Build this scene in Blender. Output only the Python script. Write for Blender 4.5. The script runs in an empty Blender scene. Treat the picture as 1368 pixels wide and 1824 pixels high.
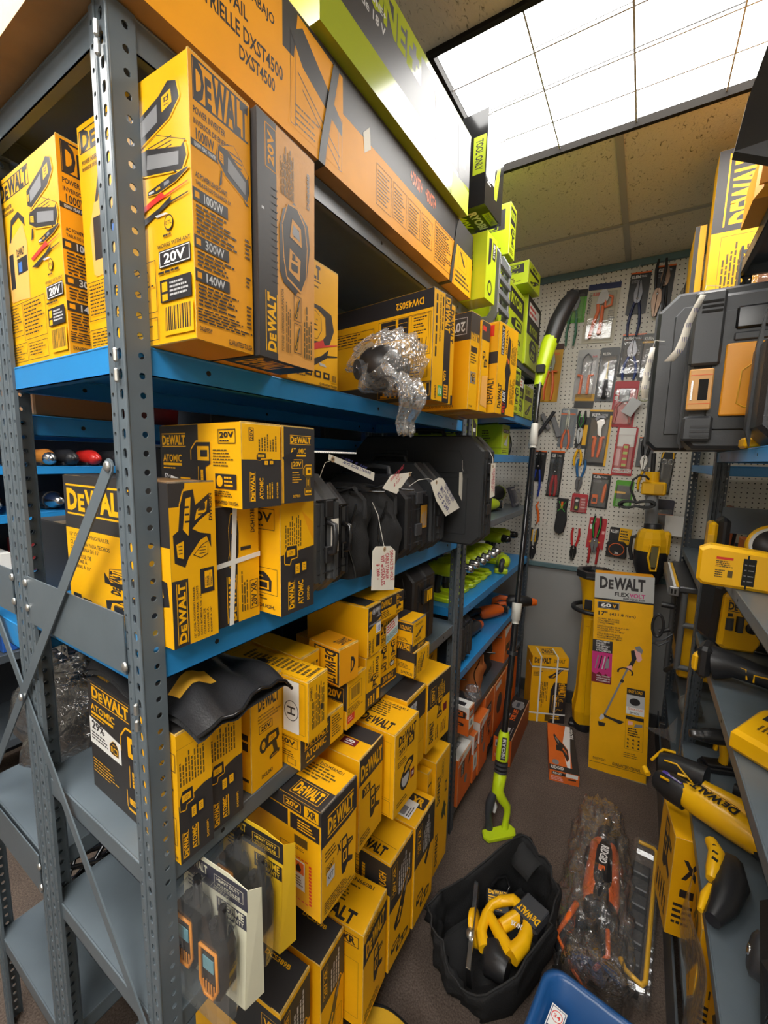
import bpy, math, random
from mathutils import Vector, Matrix, Euler
PI = math.pi
R = math.radians
SC = bpy.context.scene
COL = SC.collection
# ------------------------------------------------------------------ camera
CAM_POS = (0.57212, -0.31496, 1.6025)
CAM_AX = [[0.850263, 0.525896, 0.022035], [0.086224, -0.097864, -0.991458], [-0.519247, 0.8449, -0.128555]]
cam = bpy.data.cameras.new('camera'); camo = bpy.data.objects.new('camera', cam); COL.objects.link(camo)
r_, d_, f_ = [Vector(a) for a in CAM_AX]
camo.matrix_world = Matrix(((r_.x, -d_.x, -f_.x, CAM_POS[0]), (r_.y, -d_.y, -f_.y, CAM_POS[1]), (r_.z, -d_.z, -f_.z, CAM_POS[2]), (0, 0, 0, 1)))
cam.sensor_fit = 'HORIZONTAL'; cam.sensor_width = 36.0; cam.lens = 742.6 / 1368 * 36.0; cam.clip_start = 0.02
SC.camera = camo
SC.view_settings.view_transform = 'Standard'; SC.view_settings.look = 'None'
SC.view_settings.gamma = 1.0; SC.view_settings.use_curve_mapping = False
SC.view_settings.exposure = 0.50
SC.cycles.transparent_max_bounces = 40
# ------------------------------------------------------------------ world and room light
w = bpy.data.worlds.new('world'); SC.world = w; w.use_nodes = True
w.node_tree.nodes['Background'].inputs[0].default_value = (1.0, 0.96, 0.9, 1)
w.node_tree.nodes['Background'].inputs[1].default_value = 0.25
PANEL_POWER = 9.0            # emission of the ceiling diffusers
REAR_FILL_POWER = 1.7             # unseen rear lamps and added fill panels, relative to it
# ------------------------------------------------------------------ materials
MATS = {}
def mat(name, col, rough=0.5, metal=0.0, var=0.0, vscale=30.0, bump=0.0, bscale=60.0, coat=0.0, spec=0.5):
    if name in MATS: return MATS[name]
    m = bpy.data.materials.new(name); m.use_nodes = True; MATS[name] = m
    nt = m.node_tree; b = nt.nodes['Principled BSDF']
    b.inputs['Roughness'].default_value = rough; b.inputs['Metallic'].default_value = metal
    b.inputs['Coat Weight'].default_value = coat; b.inputs['Specular IOR Level'].default_value = spec
    b.inputs['Base Color'].default_value = (*col, 1)
    tc = nt.nodes.new('ShaderNodeTexCoord')
    if var > 0:
        n = nt.nodes.new('ShaderNodeTexNoise'); n.inputs['Scale'].default_value = vscale; n.inputs['Detail'].default_value = 5
        rp = nt.nodes.new('ShaderNodeValToRGB')
        rp.color_ramp.elements[0].position = 0.3; rp.color_ramp.elements[1].position = 0.7
        rp.color_ramp.elements[0].color = (*[c * (1 - var) for c in col], 1)
        rp.color_ramp.elements[1].color = (*[min(1, c * (1 + var * 0.6)) for c in col], 1)
        nt.links.new(tc.outputs['Object'], n.inputs['Vector']); nt.links.new(n.outputs['Fac'], rp.inputs['Fac'])
        nt.links.new(rp.outputs['Color'], b.inputs['Base Color'])
    if bump > 0:
        n2 = nt.nodes.new('ShaderNodeTexNoise'); n2.inputs['Scale'].default_value = bscale; n2.inputs['Detail'].default_value = 4
        bp = nt.nodes.new('ShaderNodeBump'); bp.inputs['Strength'].default_value = bump; bp.inputs['Distance'].default_value = 0.004
        nt.links.new(tc.outputs['Object'], n2.inputs['Vector']); nt.links.new(n2.outputs['Fac'], bp.inputs['Height'])
        nt.links.new(bp.outputs['Normal'], b.inputs['Normal'])
    return m
def emis(name, col, s):
    if name in MATS: return MATS[name]
    m = bpy.data.materials.new(name); m.use_nodes = True; MATS[name] = m
    b = m.node_tree.nodes['Principled BSDF']; b.inputs['Base Color'].default_value = (*col, 1)
    b.inputs['Emission Color'].default_value = (*col, 1); b.inputs['Emission Strength'].default_value = s
    return m
def film(name, tint=(1, 1, 1), opacity=0.12, rough=0.08, bump=0.6, bscale=25.0, cells=False, base=.05):
    """clear plastic: mostly transparent, wrinkled glossy surface"""
    if name in MATS: return MATS[name]
    m = bpy.data.materials.new(name); m.use_nodes = True; MATS[name] = m
    nt = m.node_tree; nt.nodes.clear()
    out = nt.nodes.new('ShaderNodeOutputMaterial'); tr = nt.nodes.new('ShaderNodeBsdfTransparent'); gl = nt.nodes.new('ShaderNodeBsdfGlossy')
    df = nt.nodes.new('ShaderNodeBsdfDiffuse'); mx = nt.nodes.new('ShaderNodeMixShader'); mx2 = nt.nodes.new('ShaderNodeMixShader'); fr = nt.nodes.new('ShaderNodeLayerWeight'); pw = nt.nodes.new('ShaderNodeMath'); pw.operation = 'POWER'; ml = nt.nodes.new('ShaderNodeMath'); ml.operation = 'MULTIPLY_ADD'
    tr.inputs['Color'].default_value = (*tint, 1); gl.inputs['Roughness'].default_value = rough; df.inputs['Color'].default_value = (0.75, 0.75, 0.74, 1)
    fr.inputs['Blend'].default_value = .5; pw.inputs[1].default_value = 3.0; ml.inputs[1].default_value = .75; ml.inputs[2].default_value = base
    nt.links.new(fr.outputs['Facing'], pw.inputs[0]); nt.links.new(pw.outputs[0], ml.inputs[0])
    tc = nt.nodes.new('ShaderNodeTexCoord'); bp = nt.nodes.new('ShaderNodeBump'); bp.inputs['Strength'].default_value = bump; bp.inputs['Distance'].default_value = 0.01
    if cells:
        n = nt.nodes.new('ShaderNodeTexVoronoi'); n.inputs['Scale'].default_value = bscale; src = n.outputs['Distance']
    else:
        n = nt.nodes.new('ShaderNodeTexNoise'); n.inputs['Scale'].default_value = bscale; n.inputs['Detail'].default_value = 3; n.inputs['Distortion'].default_value = 1.2; src = n.outputs['Fac']
    nt.links.new(tc.outputs['Object'], n.inputs['Vector']); nt.links.new(src, bp.inputs['Height'])
    for q in (gl, fr): nt.links.new(bp.outputs['Normal'], q.inputs['Normal'])
    mx2.inputs['Fac'].default_value = opacity
    nt.links.new(tr.outputs[0], mx2.inputs[1]); nt.links.new(df.outputs[0], mx2.inputs[2])
    nt.links.new(ml.outputs[0], mx.inputs['Fac']); nt.links.new(mx2.outputs[0], mx.inputs[1]); nt.links.new(gl.outputs[0], mx.inputs[2])
    nt.links.new(mx.outputs[0], out.inputs['Surface'])
    return m
YEL = mat('printed_yellow_board', (0.86, 0.43, 0.004), 0.46, var=0.10, vscale=7, bump=0.12, bscale=18, spec=0.35)
YEL2 = mat('printed_amber_board', (0.80, 0.33, 0.006), 0.55, var=0.12, vscale=6, bump=0.12, bscale=18, spec=0.3)
INK = mat('black_ink', (0.022, 0.020, 0.022), 0.42)
INK2 = mat('faded_black_ink', (0.030, 0.027, 0.027), 0.5)
INKG = mat('fine_print_ink', (0.10, 0.06, 0.012), 0.5)
WHT = mat('white_print', (0.78, 0.77, 0.74), 0.5)
SIL = mat('silver_print', (0.52, 0.52, 0.52), 0.4)
GRYP = mat('grey_print', (0.22, 0.22, 0.23), 0.45)
REDP = mat('red_print', (0.65, 0.03, 0.02), 0.45)
MAG = mat('magenta_print', (0.55, 0.03, 0.19), 0.45)
PNKP = mat('pale_pink_print', (0.80, 0.42, 0.42), 0.5)
MARO = mat('maroon_print', (0.17, 0.01, 0.02), 0.5)
BLUP = mat('blue_print', (0.05, 0.15, 0.45), 0.45)
GRNP = mat('green_print', (0.12, 0.38, 0.08), 0.45)
LIME = mat('lime_board', (0.50, 0.62, 0.012), 0.4, var=0.08, vscale=9)
ORG = mat('orange_board', (0.75, 0.15, 0.02), 0.45, var=0.12, vscale=8)
KRAFT = mat('kraft_board', (0.33, 0.19, 0.08), 0.7, var=0.2, vscale=14)
WORN = mat('worn_board_edge', (0.62, 0.40, 0.10), 0.75, var=0.4, vscale=60)
WORNK = mat('worn_dark_edge', (0.20, 0.17, 0.13), 0.75, var=0.6, vscale=70)
GREY = mat('blue_grey_enamel', (0.105, 0.130, 0.150), 0.33, var=0.12, vscale=10, bump=0.05, bscale=40)
GREYD = mat('dark_grey_enamel', (0.065, 0.078, 0.092), 0.38, var=0.15, vscale=10)
BLUE = mat('blue_enamel', (0.022, 0.235, 0.56), 0.30, var=0.08, vscale=8)
ZINC = mat('zinc_plate', (0.62, 0.62, 0.60), 0.3, 0.9)
STEEL = mat('bright_steel', (0.55, 0.55, 0.55), 0.25, 1.0)
DSTEEL = mat('dark_steel', (0.16, 0.16, 0.17), 0.35, 0.9)
BLK = mat('black_plastic', (0.016, 0.016, 0.018), 0.42, bump=0.08, bscale=200)
BLKG = mat('glossy_black_plastic', (0.012, 0.012, 0.013), 0.15)
DGR = mat('charcoal_plastic', (0.040, 0.042, 0.048), 0.45, bump=0.06, bscale=250)
RUB = mat('black_rubber', (0.020, 0.020, 0.020), 0.65)
FAB = mat('black_fabric', (0.014, 0.014, 0.015), 0.85, bump=0.35, bscale=350)
TYEL = mat('yellow_plastic', (0.86, 0.46, 0.005), 0.32)
TORG = mat('orange_plastic', (0.80, 0.14, 0.015), 0.35)
TLIM = mat('lime_plastic', (0.52, 0.68, 0.012), 0.33)
TRED = mat('red_plastic', (0.55, 0.02, 0.015), 0.33)
TGRN = mat('green_plastic', (0.02, 0.14, 0.07), 0.4)
TBLU = mat('blue_plastic', (0.015, 0.10, 0.33), 0.35)
GRIPO = mat('orange_grip', (0.85, 0.16, 0.04), 0.35)
GRIPR = mat('red_grip', (0.42, 0.02, 0.02), 0.4)
GRIPB = mat('blue_grip', (0.03, 0.07, 0.28), 0.4)
PAPER = mat('tag_paper', (0.80, 0.76, 0.66), 0.7)
REDPEN = mat('red_pen', (0.55, 0.05, 0.08), 0.6)
BLUPEN = mat('dark_pen', (0.04, 0.04, 0.16), 0.6)
STRING = mat('cotton_string', (0.75, 0.72, 0.65), 0.8)
STRAP = mat('white_strapping', (0.75, 0.75, 0.72), 0.4)
PEGW = mat('painted_hardboard', (0.62, 0.60, 0.54), 0.55, var=0.04, vscale=5)
HOLE = mat('dark_recess', (0.012, 0.011, 0.010), 0.9)
CLEAR = film('clear_shell', opacity=0.05, rough=0.05, bump=0.15, bscale=12)
BAGF = film('crinkled_film', opacity=0.05, rough=0.10, bump=1.0, bscale=34, base=.16)
BUBB = film('bubble_film', opacity=0.16, rough=0.15, bump=1.0, bscale=110, cells=True)
# ------------------------------------------------------------------ mesh builder
GLY = {}
def glyphs(s, bold=0.0, shear=0.0, space=1.0):
    """text outline triangulated once, returned in a unit box"""
    k = (s, bold, shear, space)
    if k in GLY: return GLY[k]
    cu = bpy.data.curves.new('txt', 'FONT'); cu.body = s; cu.size = 1.0; cu.offset = bold; cu.shear = shear; cu.resolution_u = 2
    cu.space_character = space; cu.fill_mode = 'FRONT'
    ob = bpy.data.objects.new('txt', cu); COL.objects.link(ob)
    dg = bpy.context.evaluated_depsgraph_get(); me = ob.evaluated_get(dg).to_mesh()
    vs = [(v.co.x, v.co.y) for v in me.vertices]; fs = [tuple(p.vertices) for p in me.polygons]
    ob.evaluated_get(dg).to_mesh_clear(); COL.objects.unlink(ob); bpy.data.objects.remove(ob); bpy.data.curves.remove(cu)
    if not vs: vs = [(0, 0), (1, 0), (1, 1)]; fs = []
    x0 = min(v[0] for v in vs); x1 = max(v[0] for v in vs); y0 = min(v[1] for v in vs); y1 = max(v[1] for v in vs)
    vs = [((a - x0) / max(1e-6, x1 - x0), (b - y0) / max(1e-6, y1 - y0)) for a, b in vs]
    GLY[k] = (vs, fs); return GLY[k]
class MB:
    def __init__(s): s.v = []; s.f = []; s.m = []; s.mats = []; s.T = Matrix(); s.sm = []
    def mi(s, m):
        if m not in s.mats: s.mats.append(m)
        return s.mats.index(m)
    def add(s, vs, fs, m, smooth=False):
        o = len(s.v); T = s.T
        s.v += [tuple(T @ Vector(v)) for v in vs]; i = s.mi(m)
        for f in fs: s.f.append(tuple(a + o for a in f)); s.m.append(i); s.sm.append(smooth)
    def box(s, x0, y0, z0, x1, y1, z1, m, bev=0.0, em=None):
        x0, x1 = min(x0, x1), max(x0, x1); y0, y1 = min(y0, y1), max(y0, y1); z0, z1 = min(z0, z1), max(z0, z1)
        b = min(bev, (x1 - x0) * .45, (y1 - y0) * .45, (z1 - z0) * .45)
        if b <= 0:
            s.add([(x0, y0, z0), (x1, y0, z0), (x1, y1, z0), (x0, y1, z0), (x0, y0, z1), (x1, y0, z1), (x1, y1, z1), (x0, y1, z1)],
                  [(3, 2, 1, 0), (4, 5, 6, 7), (0, 1, 5, 4), (1, 2, 6, 5), (2, 3, 7, 6), (3, 0, 4, 7)], m); return
        vs = []; idx = {}
        X = (x0, x1); Y = (y0, y1); Z = (z0, z1)
        for i in (0, 1):
            for j in (0, 1):
                for k in (0, 1):
                    sx = b if i == 0 else -b; sy = b if j == 0 else -b; sz = b if k == 0 else -b
                    idx[i, j, k, 0] = len(vs); vs.append((X[i], Y[j] + sy, Z[k] + sz))
                    idx[i, j, k, 1] = len(vs); vs.append((X[i] + sx, Y[j], Z[k] + sz))
                    idx[i, j, k, 2] = len(vs); vs.append((X[i] + sx, Y[j] + sy, Z[k]))
        F = []; E = []
        for i in (0, 1):
            q = [idx[i, 0, 0, 0], idx[i, 1, 0, 0], idx[i, 1, 1, 0], idx[i, 0, 1, 0]]; F.append(q if i else q[::-1])
            q = [idx[0, i, 0, 1], idx[1, i, 0, 1], idx[1, i, 1, 1], idx[0, i, 1, 1]]; F.append(q[::-1] if i else q)
            q = [idx[0, 0, i, 2], idx[1, 0, i, 2], idx[1, 1, i, 2], idx[0, 1, i, 2]]; F.append(q if i else q[::-1])
        for a in (0, 1):
            for c in (0, 1):
                q = [idx[a, c, 0, 0], idx[a, c, 0, 1], idx[a, c, 1, 1], idx[a, c, 1, 0]]; E.append(q if (a ^ c) else q[::-1])
                q = [idx[a, 0, c, 0], idx[a, 0, c, 2], idx[a, 1, c, 2], idx[a, 1, c, 0]]; E.append(q[::-1] if (a ^ c) else q)
                q = [idx[0, a, c, 1], idx[0, a, c, 2], idx[1, a, c, 2], idx[1, a, c, 1]]; E.append(q if (a ^ c) else q[::-1])
                for e in (0, 1):
                    t = [idx[a, c, e, 0], idx[a, c, e, 1], idx[a, c, e, 2]]; E.append(t if (a ^ c ^ e) == 0 else t[::-1])
        s.add(vs, F, m); s.add(vs, E, em or m)
    def tube(s, pts, r, m, n=8, caps=True, smooth=True, flat=1.0):
        pts = [Vector(p) for p in pts]; rs = r if isinstance(r, (list, tuple)) else [r] * len(pts)
        vs = []; fs = []; prev = None
        for i, p in enumerate(pts):
            if i == 0: t = pts[1] - p
            elif i == len(pts) - 1: t = p - pts[i - 1]
            else: t = (pts[i + 1] - p).normalized() + (p - pts[i - 1]).normalized()
            t = t.normalized() if t.length > 1e-9 else Vector((0, 0, 1))
            if prev is None:
                a = Vector((0, 0, 1)) if abs(t.z) < .9 else Vector((1, 0, 0))
                u = t.cross(a).normalized()
            else:
                u = prev - t * prev.dot(t); u = u.normalized() if u.length > 1e-6 else t.orthogonal().normalized()
            prev = u; w_ = t.cross(u)
            for k in range(n):
                a = 2 * PI * k / n; vs.append(tuple(p + (u * math.cos(a) + w_ * math.sin(a) * flat) * rs[i]))
        for i in range(len(pts) - 1):
            for k in range(n):
                a = i * n + k; b = i * n + (k + 1) % n; fs.append((a, b, b + n, a + n))
        s.add(vs, fs, m, smooth)
        if caps: s.add(vs, [tuple(range(n))[::-1], tuple(range((len(pts) - 1) * n, len(pts) * n))], m)
    def cyl(s, a, b, r, m, n=16, r2=None): s.tube([a, b], [r, r if r2 is None else r2], m, n)
    def lathe(s, axis_o, axis_d, prof, m, n=20, smooth=True):
        o = Vector(axis_o); d = Vector(axis_d).normalized(); s.tube([o + d * t + d * 1e-7 * i for i, (t, r) in enumerate(prof)], [max(r, 1e-5) for t, r in prof], m, n, True, smooth)
    def prism(s, poly, t0, t1, m, ax='z', em=None, bev=0.0):
        """poly: 2D outline counter-clockwise; extruded along the axis. x: (y,z), y: (x,z), z: (x,y)"""
        ar = sum(poly[i][0] * poly[(i + 1) % len(poly)][1] - poly[(i + 1) % len(poly)][0] * poly[i][1] for i in range(len(poly)))
        if ar < 0: poly = poly[::-1]
        def P(u, v, t): return (t, u, v) if ax == 'x' else ((u, t, v) if ax == 'y' else (u, v, t))
        n = len(poly); rings = [(t0, 0), (t1, 0)]
        if bev > 0:
            cx = sum(p[0] for p in poly) / n; cy = sum(p[1] for p in poly) / n
            rings = [(t0, bev), (t0 + bev, 0), (t1 - bev, 0), (t1, bev)]
        vs = []
        for t, ins in rings:
            for i in range(n):
                if ins:
                    a = Vector(poly[i - 1]); b = Vector(poly[i]); c = Vector(poly[(i + 1) % n])
                    e1 = (b - a); e2 = (c - b); n1 = Vector((-e1.y, e1.x)); n2 = Vector((-e2.y, e2.x))
                    if n1.length: n1.normalize()
                    if n2.length: n2.normalize()
                    nn = n1 + n2; nn = nn.normalized() if nn.length > 1e-6 else n1
                    q = b + nn * ins; vs.append(P(q.x, q.y, t))
                else: vs.append(P(poly[i][0], poly[i][1], t))
        fs = []
        for k in range(len(rings) - 1):
            for i in range(n):
                j = (i + 1) % n; fs.append((k * n + i, k * n + j, (k + 1) * n + j, (k + 1) * n + i))
        caps = [tuple(range(n))[::-1], tuple(range((len(rings) - 1) * n, len(rings) * n))]
        if ax == 'y': fs = [f[::-1] for f in fs]; caps = [f[::-1] for f in caps]
        s.add(vs, fs, em or m); s.add(vs, caps, m)
    def sphere(s, c, r, m, n=14, k=9, squash=(1, 1, 1)):
        vs = []; fs = []
        for i in range(k + 1):
            a = PI * i / k
            for j in range(n):
                b = 2 * PI * j / n; vs.append((c[0] + r * squash[0] * math.sin(a) * math.cos(b), c[1] + r * squash[1] * math.sin(a) * math.sin(b), c[2] + r * squash[2] * math.cos(a)))
        for i in range(k):
            for j in range(n): fs.append((i * n + j, (i + 1) * n + j, (i + 1) * n + (j + 1) % n, i * n + (j + 1) % n))
        s.add(vs, fs, m, True)
    def grid(s, fn, nu, nv, m, smooth=True, closed=False):
        vs = [fn(i / nu, j / nv) for i in range(nu + (0 if closed else 1)) for j in range(nv + 1)]; fs = []
        nn = nu
        for i in range(nu):
            i2 = (i + 1) % nu if closed else i + 1
            for j in range(nv): fs.append((i * (nv + 1) + j, i2 * (nv + 1) + j, i2 * (nv + 1) + j + 1, i * (nv + 1) + j + 1))
        s.add(vs, fs, m, smooth)
    def build(s, name, parent=None, loc=None, rot=None, sub=0, solid=0.0):
        me = bpy.data.meshes.new(name); me.from_pydata(s.v, [], s.f)
        for m in s.mats: me.materials.append(m)
        me.polygons.foreach_set('material_index', s.m); me.polygons.foreach_set('use_smooth', s.sm); me.update()
        o = bpy.data.objects.new(name, me); COL.objects.link(o)
        if parent is not None: o.parent = parent
        if loc is not None: o.location = loc
        if rot is not None: o.rotation_euler = rot
        if solid:
            md = o.modifiers.new('solid', 'SOLIDIFY'); md.thickness = solid; md.offset = 0
        if sub:
            md = o.modifiers.new('sub', 'SUBSURF'); md.levels = sub; md.render_levels = sub
        return o
# 2D graphics on a face: frame O + u*U + v*V, coordinates 0..1
class G:
    def __init__(s, b, O, U, V, N, st=None): s.b = b; s.O = Vector(O); s.U = Vector(U); s.V = Vector(V); s.N = Vector(N); s.st = st or [1]
    def nx(s): s.st[0] += 1; return s.N * (0.00008 + 0.00003 * s.st[0])
    def P(s, u, v, off): return tuple(s.O + s.U * u + s.V * v + off)
    def sub(s, u0, v0, u1, v1, rot=0):
        O = s.O + s.U * u0 + s.V * v0; U = s.U * (u1 - u0); V = s.V * (v1 - v0)
        if rot == 90: O, U, V = O + U, V, -U
        elif rot == 180: O, U, V = O + U + V, -U, -V
        elif rot == 270: O, U, V = O + V, -V, U
        return G(s.b, O, U, V, s.N, s.st)
    def poly(s, pts, m, off=None):
        off = off or s.nx(); vs = [s.P(u, v, off) for u, v in pts]
        ar = sum(pts[i][0] * pts[(i + 1) % len(pts)][1] - pts[(i + 1) % len(pts)][0] * pts[i][1] for i in range(len(pts)))
        f = tuple(range(len(pts)))
        if ar * s.U.cross(s.V).dot(s.N) < 0: f = f[::-1]
        s.b.add(vs, [f], m)
    def rect(s, u0, v0, u1, v1, m): s.poly([(u0, v0), (u1, v0), (u1, v1), (u0, v1)], m)
    def frame(s, u0, v0, u1, v1, m, t=0.0015):
        a = t / max(1e-6, s.U.length); c = t / max(1e-6, s.V.length); off = s.nx()
        for q in ((u0, v0, u1, v0 + c), (u0, v1 - c, u1, v1), (u0, v0, u0 + a, v1), (u1 - a, v0, u1, v1)):
            s.poly([(q[0], q[1]), (q[2], q[1]), (q[2], q[3]), (q[0], q[3])], m, off)
    def txt(s, t, u0, v0, u1, v1, m, bold=0.0, shear=0.0, rot=0):
        bold = max(bold, .02)
        if rot: return s.sub(u0, v0, u1, v1, rot).txt(t, 0, 0, 1, 1, m, bold, shear)
        vs, fs = glyphs(t, bold, shear); off = s.nx()
        vv = [s.P(u0 + a * (u1 - u0), v0 + c * (v1 - v0), off) for a, c in vs]
        if s.U.cross(s.V).dot(s.N) < 0: fs = [f[::-1] for f in fs]
        s.b.add(vv, fs, m)
    def edge(s, pts, m, t):
        cx = sum(p[0] for p in pts) / len(pts); cy = sum(p[1] for p in pts) / len(pts); off = s.nx()
        for i in range(len(pts)):
            p, q = pts[i], pts[(i + 1) % len(pts)]; dx, dy = q[0] - p[0], q[1] - p[1]; L = math.hypot(dx, dy) or 1; nx, ny = -dy / L * t, dx / L * t
            if (nx * ((p[0] + q[0]) / 2 - cx) + ny * ((p[1] + q[1]) / 2 - cy)) * t < 0: nx, ny = -nx, -ny
            if t < 0: off2 = off
            s.poly([p, q, (q[0] + nx, q[1] + ny), (p[0] + nx, p[1] + ny)], m, off)
    def hatch(s, pts, m):
        xs = [p[0] for p in pts]; ys = [p[1] for p in pts]; x0, x1, y0, y1 = min(xs), max(xs), min(ys), max(ys); off = s.nx(); cx = sum(xs) / len(xs); cy = sum(ys) / len(ys); w_, h_ = (x1 - x0) * .22, (y1 - y0) * .22
        for k in range(3):
            y = cy - h_ + h_ * k * .8; s.poly([(cx - w_, y), (cx + w_, y), (cx + w_, y + h_ * .22), (cx - w_, y + h_ * .22)], m, off)
    def logo(s, u0, v0, u1, v1, m, rot=0, rules=True):
        g = s.sub(u0, v0, u1, v1, rot)
        a, c = (0.14, 0.86) if rules else (0, 1)
        if rules:
            g.rect(0, 0, 1, .06, m); g.rect(0, .94, 1, 1, m)
        h = c - a
        g.txt('D', .01, a, .19, c, m, .045); g.txt('E', .205, a, .315, a + h * .78, m, .045); g.txt('WALT', .325, a, .99, c, m, .045)
    def lines(s, u0, v0, u1, v1, n, m, rot=0, seed=1, fill=0.5):
        g = s.sub(u0, v0, u1, v1, rot); rnd = random.Random(seed); off = g.nx(); h = 1.0 / n
        for i in range(n):
            v = 1 - (i + 1) * h + h * (1 - fill) / 2; u = 0.0; end = rnd.uniform(.6, 1.0)
            while u < end - .02:
                L = min(rnd.uniform(.06, .2), end - u)
                g.poly([(u, v), (u + L, v), (u + L, v + h * fill), (u, v + h * fill)], m, off); u += L + .025
    def barcode(s, u0, v0, u1, v1, seed=3):
        g = s.sub(u0, v0, u1, v1); g.rect(0, 0, 1, 1, s.bcbg if hasattr(s, 'bcbg') else YEL); rnd = random.Random(seed); u = .06; off = g.nx()
        while u < .92:
            t = rnd.choice((.015, .03, .045)); g.poly([(u, .15), (u + t, .15), (u + t, .95), (u, .95)], INK, off); u += t + rnd.choice((.02, .035))
    def art(s, kind, u0, v0, u1, v1, a=None, c=None, rot=0):
        g = s.sub(u0, v0, u1, v1, rot); a = a or YEL; c = c or INK
        for n_, (k, pts) in enumerate(ART[kind]):
            m_ = {'a': a, 'k': c, 'g': GRYP, 'w': WHT, 'r': REDP, 's': SIL}[k]
            if k == 'k' and n_ == 0: g.edge(pts, a, .03)
            g.poly(pts, m_)
            if k == 'a': g.edge(pts, c, -.012); g.hatch(pts, c)
def circ(cx, cy, r, n=14, ry=None): return [(cx + r * math.cos(2 * PI * i / n), cy + (ry or r) * math.sin(2 * PI * i / n)) for i in range(n)]
def rc(a, b, c, d): return [(a, b), (c, b), (c, d), (a, d)]
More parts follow.
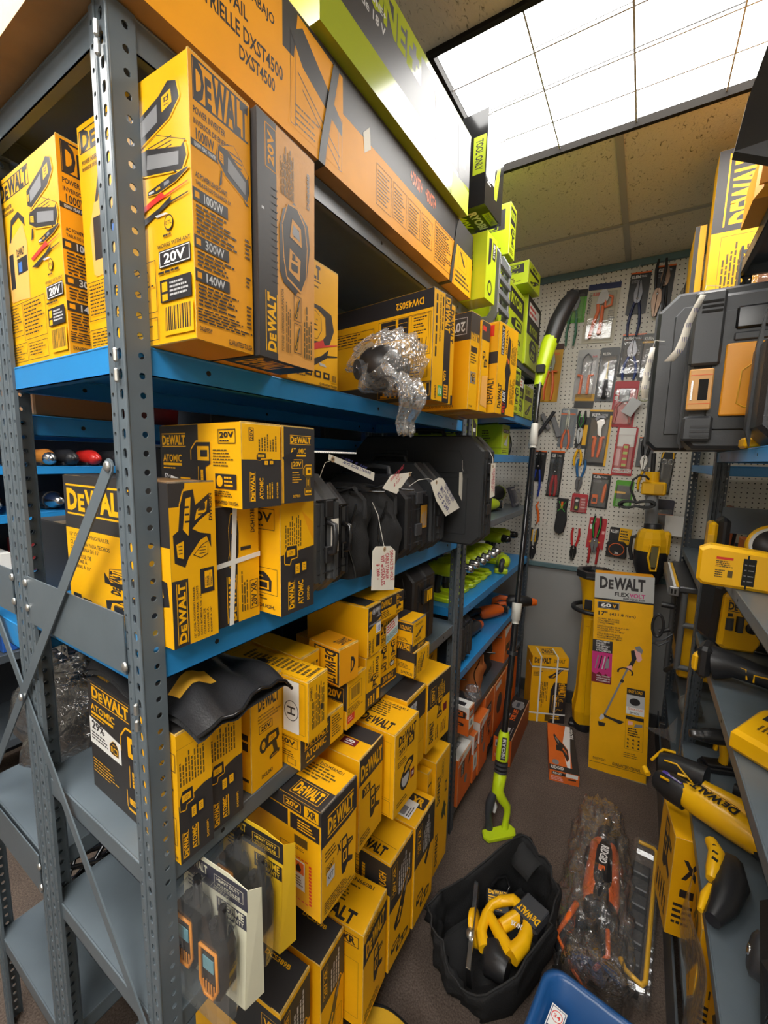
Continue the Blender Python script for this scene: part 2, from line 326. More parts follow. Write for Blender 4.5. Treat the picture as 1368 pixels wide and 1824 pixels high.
ART = {
 'drill': [('k', [(.02, .62), (.12, .58), (.3, .56), (.36, .5), (.34, .3), (.28, .2), (.28, .02), (.92, .02), (.92, .2), (.72, .24), (.68, .5), (.96, .56), (.98, .92), (.9, .98), (.34, .98), (.28, .92), (.1, .86), (.02, .82)]),
           ('a', [(.34, .62), (.9, .62), (.9, .92), (.38, .92)]), ('a', [(.36, .06), (.84, .06), (.84, .15), (.36, .15)]), ('k', rc(.5, .7, .8, .84)), ('a', [(.46, .28), (.58, .28), (.6, .46), (.48, .46)])],
 'impact': [('k', [(.05, .68), (.3, .6), (.4, .56), (.38, .28), (.22, .22), (.22, 0), (.95, 0), (.95, .2), (.74, .26), (.72, .56), (.95, .62), (.95, 1), (.3, 1), (.05, .86)]), ('a', rc(.34, .66, .9, .94)), ('k', rc(.5, .74, .82, .86)), ('a', rc(.3, .05, .88, .15)), ('a', rc(.48, .3, .62, .52))],
 'nailer': [('k', [(.0, .78), (.12, .62), (.3, .66), (.62, .86), (.72, .98), (.98, .9), (1, .55), (.86, .5), (.8, .2), (.7, .02), (.45, 0), (.4, .2), (.02, .06), (0, .3), (.3, .4), (.5, .5), (.3, .56), (.0, .6)]),
            ('a', [(.05, .12), (.38, .26), (.46, .42), (.1, .3)]), ('a', [(.5, .08), (.66, .1), (.76, .5), (.6, .6)]), ('a', [(.08, .68), (.26, .72), (.5, .84), (.3, .9), (.1, .86)]), ('k', rc(.14, .18, .3, .26)), ('a', [(.72, .62), (.94, .66), (.92, .84), (.74, .88)])],
 'nailgun': [('k', [(.3, 1), (.62, 1), (.66, .8), (.96, .74), (.98, .62), (.72, .6), (.7, .34), (.98, .2), (.96, .08), (.66, .16), (.5, 0), (.34, .02), (.3, .3)]), ('a', rc(.36, .7, .6, .94)), ('a', rc(.38, .3, .62, .62)), ('k', rc(.44, .36, .56, .56)), ('a', [(.7, .66), (.92, .66), (.92, .71), (.7, .74)])],
 'saw': [('k', circ(.4, .4, .36)), ('s', circ(.4, .4, .26)), ('k', [(.2, .5), (.5, .5), (.98, .7), (.98, .92), (.6, .98), (.3, .84)]), ('a', [(.3, .6), (.6, .62), (.9, .76), (.7, .9), (.4, .82)])],
 'bag': [('k', [(.02, .1), (.2, 0), (.98, .05), (1, .6), (.85, .85), (.7, 1), (.4, .98), (.2, .8), (.02, .6)]), ('a', rc(.12, .15, .34, .58)), ('a', rc(.42, .12, .9, .58)), ('k', rc(.5, .2, .82, .48)), ('a', [(.3, .72), (.7, .72), (.62, .82), (.4, .82)])],
 'inverter': [('k', [(.02, .5), (.25, .3), (.9, .08), (.98, .3), (.95, .55), (.3, .85), (.04, .75)]), ('a', [(.05, .78), (.5, .98), (.98, .6), (.9, .5), (.3, .8)]), ('a', [(.06, .52), (.2, .45), (.2, .66), (.06, .7)]), ('g', [(.3, .4), (.85, .2), (.86, .45), (.32, .68)]), ('k', [(.1, .34), (.14, .34), (.12, .1), (.04, .02), (.06, .1)]), ('k', [(.76, .12), (.8, .12), (.86, 0), (.96, .02), (.84, .06)])],
 'outlet': [('k', [(.0, .2), (.15, .1), (.8, .35), (1, .6), (.95, .9), (.8, .98), (.62, .82), (.0, .55)]), ('a', [(.66, .5), (.88, .58), (.86, .84), (.66, .78)]), ('g', [(.12, .22), (.58, .4), (.58, .7), (.12, .5)]), ('k', rc(.72, .66, .74, .74)), ('k', rc(.79, .68, .81, .76)), ('a', [(.02, .26), (.1, .28), (.1, .46), (.02, .44)])],
 'plug': [('k', [(.0, .3), (.25, .2), (.7, .4), (1, .75), (1, .85), (.7, .75), (.6, .8), (.2, .6), (0, .5)]), ('s', rc(.02, .34, .16, .46)), ('a', [(.2, .34), (.34, .4), (.32, .54), (.2, .5)]), ('g', [(.42, .42), (.56, .48), (.54, .66), (.42, .6)])],
 'clamps': [('r', [(0, .55), (.55, .98), (.6, .8), (.2, .5), (.05, .4)]), ('r', [(.3, .6), (.7, .8), (1, .95), (1, .98), (.7, .86), (.3, .7)]), ('k', [(.0, .1), (.5, .45), (.72, .72), (.66, .42), (.2, 0)]), ('k', [(.6, .5), (1, .6), (1, .56), (.6, .42)]), ('s', [(.45, .12), (.66, .12), (.6, .2), (.42, .22)])],
 'inflator': [('k', [(.2, .1), (.75, .0), (.95, .2), (1, .6), (.9, .85), (.6, 1), (.25, .98), (.05, .7), (.1, .3)]), ('a', [(.25, .18), (.7, .1), (.75, .4), (.3, .48)]), ('a', [(.3, .6), (.8, .55), (.76, .8), (.4, .86)]), ('k', rc(.36, .22, .62, .3)), ('k', rc(.4, .34, .52, .42)), ('g', [(.4, .66), (.7, .62), (.68, .74), (.44, .78)])],
 'jump': [('k', [(.0, .0), (.62, 0), (.85, .1), (.98, .5), (.9, .9), (.6, 1), (.1, 1), (0, .9), (.5, .9), (.72, .76), (.74, .3), (.6, .1)]), ('a', [(.0, .1), (.5, .14), (.62, .4), (.6, .72), (.45, .84), (0, .84)]), ('k', rc(.0, .42, .34, .52))],
 'light': [('k', circ(.2, .62, .19, 16, .24)), ('a', circ(.2, .62, .1, 16, .15)), ('k', [(.3, .45), (.9, .5), (1, .6), (.95, .88), (.4, .92), (.28, .8)]), ('a', [(.42, .56), (.86, .6), (.84, .8), (.46, .82)]), ('k', [(.62, .5), (.84, .5), (.9, .2), (1, .14), (.98, .04), (.5, 0), (.48, .1), (.7, .2)]), ('a', rc(.56, .05, .9, .1))],
 'kit': [('k', [(0, .5), (.2, .45), (.24, .6), (.5, .62), (.48, .98), (.1, 1), (.0, .8)]), ('k', [(.3, 0), (.9, .06), (1, .4), (.8, .55), (.4, .5), (.28, .3)]), ('a', rc(.06, .68, .42, .9)), ('a', rc(.4, .1, .6, .42)), ('a', rc(.68, .14, .88, .42))],
 'long': [('k', [(.1, 0), (.4, .02), (.6, .3), (.8, .7), (.98, .9), (.9, 1), (.6, .8), (.3, .4), (.0, .15)]), ('a', [(.2, .08), (.36, .1), (.5, .34), (.4, .4)]), ('g', [(.6, .6), (.7, .6), (.86, .84), (.8, .88)])],
 'arrow': [('k', [(.0, .55), (.5, 1), (1, .6), (.8, .5), (1, 0), (.6, .3), (.2, .2)])],
}
# ------------------------------------------------------------------ naming helpers
def tag(o, label, cat, group=None):
    o['label'] = label; o['category'] = cat
    if group: o['group'] = group
    return o
def thing(name, label, cat, loc=(0, 0, 0), rot=(0, 0, 0), group=None):
    o = bpy.data.objects.new(name, None); o.empty_display_size = 0.05; COL.objects.link(o); o.location = loc; o.rotation_euler = rot
    return tag(o, label, cat, group)
def struct(o): o['kind'] = 'structure'; return o
def dup(root, loc, rot, label, group=None):
    r = root.copy(); COL.objects.link(r); r.location = loc; r.rotation_euler = rot; r['label'] = label
    if group: r['group'] = group
    for ch in list(root.children):
        c = ch.copy(); COL.objects.link(c); c.parent = r
        for g2 in ch.children:
            d = g2.copy(); COL.objects.link(d); d.parent = c
    return r
# ================================================================== ROOM
CEIL = 2.745; YW = 2.58
def carpet_mat():
    m = bpy.data.materials.new('carpet'); m.use_nodes = True; nt = m.node_tree; b = nt.nodes['Principled BSDF']; b.inputs['Roughness'].default_value = 0.95
    tc = nt.nodes.new('ShaderNodeTexCoord'); n = nt.nodes.new('ShaderNodeTexNoise'); n.inputs['Scale'].default_value = 190; n.inputs['Detail'].default_value = 6; n.inputs['Roughness'].default_value = .75
    n2 = nt.nodes.new('ShaderNodeTexNoise'); n2.inputs['Scale'].default_value = 5; n2.inputs['Detail'].default_value = 4
    r = nt.nodes.new('ShaderNodeValToRGB'); r.color_ramp.elements[0].position = .32; r.color_ramp.elements[1].position = .68
    r.color_ramp.elements[0].color = (.065, .042, .032, 1); r.color_ramp.elements[1].color = (.30, .225, .18, 1)
    mx = nt.nodes.new('ShaderNodeMixRGB'); mx.blend_type = 'MULTIPLY'; mx.inputs[0].default_value = .55
    bp = nt.nodes.new('ShaderNodeBump'); bp.inputs['Strength'].default_value = .9; bp.inputs['Distance'].default_value = .006
    nt.links.new(tc.outputs['Object'], n.inputs['Vector']); nt.links.new(tc.outputs['Object'], n2.inputs['Vector'])
    nt.links.new(n.outputs['Fac'], r.inputs['Fac']); nt.links.new(r.outputs['Color'], mx.inputs[1]); nt.links.new(n2.outputs['Fac'], mx.inputs[2])
    nt.links.new(mx.outputs[0], b.inputs['Base Color']); nt.links.new(n.outputs['Fac'], bp.inputs['Height']); nt.links.new(bp.outputs['Normal'], b.inputs['Normal'])
    return m
def tile_mat():
    m = bpy.data.materials.new('acoustic_tile'); m.use_nodes = True; nt = m.node_tree; b = nt.nodes['Principled BSDF']; b.inputs['Roughness'].default_value = 0.9
    tc = nt.nodes.new('ShaderNodeTexCoord'); n = nt.nodes.new('ShaderNodeTexNoise'); n.inputs['Scale'].default_value = 85; n.inputs['Detail'].default_value = 3; n.inputs['Distortion'].default_value = 1.5
    mp = nt.nodes.new('ShaderNodeMapping'); mp.inputs['Scale'].default_value = (1, .45, 1)
    n2 = nt.nodes.new('ShaderNodeTexNoise'); n2.inputs['Scale'].default_value = 3.0
    r = nt.nodes.new('ShaderNodeValToRGB'); r.color_ramp.elements[0].position = .26; r.color_ramp.elements[1].position = .40
    r.color_ramp.elements[0].color = (.16, .13, .07, 1); r.color_ramp.elements[1].color = (.66, .58, .42, 1)
    bp = nt.nodes.new('ShaderNodeBump'); bp.inputs['Strength'].default_value = .5; bp.inputs['Distance'].default_value = .006
    nt.links.new(tc.outputs['Object'], mp.inputs['Vector']); nt.links.new(mp.outputs[0], n.inputs['Vector'])
    nt.links.new(n.outputs['Fac'], r.inputs['Fac']); nt.links.new(r.outputs['Color'], b.inputs['Base Color'])
    nt.links.new(n.outputs['Fac'], bp.inputs['Height']); nt.links.new(bp.outputs['Normal'], b.inputs['Normal'])
    return m
def peg_mat():
    m = bpy.data.materials.new('pegboard'); m.use_nodes = True; nt = m.node_tree; b = nt.nodes['Principled BSDF']; b.inputs['Roughness'].default_value = 0.5
    tc = nt.nodes.new('ShaderNodeTexCoord'); sp = nt.nodes.new('ShaderNodeSeparateXYZ'); nt.links.new(tc.outputs['Object'], sp.inputs[0])
    ds = []
    for ax in ('X', 'Z'):
        d = nt.nodes.new('ShaderNodeMath'); d.operation = 'DIVIDE'; d.inputs[1].default_value = .0254
        f = nt.nodes.new('ShaderNodeMath'); f.operation = 'FRACT'; s = nt.nodes.new('ShaderNodeMath'); s.operation = 'SUBTRACT'; s.inputs[1].default_value = .5
        q = nt.nodes.new('ShaderNodeMath'); q.operation = 'MULTIPLY'
        nt.links.new(sp.outputs[ax], d.inputs[0]); nt.links.new(d.outputs[0], f.inputs[0]); nt.links.new(f.outputs[0], s.inputs[0])
        nt.links.new(s.outputs[0], q.inputs[0]); nt.links.new(s.outputs[0], q.inputs[1]); ds.append(q)
    a = nt.nodes.new('ShaderNodeMath'); a.operation = 'ADD'; nt.links.new(ds[0].outputs[0], a.inputs[0]); nt.links.new(ds[1].outputs[0], a.inputs[1])
    l = nt.nodes.new('ShaderNodeMath'); l.operation = 'LESS_THAN'; l.inputs[1].default_value = .135 ** 2; nt.links.new(a.outputs[0], l.inputs[0])
    mx = nt.nodes.new('ShaderNodeMixRGB'); mx.inputs[1].default_value = (.66, .63, .56, 1); mx.inputs[2].default_value = (.02, .017, .012, 1)
    nt.links.new(l.outputs[0], mx.inputs[0]); nt.links.new(mx.outputs[0], b.inputs['Base Color'])
    return m
WALLP = mat('grey_wall_paint', (.27, .27, .265), .7, var=.06, vscale=3, bump=.1, bscale=120)
WALLB = mat('beige_wall_paint', (.42, .39, .33), .8, var=.05, vscale=3)
TRIMB = mat('teal_trim_paint', (.10, .17, .19), .45, var=.08, vscale=12)
TRIMC = mat('metal_grid_paint', (.34, .31, .24), .45)
FRAMED = mat('dark_fixture_frame', (.012, .010, .008), .6, spec=.1)
b = MB(); b.box(-3.4, -2.6, -.05, 1.9, YW, 0, carpet_mat()); struct(b.build('floor'))
b = MB(); tm = tile_mat()
LX0, LX1, LY0, LY1 = -.04, 1.18, .885, 1.458
b.box(-3.4, -2.6, CEIL, 1.9, LY0, CEIL + .03, tm); b.box(-3.4, LY1, CEIL, 1.9, YW, CEIL + .03, tm)
b.box(-3.4, LY0, CEIL, LX0, LY1, CEIL + .03, tm); b.box(LX1, LY0, CEIL, 1.9, LY1, CEIL + .03, tm)
struct(b.build('ceiling'))
b = MB()
for x in (-2.64, -1.42, -.81, -.20 - .005, .40, 1.01):
    if x in (-.205, .40, 1.01):
        b.box(x - .013, LY1 + .012, CEIL - .004, x + .013, YW, CEIL + .001, TRIMC); b.box(x - .013, -2.6, CEIL - .004, x + .013, LY0 - .012, CEIL + .001, TRIMC)
    else: b.box(x - .013, -2.6, CEIL - .004, x + .013, YW, CEIL + .001, TRIMC)
for y in (-1.55, -.94, -.33, .27, 2.13): b.box(-3.4, y - .013, CEIL - .0045, 1.9, y + .013, CEIL + .001, TRIMC)
o = b.build('trim_3'); struct(o)
b = MB(); b.box(-3.4, YW, 0, 1.9, YW + .1, .92, WALLP); b.box(-3.4, YW + .006, .92, 1.9, YW + .1, CEIL, WALLP); struct(b.build('wall_back'))
b = MB(); b.box(-3.4, YW - .002, .935, 1.9, YW + .005, 2.71, peg_mat()); struct(b.build('wall_back_pegboard'))
b = MB(); b.box(-3.4, YW - .022, .905, 1.9, YW - .0025, .935, TRIMB, .003); struct(b.build('trim_1'))
b = MB(); b.box(-3.4, YW - .02, 2.708, 1.9, YW - .0025, CEIL, TRIMB, .003); struct(b.build('trim_2'))
b = MB(); b.box(-3.4, YW - .012, 0, 1.9, YW, .09, mat('rubber_base', (.05, .05, .05), .6), .003); struct(b.build('baseboard_back'))
b = MB(); b.box(1.9, -2.6, 0, 2.0, YW, CEIL, WALLB); struct(b.build('wall_right'))
b = MB(); b.box(-3.5, -2.6, 0, -3.4, YW, CEIL, WALLB); struct(b.build('wall_left'))
b = MB(); b.box(-3.5, -2.7, 0, 2.0, -2.6, CEIL, WALLB); struct(b.build('wall_front'))
# ---- recessed fluorescent fixtures in the ceiling grid
def diffuser_mat(k=1.0):
    m = bpy.data.materials.new('lit_diffuser'); m.use_nodes = True; nt = m.node_tree; b = nt.nodes['Principled BSDF']
    b.inputs['Base Color'].default_value = (.8, .8, .8, 1); b.inputs['Emission Color'].default_value = (1, .985, .95, 1); b.inputs['Emission Strength'].default_value = PANEL_POWER * k
    return m
LIT = diffuser_mat(); SEAM = mat('diffuser_joint', (.35, .34, .36), .5)
def fixture(x0, y0, x1, y1, label, nx=5, ny=4):
    t = thing('ceiling_light', label, 'light', ((x0 + x1) / 2, (y0 + y1) / 2, CEIL))
    cx, cy = (x0 + x1) / 2, (y0 + y1) / 2
    b = MB()
    for q in ((x0 - .012, y0 - .012, x1 + .012, y0 + .004), (x0 - .012, y1 - .004, x1 + .012, y1 + .012), (x0 - .012, y0, x0 + .004, y1), (x1 - .004, y0, x1 + .012, y1)):
        b.box(q[0] - cx, q[1] - cy, -.012, q[2] - cx, q[3] - cy, .03, FRAMED)
    b.box(x0 - cx, y0 - cy, .05, x1 - cx, y1 - cy, .055, FRAMED)
    b.build('frame', t)
    rnd = random.Random(4)
    W_ = (x1 - x0 - .008) / nx; H_ = (y1 - y0 - .008) / ny
    for i in range(nx):
        for j in range(ny):
            b = MB(); a0 = x0 + .004 + i * W_ - cx; c0 = y0 + .004 + j * H_ - cy; dz = rnd.uniform(-.003, .003); sag = rnd.uniform(.0, .006)
            b.grid(lambda u, v: (a0 + .001 + u * (W_ - .002), c0 + .0008 + v * (H_ - .0016), .012 + dz - sag * math.sin(PI * u) * math.sin(PI * v)), 4, 3, LIT)
            b.build('diffuser_panel', t)
    b = MB()
    for i in range(1, nx): b.box(x0 + .004 + i * W_ - cx - .0024 + .004 * math.sin(i), y0 - cy, .001, x0 + .004 + i * W_ - cx + .0024 + .004 * math.sin(i), y1 - cy, .003, SEAM)
    for j in range(1, ny): b.box(x0 - cx, y0 + .004 + j * H_ - cy - .0022, .0005, x1 - cx, y0 + .004 + j * H_ - cy + .0022, .0025, SEAM)
    b.build('sheet_joint', t)
    return t
fixture(LX0, LY0, LX1, LY1, 'long fluorescent ceiling light with seamed diffuser sheets above the aisle')
LITB = diffuser_mat(REAR_FILL_POWER)  # light behind the camera is inferred, further unseen panels are added as fill
for (x0, y0) in ((-.04, -1.25), (-.04, -2.3), (-1.42, -.6), (-2.64, 1.2)):
    b = MB(); b.box(x0, y0, CEIL - .004, x0 + 1.22, y0 + .575, CEIL - .001, LITB); o = b.build('ceiling_light'); tag(o, 'plain unseen ceiling panel adding fill light to the storeroom', 'light', 'unseen rear and fill lights')
# ================================================================== SHELVING UNITS
PITCH = .0254
def plate_cells(b, origin, du, n, z_top, cols, m, t=.002, keep=None):
    """perforated flange: origin = corner at floor, du = unit vector across, n = normal; cols = [(u0,u1,shape,cu,rw,rh)]"""
    O = Vector(origin); U = Vector(du); N = Vector(n)
    nc = int(z_top / PITCH)
    vs = []; fs = []
    for k in range(nc):
        zc = z_top - .019 - k * PITCH; z0 = zc - PITCH / 2; z1 = zc + PITCH / 2
        if k == 0: z1 = z_top
        if k == nc - 1: z0 = 0
        for (u0, u1, sh, cu, rw, rh) in cols:
            if sh == 'none':
                o = len(vs); vs += [O + U * a + Vector((0, 0, z)) for a, z in ((u0, z0), (u1, z0), (u1, z1), (u0, z1))]; fs.append((o, o + 1, o + 2, o + 3)); continue
            ns = 8; o = len(vs)
            inner = []; outer = []
            for i in range(ns):
                a = 2 * PI * (i + .5) / ns; c, s_ = math.cos(a), math.sin(a)
                if sh == 'slot': q = (max(-1, min(1, 1.35 * c)), max(-1, min(1, 1.35 * s_)))
                else: q = (c * 1.05, s_ * 1.05)
                inner.append((cu + rw * q[0], zc + rh * q[1]))
            outer_c = [(u1, z1), (u0, z1), (u0, z0), (u1, z0)]
            vs += [O + U * a + Vector((0, 0, z)) for a, z in inner]
            vs += [O + U * a + Vector((0, 0, z)) for a, z in outer_c]
            # side quads/tris: octagon verts 0..7 at 22.5,67.5,112.5...
            C0, C1, C2, C3 = o + 8, o + 9, o + 10, o + 11
            fs += [(o + 0, C0, o + 1), (o + 1, C0, C1, o + 2), (o + 2, C1, o + 3), (o + 3, C1, C2, o + 4), (o + 4, C2, o + 5), (o + 5, C2, C3, o + 6), (o + 6, C3, o + 7), (o + 7, C3, C0, o + 0)]
            # hole walls
            w0 = len(vs); vs += [O + U * a + Vector((0, 0, z)) - N * t for a, z in inner]
            for i in range(ns): j = (i + 1) % ns; fs.append((o + i, o + j, w0 + j, w0 + i))
    b.add([tuple(v) for v in vs], fs, m)
def post_mesh(sx, sy, h, m, detail=True):
    """L post, corner at the origin; flanges run to sx (in x) and sy (in y)"""
    b = MB()
    if detail:
        plate_cells(b, (0, 0, 0), (sx, 0, 0), (0, -sy, 0), h, [(0, .0025, 'none', 0, 0, 0), (.0025, .0195, 'slot', .011, .0042, .0066), (.0195, .027, 'none', 0, 0, 0), (.027, .038, 'round', .033, .0026, .003)], m)
        plate_cells(b, (0, 0, 0), (0, sy, 0), (-sx, 0, 0), h, [(0, .0025, 'none', 0, 0, 0), (.0025, .012, 'none', 0, 0, 0), (.012, .034, 'round', .022, .0042, .0042)], m)
        # rolled corner and pressed rib
        b.tube([(sx * .0014, sy * .0014, 0), (sx * .0014, sy * .0014, h)], .0023, m, 8)
        b.tube([(sx * .0235, 0, 0), (sx * .0235, 0, h)], .0026, m, 8, flat=1)
        b.box(sx * .0378, 0, 0, sx * .0386, sy * .006, h, m); b.box(0, sy * .0338, 0, sx * .006, sy * .0346, h, m)
    else:
        b.box(0, 0, 0, sx * .038, sy * .002, h, m); b.box(0, 0, 0, sx * .002, sy * .034, h, m)
    return b
PCACHE = {}
def post(t, x, y, sx, sy, h, m, detail=True):
    k = (sx, sy, round(h, 2), m.name, detail)
    if k not in PCACHE:
        PCACHE[k] = post_mesh(sx, sy, h, m, detail).build('post', t, (x, y, 0)); return PCACHE[k]
    o = PCACHE[k].copy(); COL.objects.link(o); o.parent = t; o.location = (x, y, 0); return o
def shelf(t, x0, x1, y0, y1, z, m, lip=.036, holes=True):
    """pan shelf: x0..x1, y0..y1 local; top at z, folded lips"""
    b = MB(); e = .003
    b.box(x0, y0, z - .002, x1, y1, z, m)
    for q in ((x0, y0, x1, y0 + .0015), (x0, y1 - .0015, x1, y1), (x0, y0, x0 + .0015, y1), (x1 - .0015, y0, x1, y1)):
        b.box(q[0], q[1], z - lip, q[2], q[3], z - .001, m)
    for yy in (y0, y1): b.tube([(x0, yy + (.0015 if yy == y0 else -.0015), z - .0016), (x1, yy + (.0015 if yy == y0 else -.0015), z - .0016)], .0022, m, 8)
    for xx in (x0 + .0015, x1 - .0015): b.tube([(xx, y0, z - .0016), (xx, y1, z - .0016)], .0022, m, 8)
    b.box(x0, y0, z - lip, x1, y0 + .014, z - lip + .0015, m); b.box(x0, y1 - .014, z - lip, x1, y1, z - lip + .0015, m)
    b.box(x1 - .014, y0, z - lip, x1, y1, z - lip + .0015, m); b.box(x0, y0, z - lip, x0 + .014, y1, z - lip + .0015, m)
    if holes:
        for xx, s in ((x0, -1), (x1, 1)):
            for f in (.018, .10, .5, .90, .982):
                yy = y0 + (y1 - y0) * f
                b.add([(xx + s * .0004, yy + .0042 * math.cos(2 * PI * i / 10), z - lip * .5 + .0042 * math.sin(2 * PI * i / 10)) for i in range(10)], [tuple(range(10))[::s]], HOLE)
                b.add([(xx - s * .0019, yy + .0042 * math.cos(2 * PI * i / 10), z - lip * .5 + .0042 * math.sin(2 * PI * i / 10)) for i in range(10)], [tuple(range(10))[::-s]], HOLE)
    return b.build('shelf', t)
def flatbar(t, a, c, m, wd=.022, th=.0025, y=None, name='brace'):
    b = MB(); a = Vector(a); c = Vector(c); d = (c - a).normalized(); n = Vector((0, 1, 0)); u = d.cross(n) * wd / 2
    pts = []
    for p, s in ((a, -1), (c, 1)):
        for k in range(5):
            an = -PI / 2 + PI * k / 4; pts.append(p + d * s * math.cos(an) * wd / 2 + u * math.sin(an) * (1 if s == 1 else -1))
    q = [(p.x, p.z) for p in pts]; yy = (a.y + c.y) / 2
    b.prism(q, yy - th / 2, yy + th / 2, m, 'y'); return b.build(name, t)
def bolt(t, p, n=(0, -1, 0), r=.007):
    b = MB(); P = Vector(p); n = Vector(n); b.lathe(P, n, [(0, r), (.0015, r), (.003, r * .85), (.004, r * .4), (.0042, .0001)], ZINC, 12); return b.build('bolt', t)
def clip(t, p):
    b = MB(); b.box(-.003, -.006, -.009, .003, 0, .009, ZINC, .002); return b.build('shelf_clip', t, p)
SX0 = -.405
# --- near left unit
T1 = thing('shelving_unit', 'near blue and grey perforated steel shelving unit left of the aisle', 'shelving', (0, 0, 0))
for (x, y, sx, sy) in ((0, -.022, -1, 1), (SX0, -.022, 1, 1), (0, 1.19, -1, -1), (SX0, 1.19, 1, -1)): post(T1, x, y, sx, sy, 2.128, GREY)
SHL = [(2.13, GREY, .04), (1.743, BLUE, .038), (1.32, BLUE, .05), (.963, GREY, .036), (.68, GREY, .036), (.165, GREY, .04)]
for z, m, l in SHL: shelf(T1, SX0 + .004, -.004, -.018, 1.186, z, m, l)
b = MB(); b.box(-.372, -.0255, 1.284, -.036, -.0235, 1.373, GREY); b.build('gusset_plate', T1)
b = MB(); b.box(-.372, 1.192, 1.284, -.036, 1.194, 1.373, GREY); b.build('gusset_plate', T1)
flatbar(T1, (-.036, -.031, 1.583), (-.82, -.031, .665), GREY); flatbar(T1, (-.82, -.027, 1.583), (-.036, -.027, .665), GREY)
for p in ((-.036, -.033, 1.583), (-.036, -.026, 1.297), (-.377, -.026, 1.36), (-.377, -.026, 1.312), (-.425, -.034, 1.122)): bolt(T1, p)
for z in (1.70, 1.725, 1.215, 1.24, .63, .65, 2.07, 2.09): clip(T1, (-.011, -.024, z))
# --- far left unit
T2 = thing('shelving_unit', 'far left shelving unit with lime tools reaching the back wall', 'shelving', (0, 1.215, 0))
for (x, y, sx, sy) in ((0, 0, -1, 1), (SX0, 0, 1, 1), (0, 1.185, -1, -1), (SX0, 1.185, 1, -1)): post(T2, x, y, sx, sy, 2.134, GREYD)
for z, m, l in ((2.10, GREYD, .03), (1.835, BLUE, .036), (1.63, BLUE, .036), (1.325, GREY, .03), (1.0, BLUE, .036), (.72, BLUE, .036), (.45, GREYD, .03), (.10, GREYD, .04)):
    shelf(T2, SX0 + .004, -.004, .004, 1.181, z, m, l)
# --- back to back neighbour
T3 = thing('shelving_unit', 'steel shelving unit standing back to back behind the near left unit', 'shelving', (-.41, 0, 0))
for (x, y, sx, sy) in ((-.003, -.022, -1, 1), (-.405, -.022, 1, 1), (-.003, 1.19, -1, -1), (-.405, 1.19, 1, -1)): post(T3, x, y, sx, sy, 2.128, GREY)
for z, m, l in ((2.13, GREY, .04), (1.668, BLUE, .038), (1.255, BLUE, .05), (.75, GREY, .04), (.30, GREY, .04)): shelf(T3, -.401, -.007, -.018, 1.186, z, m, l)
b = MB(); b.box(-.372, -.0255, 1.284, -.036, -.0235, 1.373, GREY); b.build('gusset_plate', T3); b = MB(); b.box(-.372, -.0255, .66, -.036, -.0235, .75, GREY); b.build('gusset_plate', T3)
for p in ((-.03, -.026, 1.36), (-.03, -.026, 1.312), (-.03, -.026, .73), (-.03, -.026, .68)): bolt(T3, p)
# --- unseen unit added behind the far left unit to block the bright pegboard
T7 = thing('shelving_unit', 'hidden steel shelving unit added behind the lime cartons to block the bright pegboard', 'shelving', (-.41, 1.215, 0))
for (x, y, sx, sy) in ((-.003, 0, -1, 1), (-.405, 0, 1, 1), (-.003, 1.185, -1, -1), (-.405, 1.185, 1, -1)): post(T7, x, y, sx, sy, 2.128, GREY)
for z, m, l in ((2.13, GREY, .04), (1.668, BLUE, .038), (1.255, BLUE, .05), (.75, GREY, .04), (.30, GREY, .04)): shelf(T7, -.401, -.007, .004, 1.181, z, m, l)
# --- unit across the next aisle
T4 = thing('shelving_unit', 'blue shelving unit full of power tools seen through the shelves at left', 'shelving', (-1.75, 0, 0))
for (x, y, sx, sy) in ((0, -.3, -1, 1), (-.4, -.3, 1, 1), (0, 1.2, -1, -1), (-.4, 1.2, 1, -1)): post(T4, x, y, sx, sy, 2.134, GREYD, False)
for z, m, l in ((1.80, BLUE, .04), (1.53, BLUE, .036), (1.32, BLUE, .036), (1.05, BLUE, .036), (.7, GREYD, .036), (.3, GREYD, .036)): shelf(T4, -.396, -.004, -.296, 1.196, z, m, l, False)
b = MB(); b.box(-.40, -.29, .02, -.398, 1.19, 2.1, mat('shade_fill_panel', (.03, .035, .045), .6)); b.build('added_backing', T4)  # added dark sheet, keeps the gaps dark where bright wall would show
# --- near right unit
T5 = thing('shelving_unit', 'near right grey shelving unit cropped by the photo edge', 'shelving', (.78, 0, 0))
for (x, y, sx, sy) in ((0, .28, 1, 1), (.42, .28, -1, 1), (0, 1.53, 1, -1), (.42, 1.53, -1, -1)): post(T5, x, y, sx, sy, 2.30, GREYD)
for z, m, l in ((2.25, GREYD, .036), (1.645, BLUE, .034), (1.31, GREY, .03), (1.01, GREY, .03), (.57, GREY, .03), (.21, GREY, .03)): shelf(T5, .004, .416, .284, 1.526, z, m, l)
b = MB(); b.box(.04, 1.531, 1.37, .38, 1.533, 1.46, GREY); b.build('gusset_plate', T5)
# --- far right unit
T6 = thing('shelving_unit', 'far right shelving unit with an orange book of blades and a saw stand', 'shelving', (.79, 1.55, 0))
for (x, y, sx, sy) in ((0, 0, 1, 1), (.42, 0, -1, 1), (0, .95, 1, -1), (.42, .95, -1, -1)): post(T6, x, y, sx, sy, 2.16, GREYD)
for z, m, l in ((2.14, GREYD, .034), (1.60, BLUE, .034), (1.15, GREY, .03), (.60, GREY, .03), (.30, GREY, .03)): shelf(T6, .004, .416, .004, .946, z, m, l)
b = MB(); b.box(.04, .951, 1.12, .38, .953, 1.2, GREYD); b.build('gusset_plate', T6)
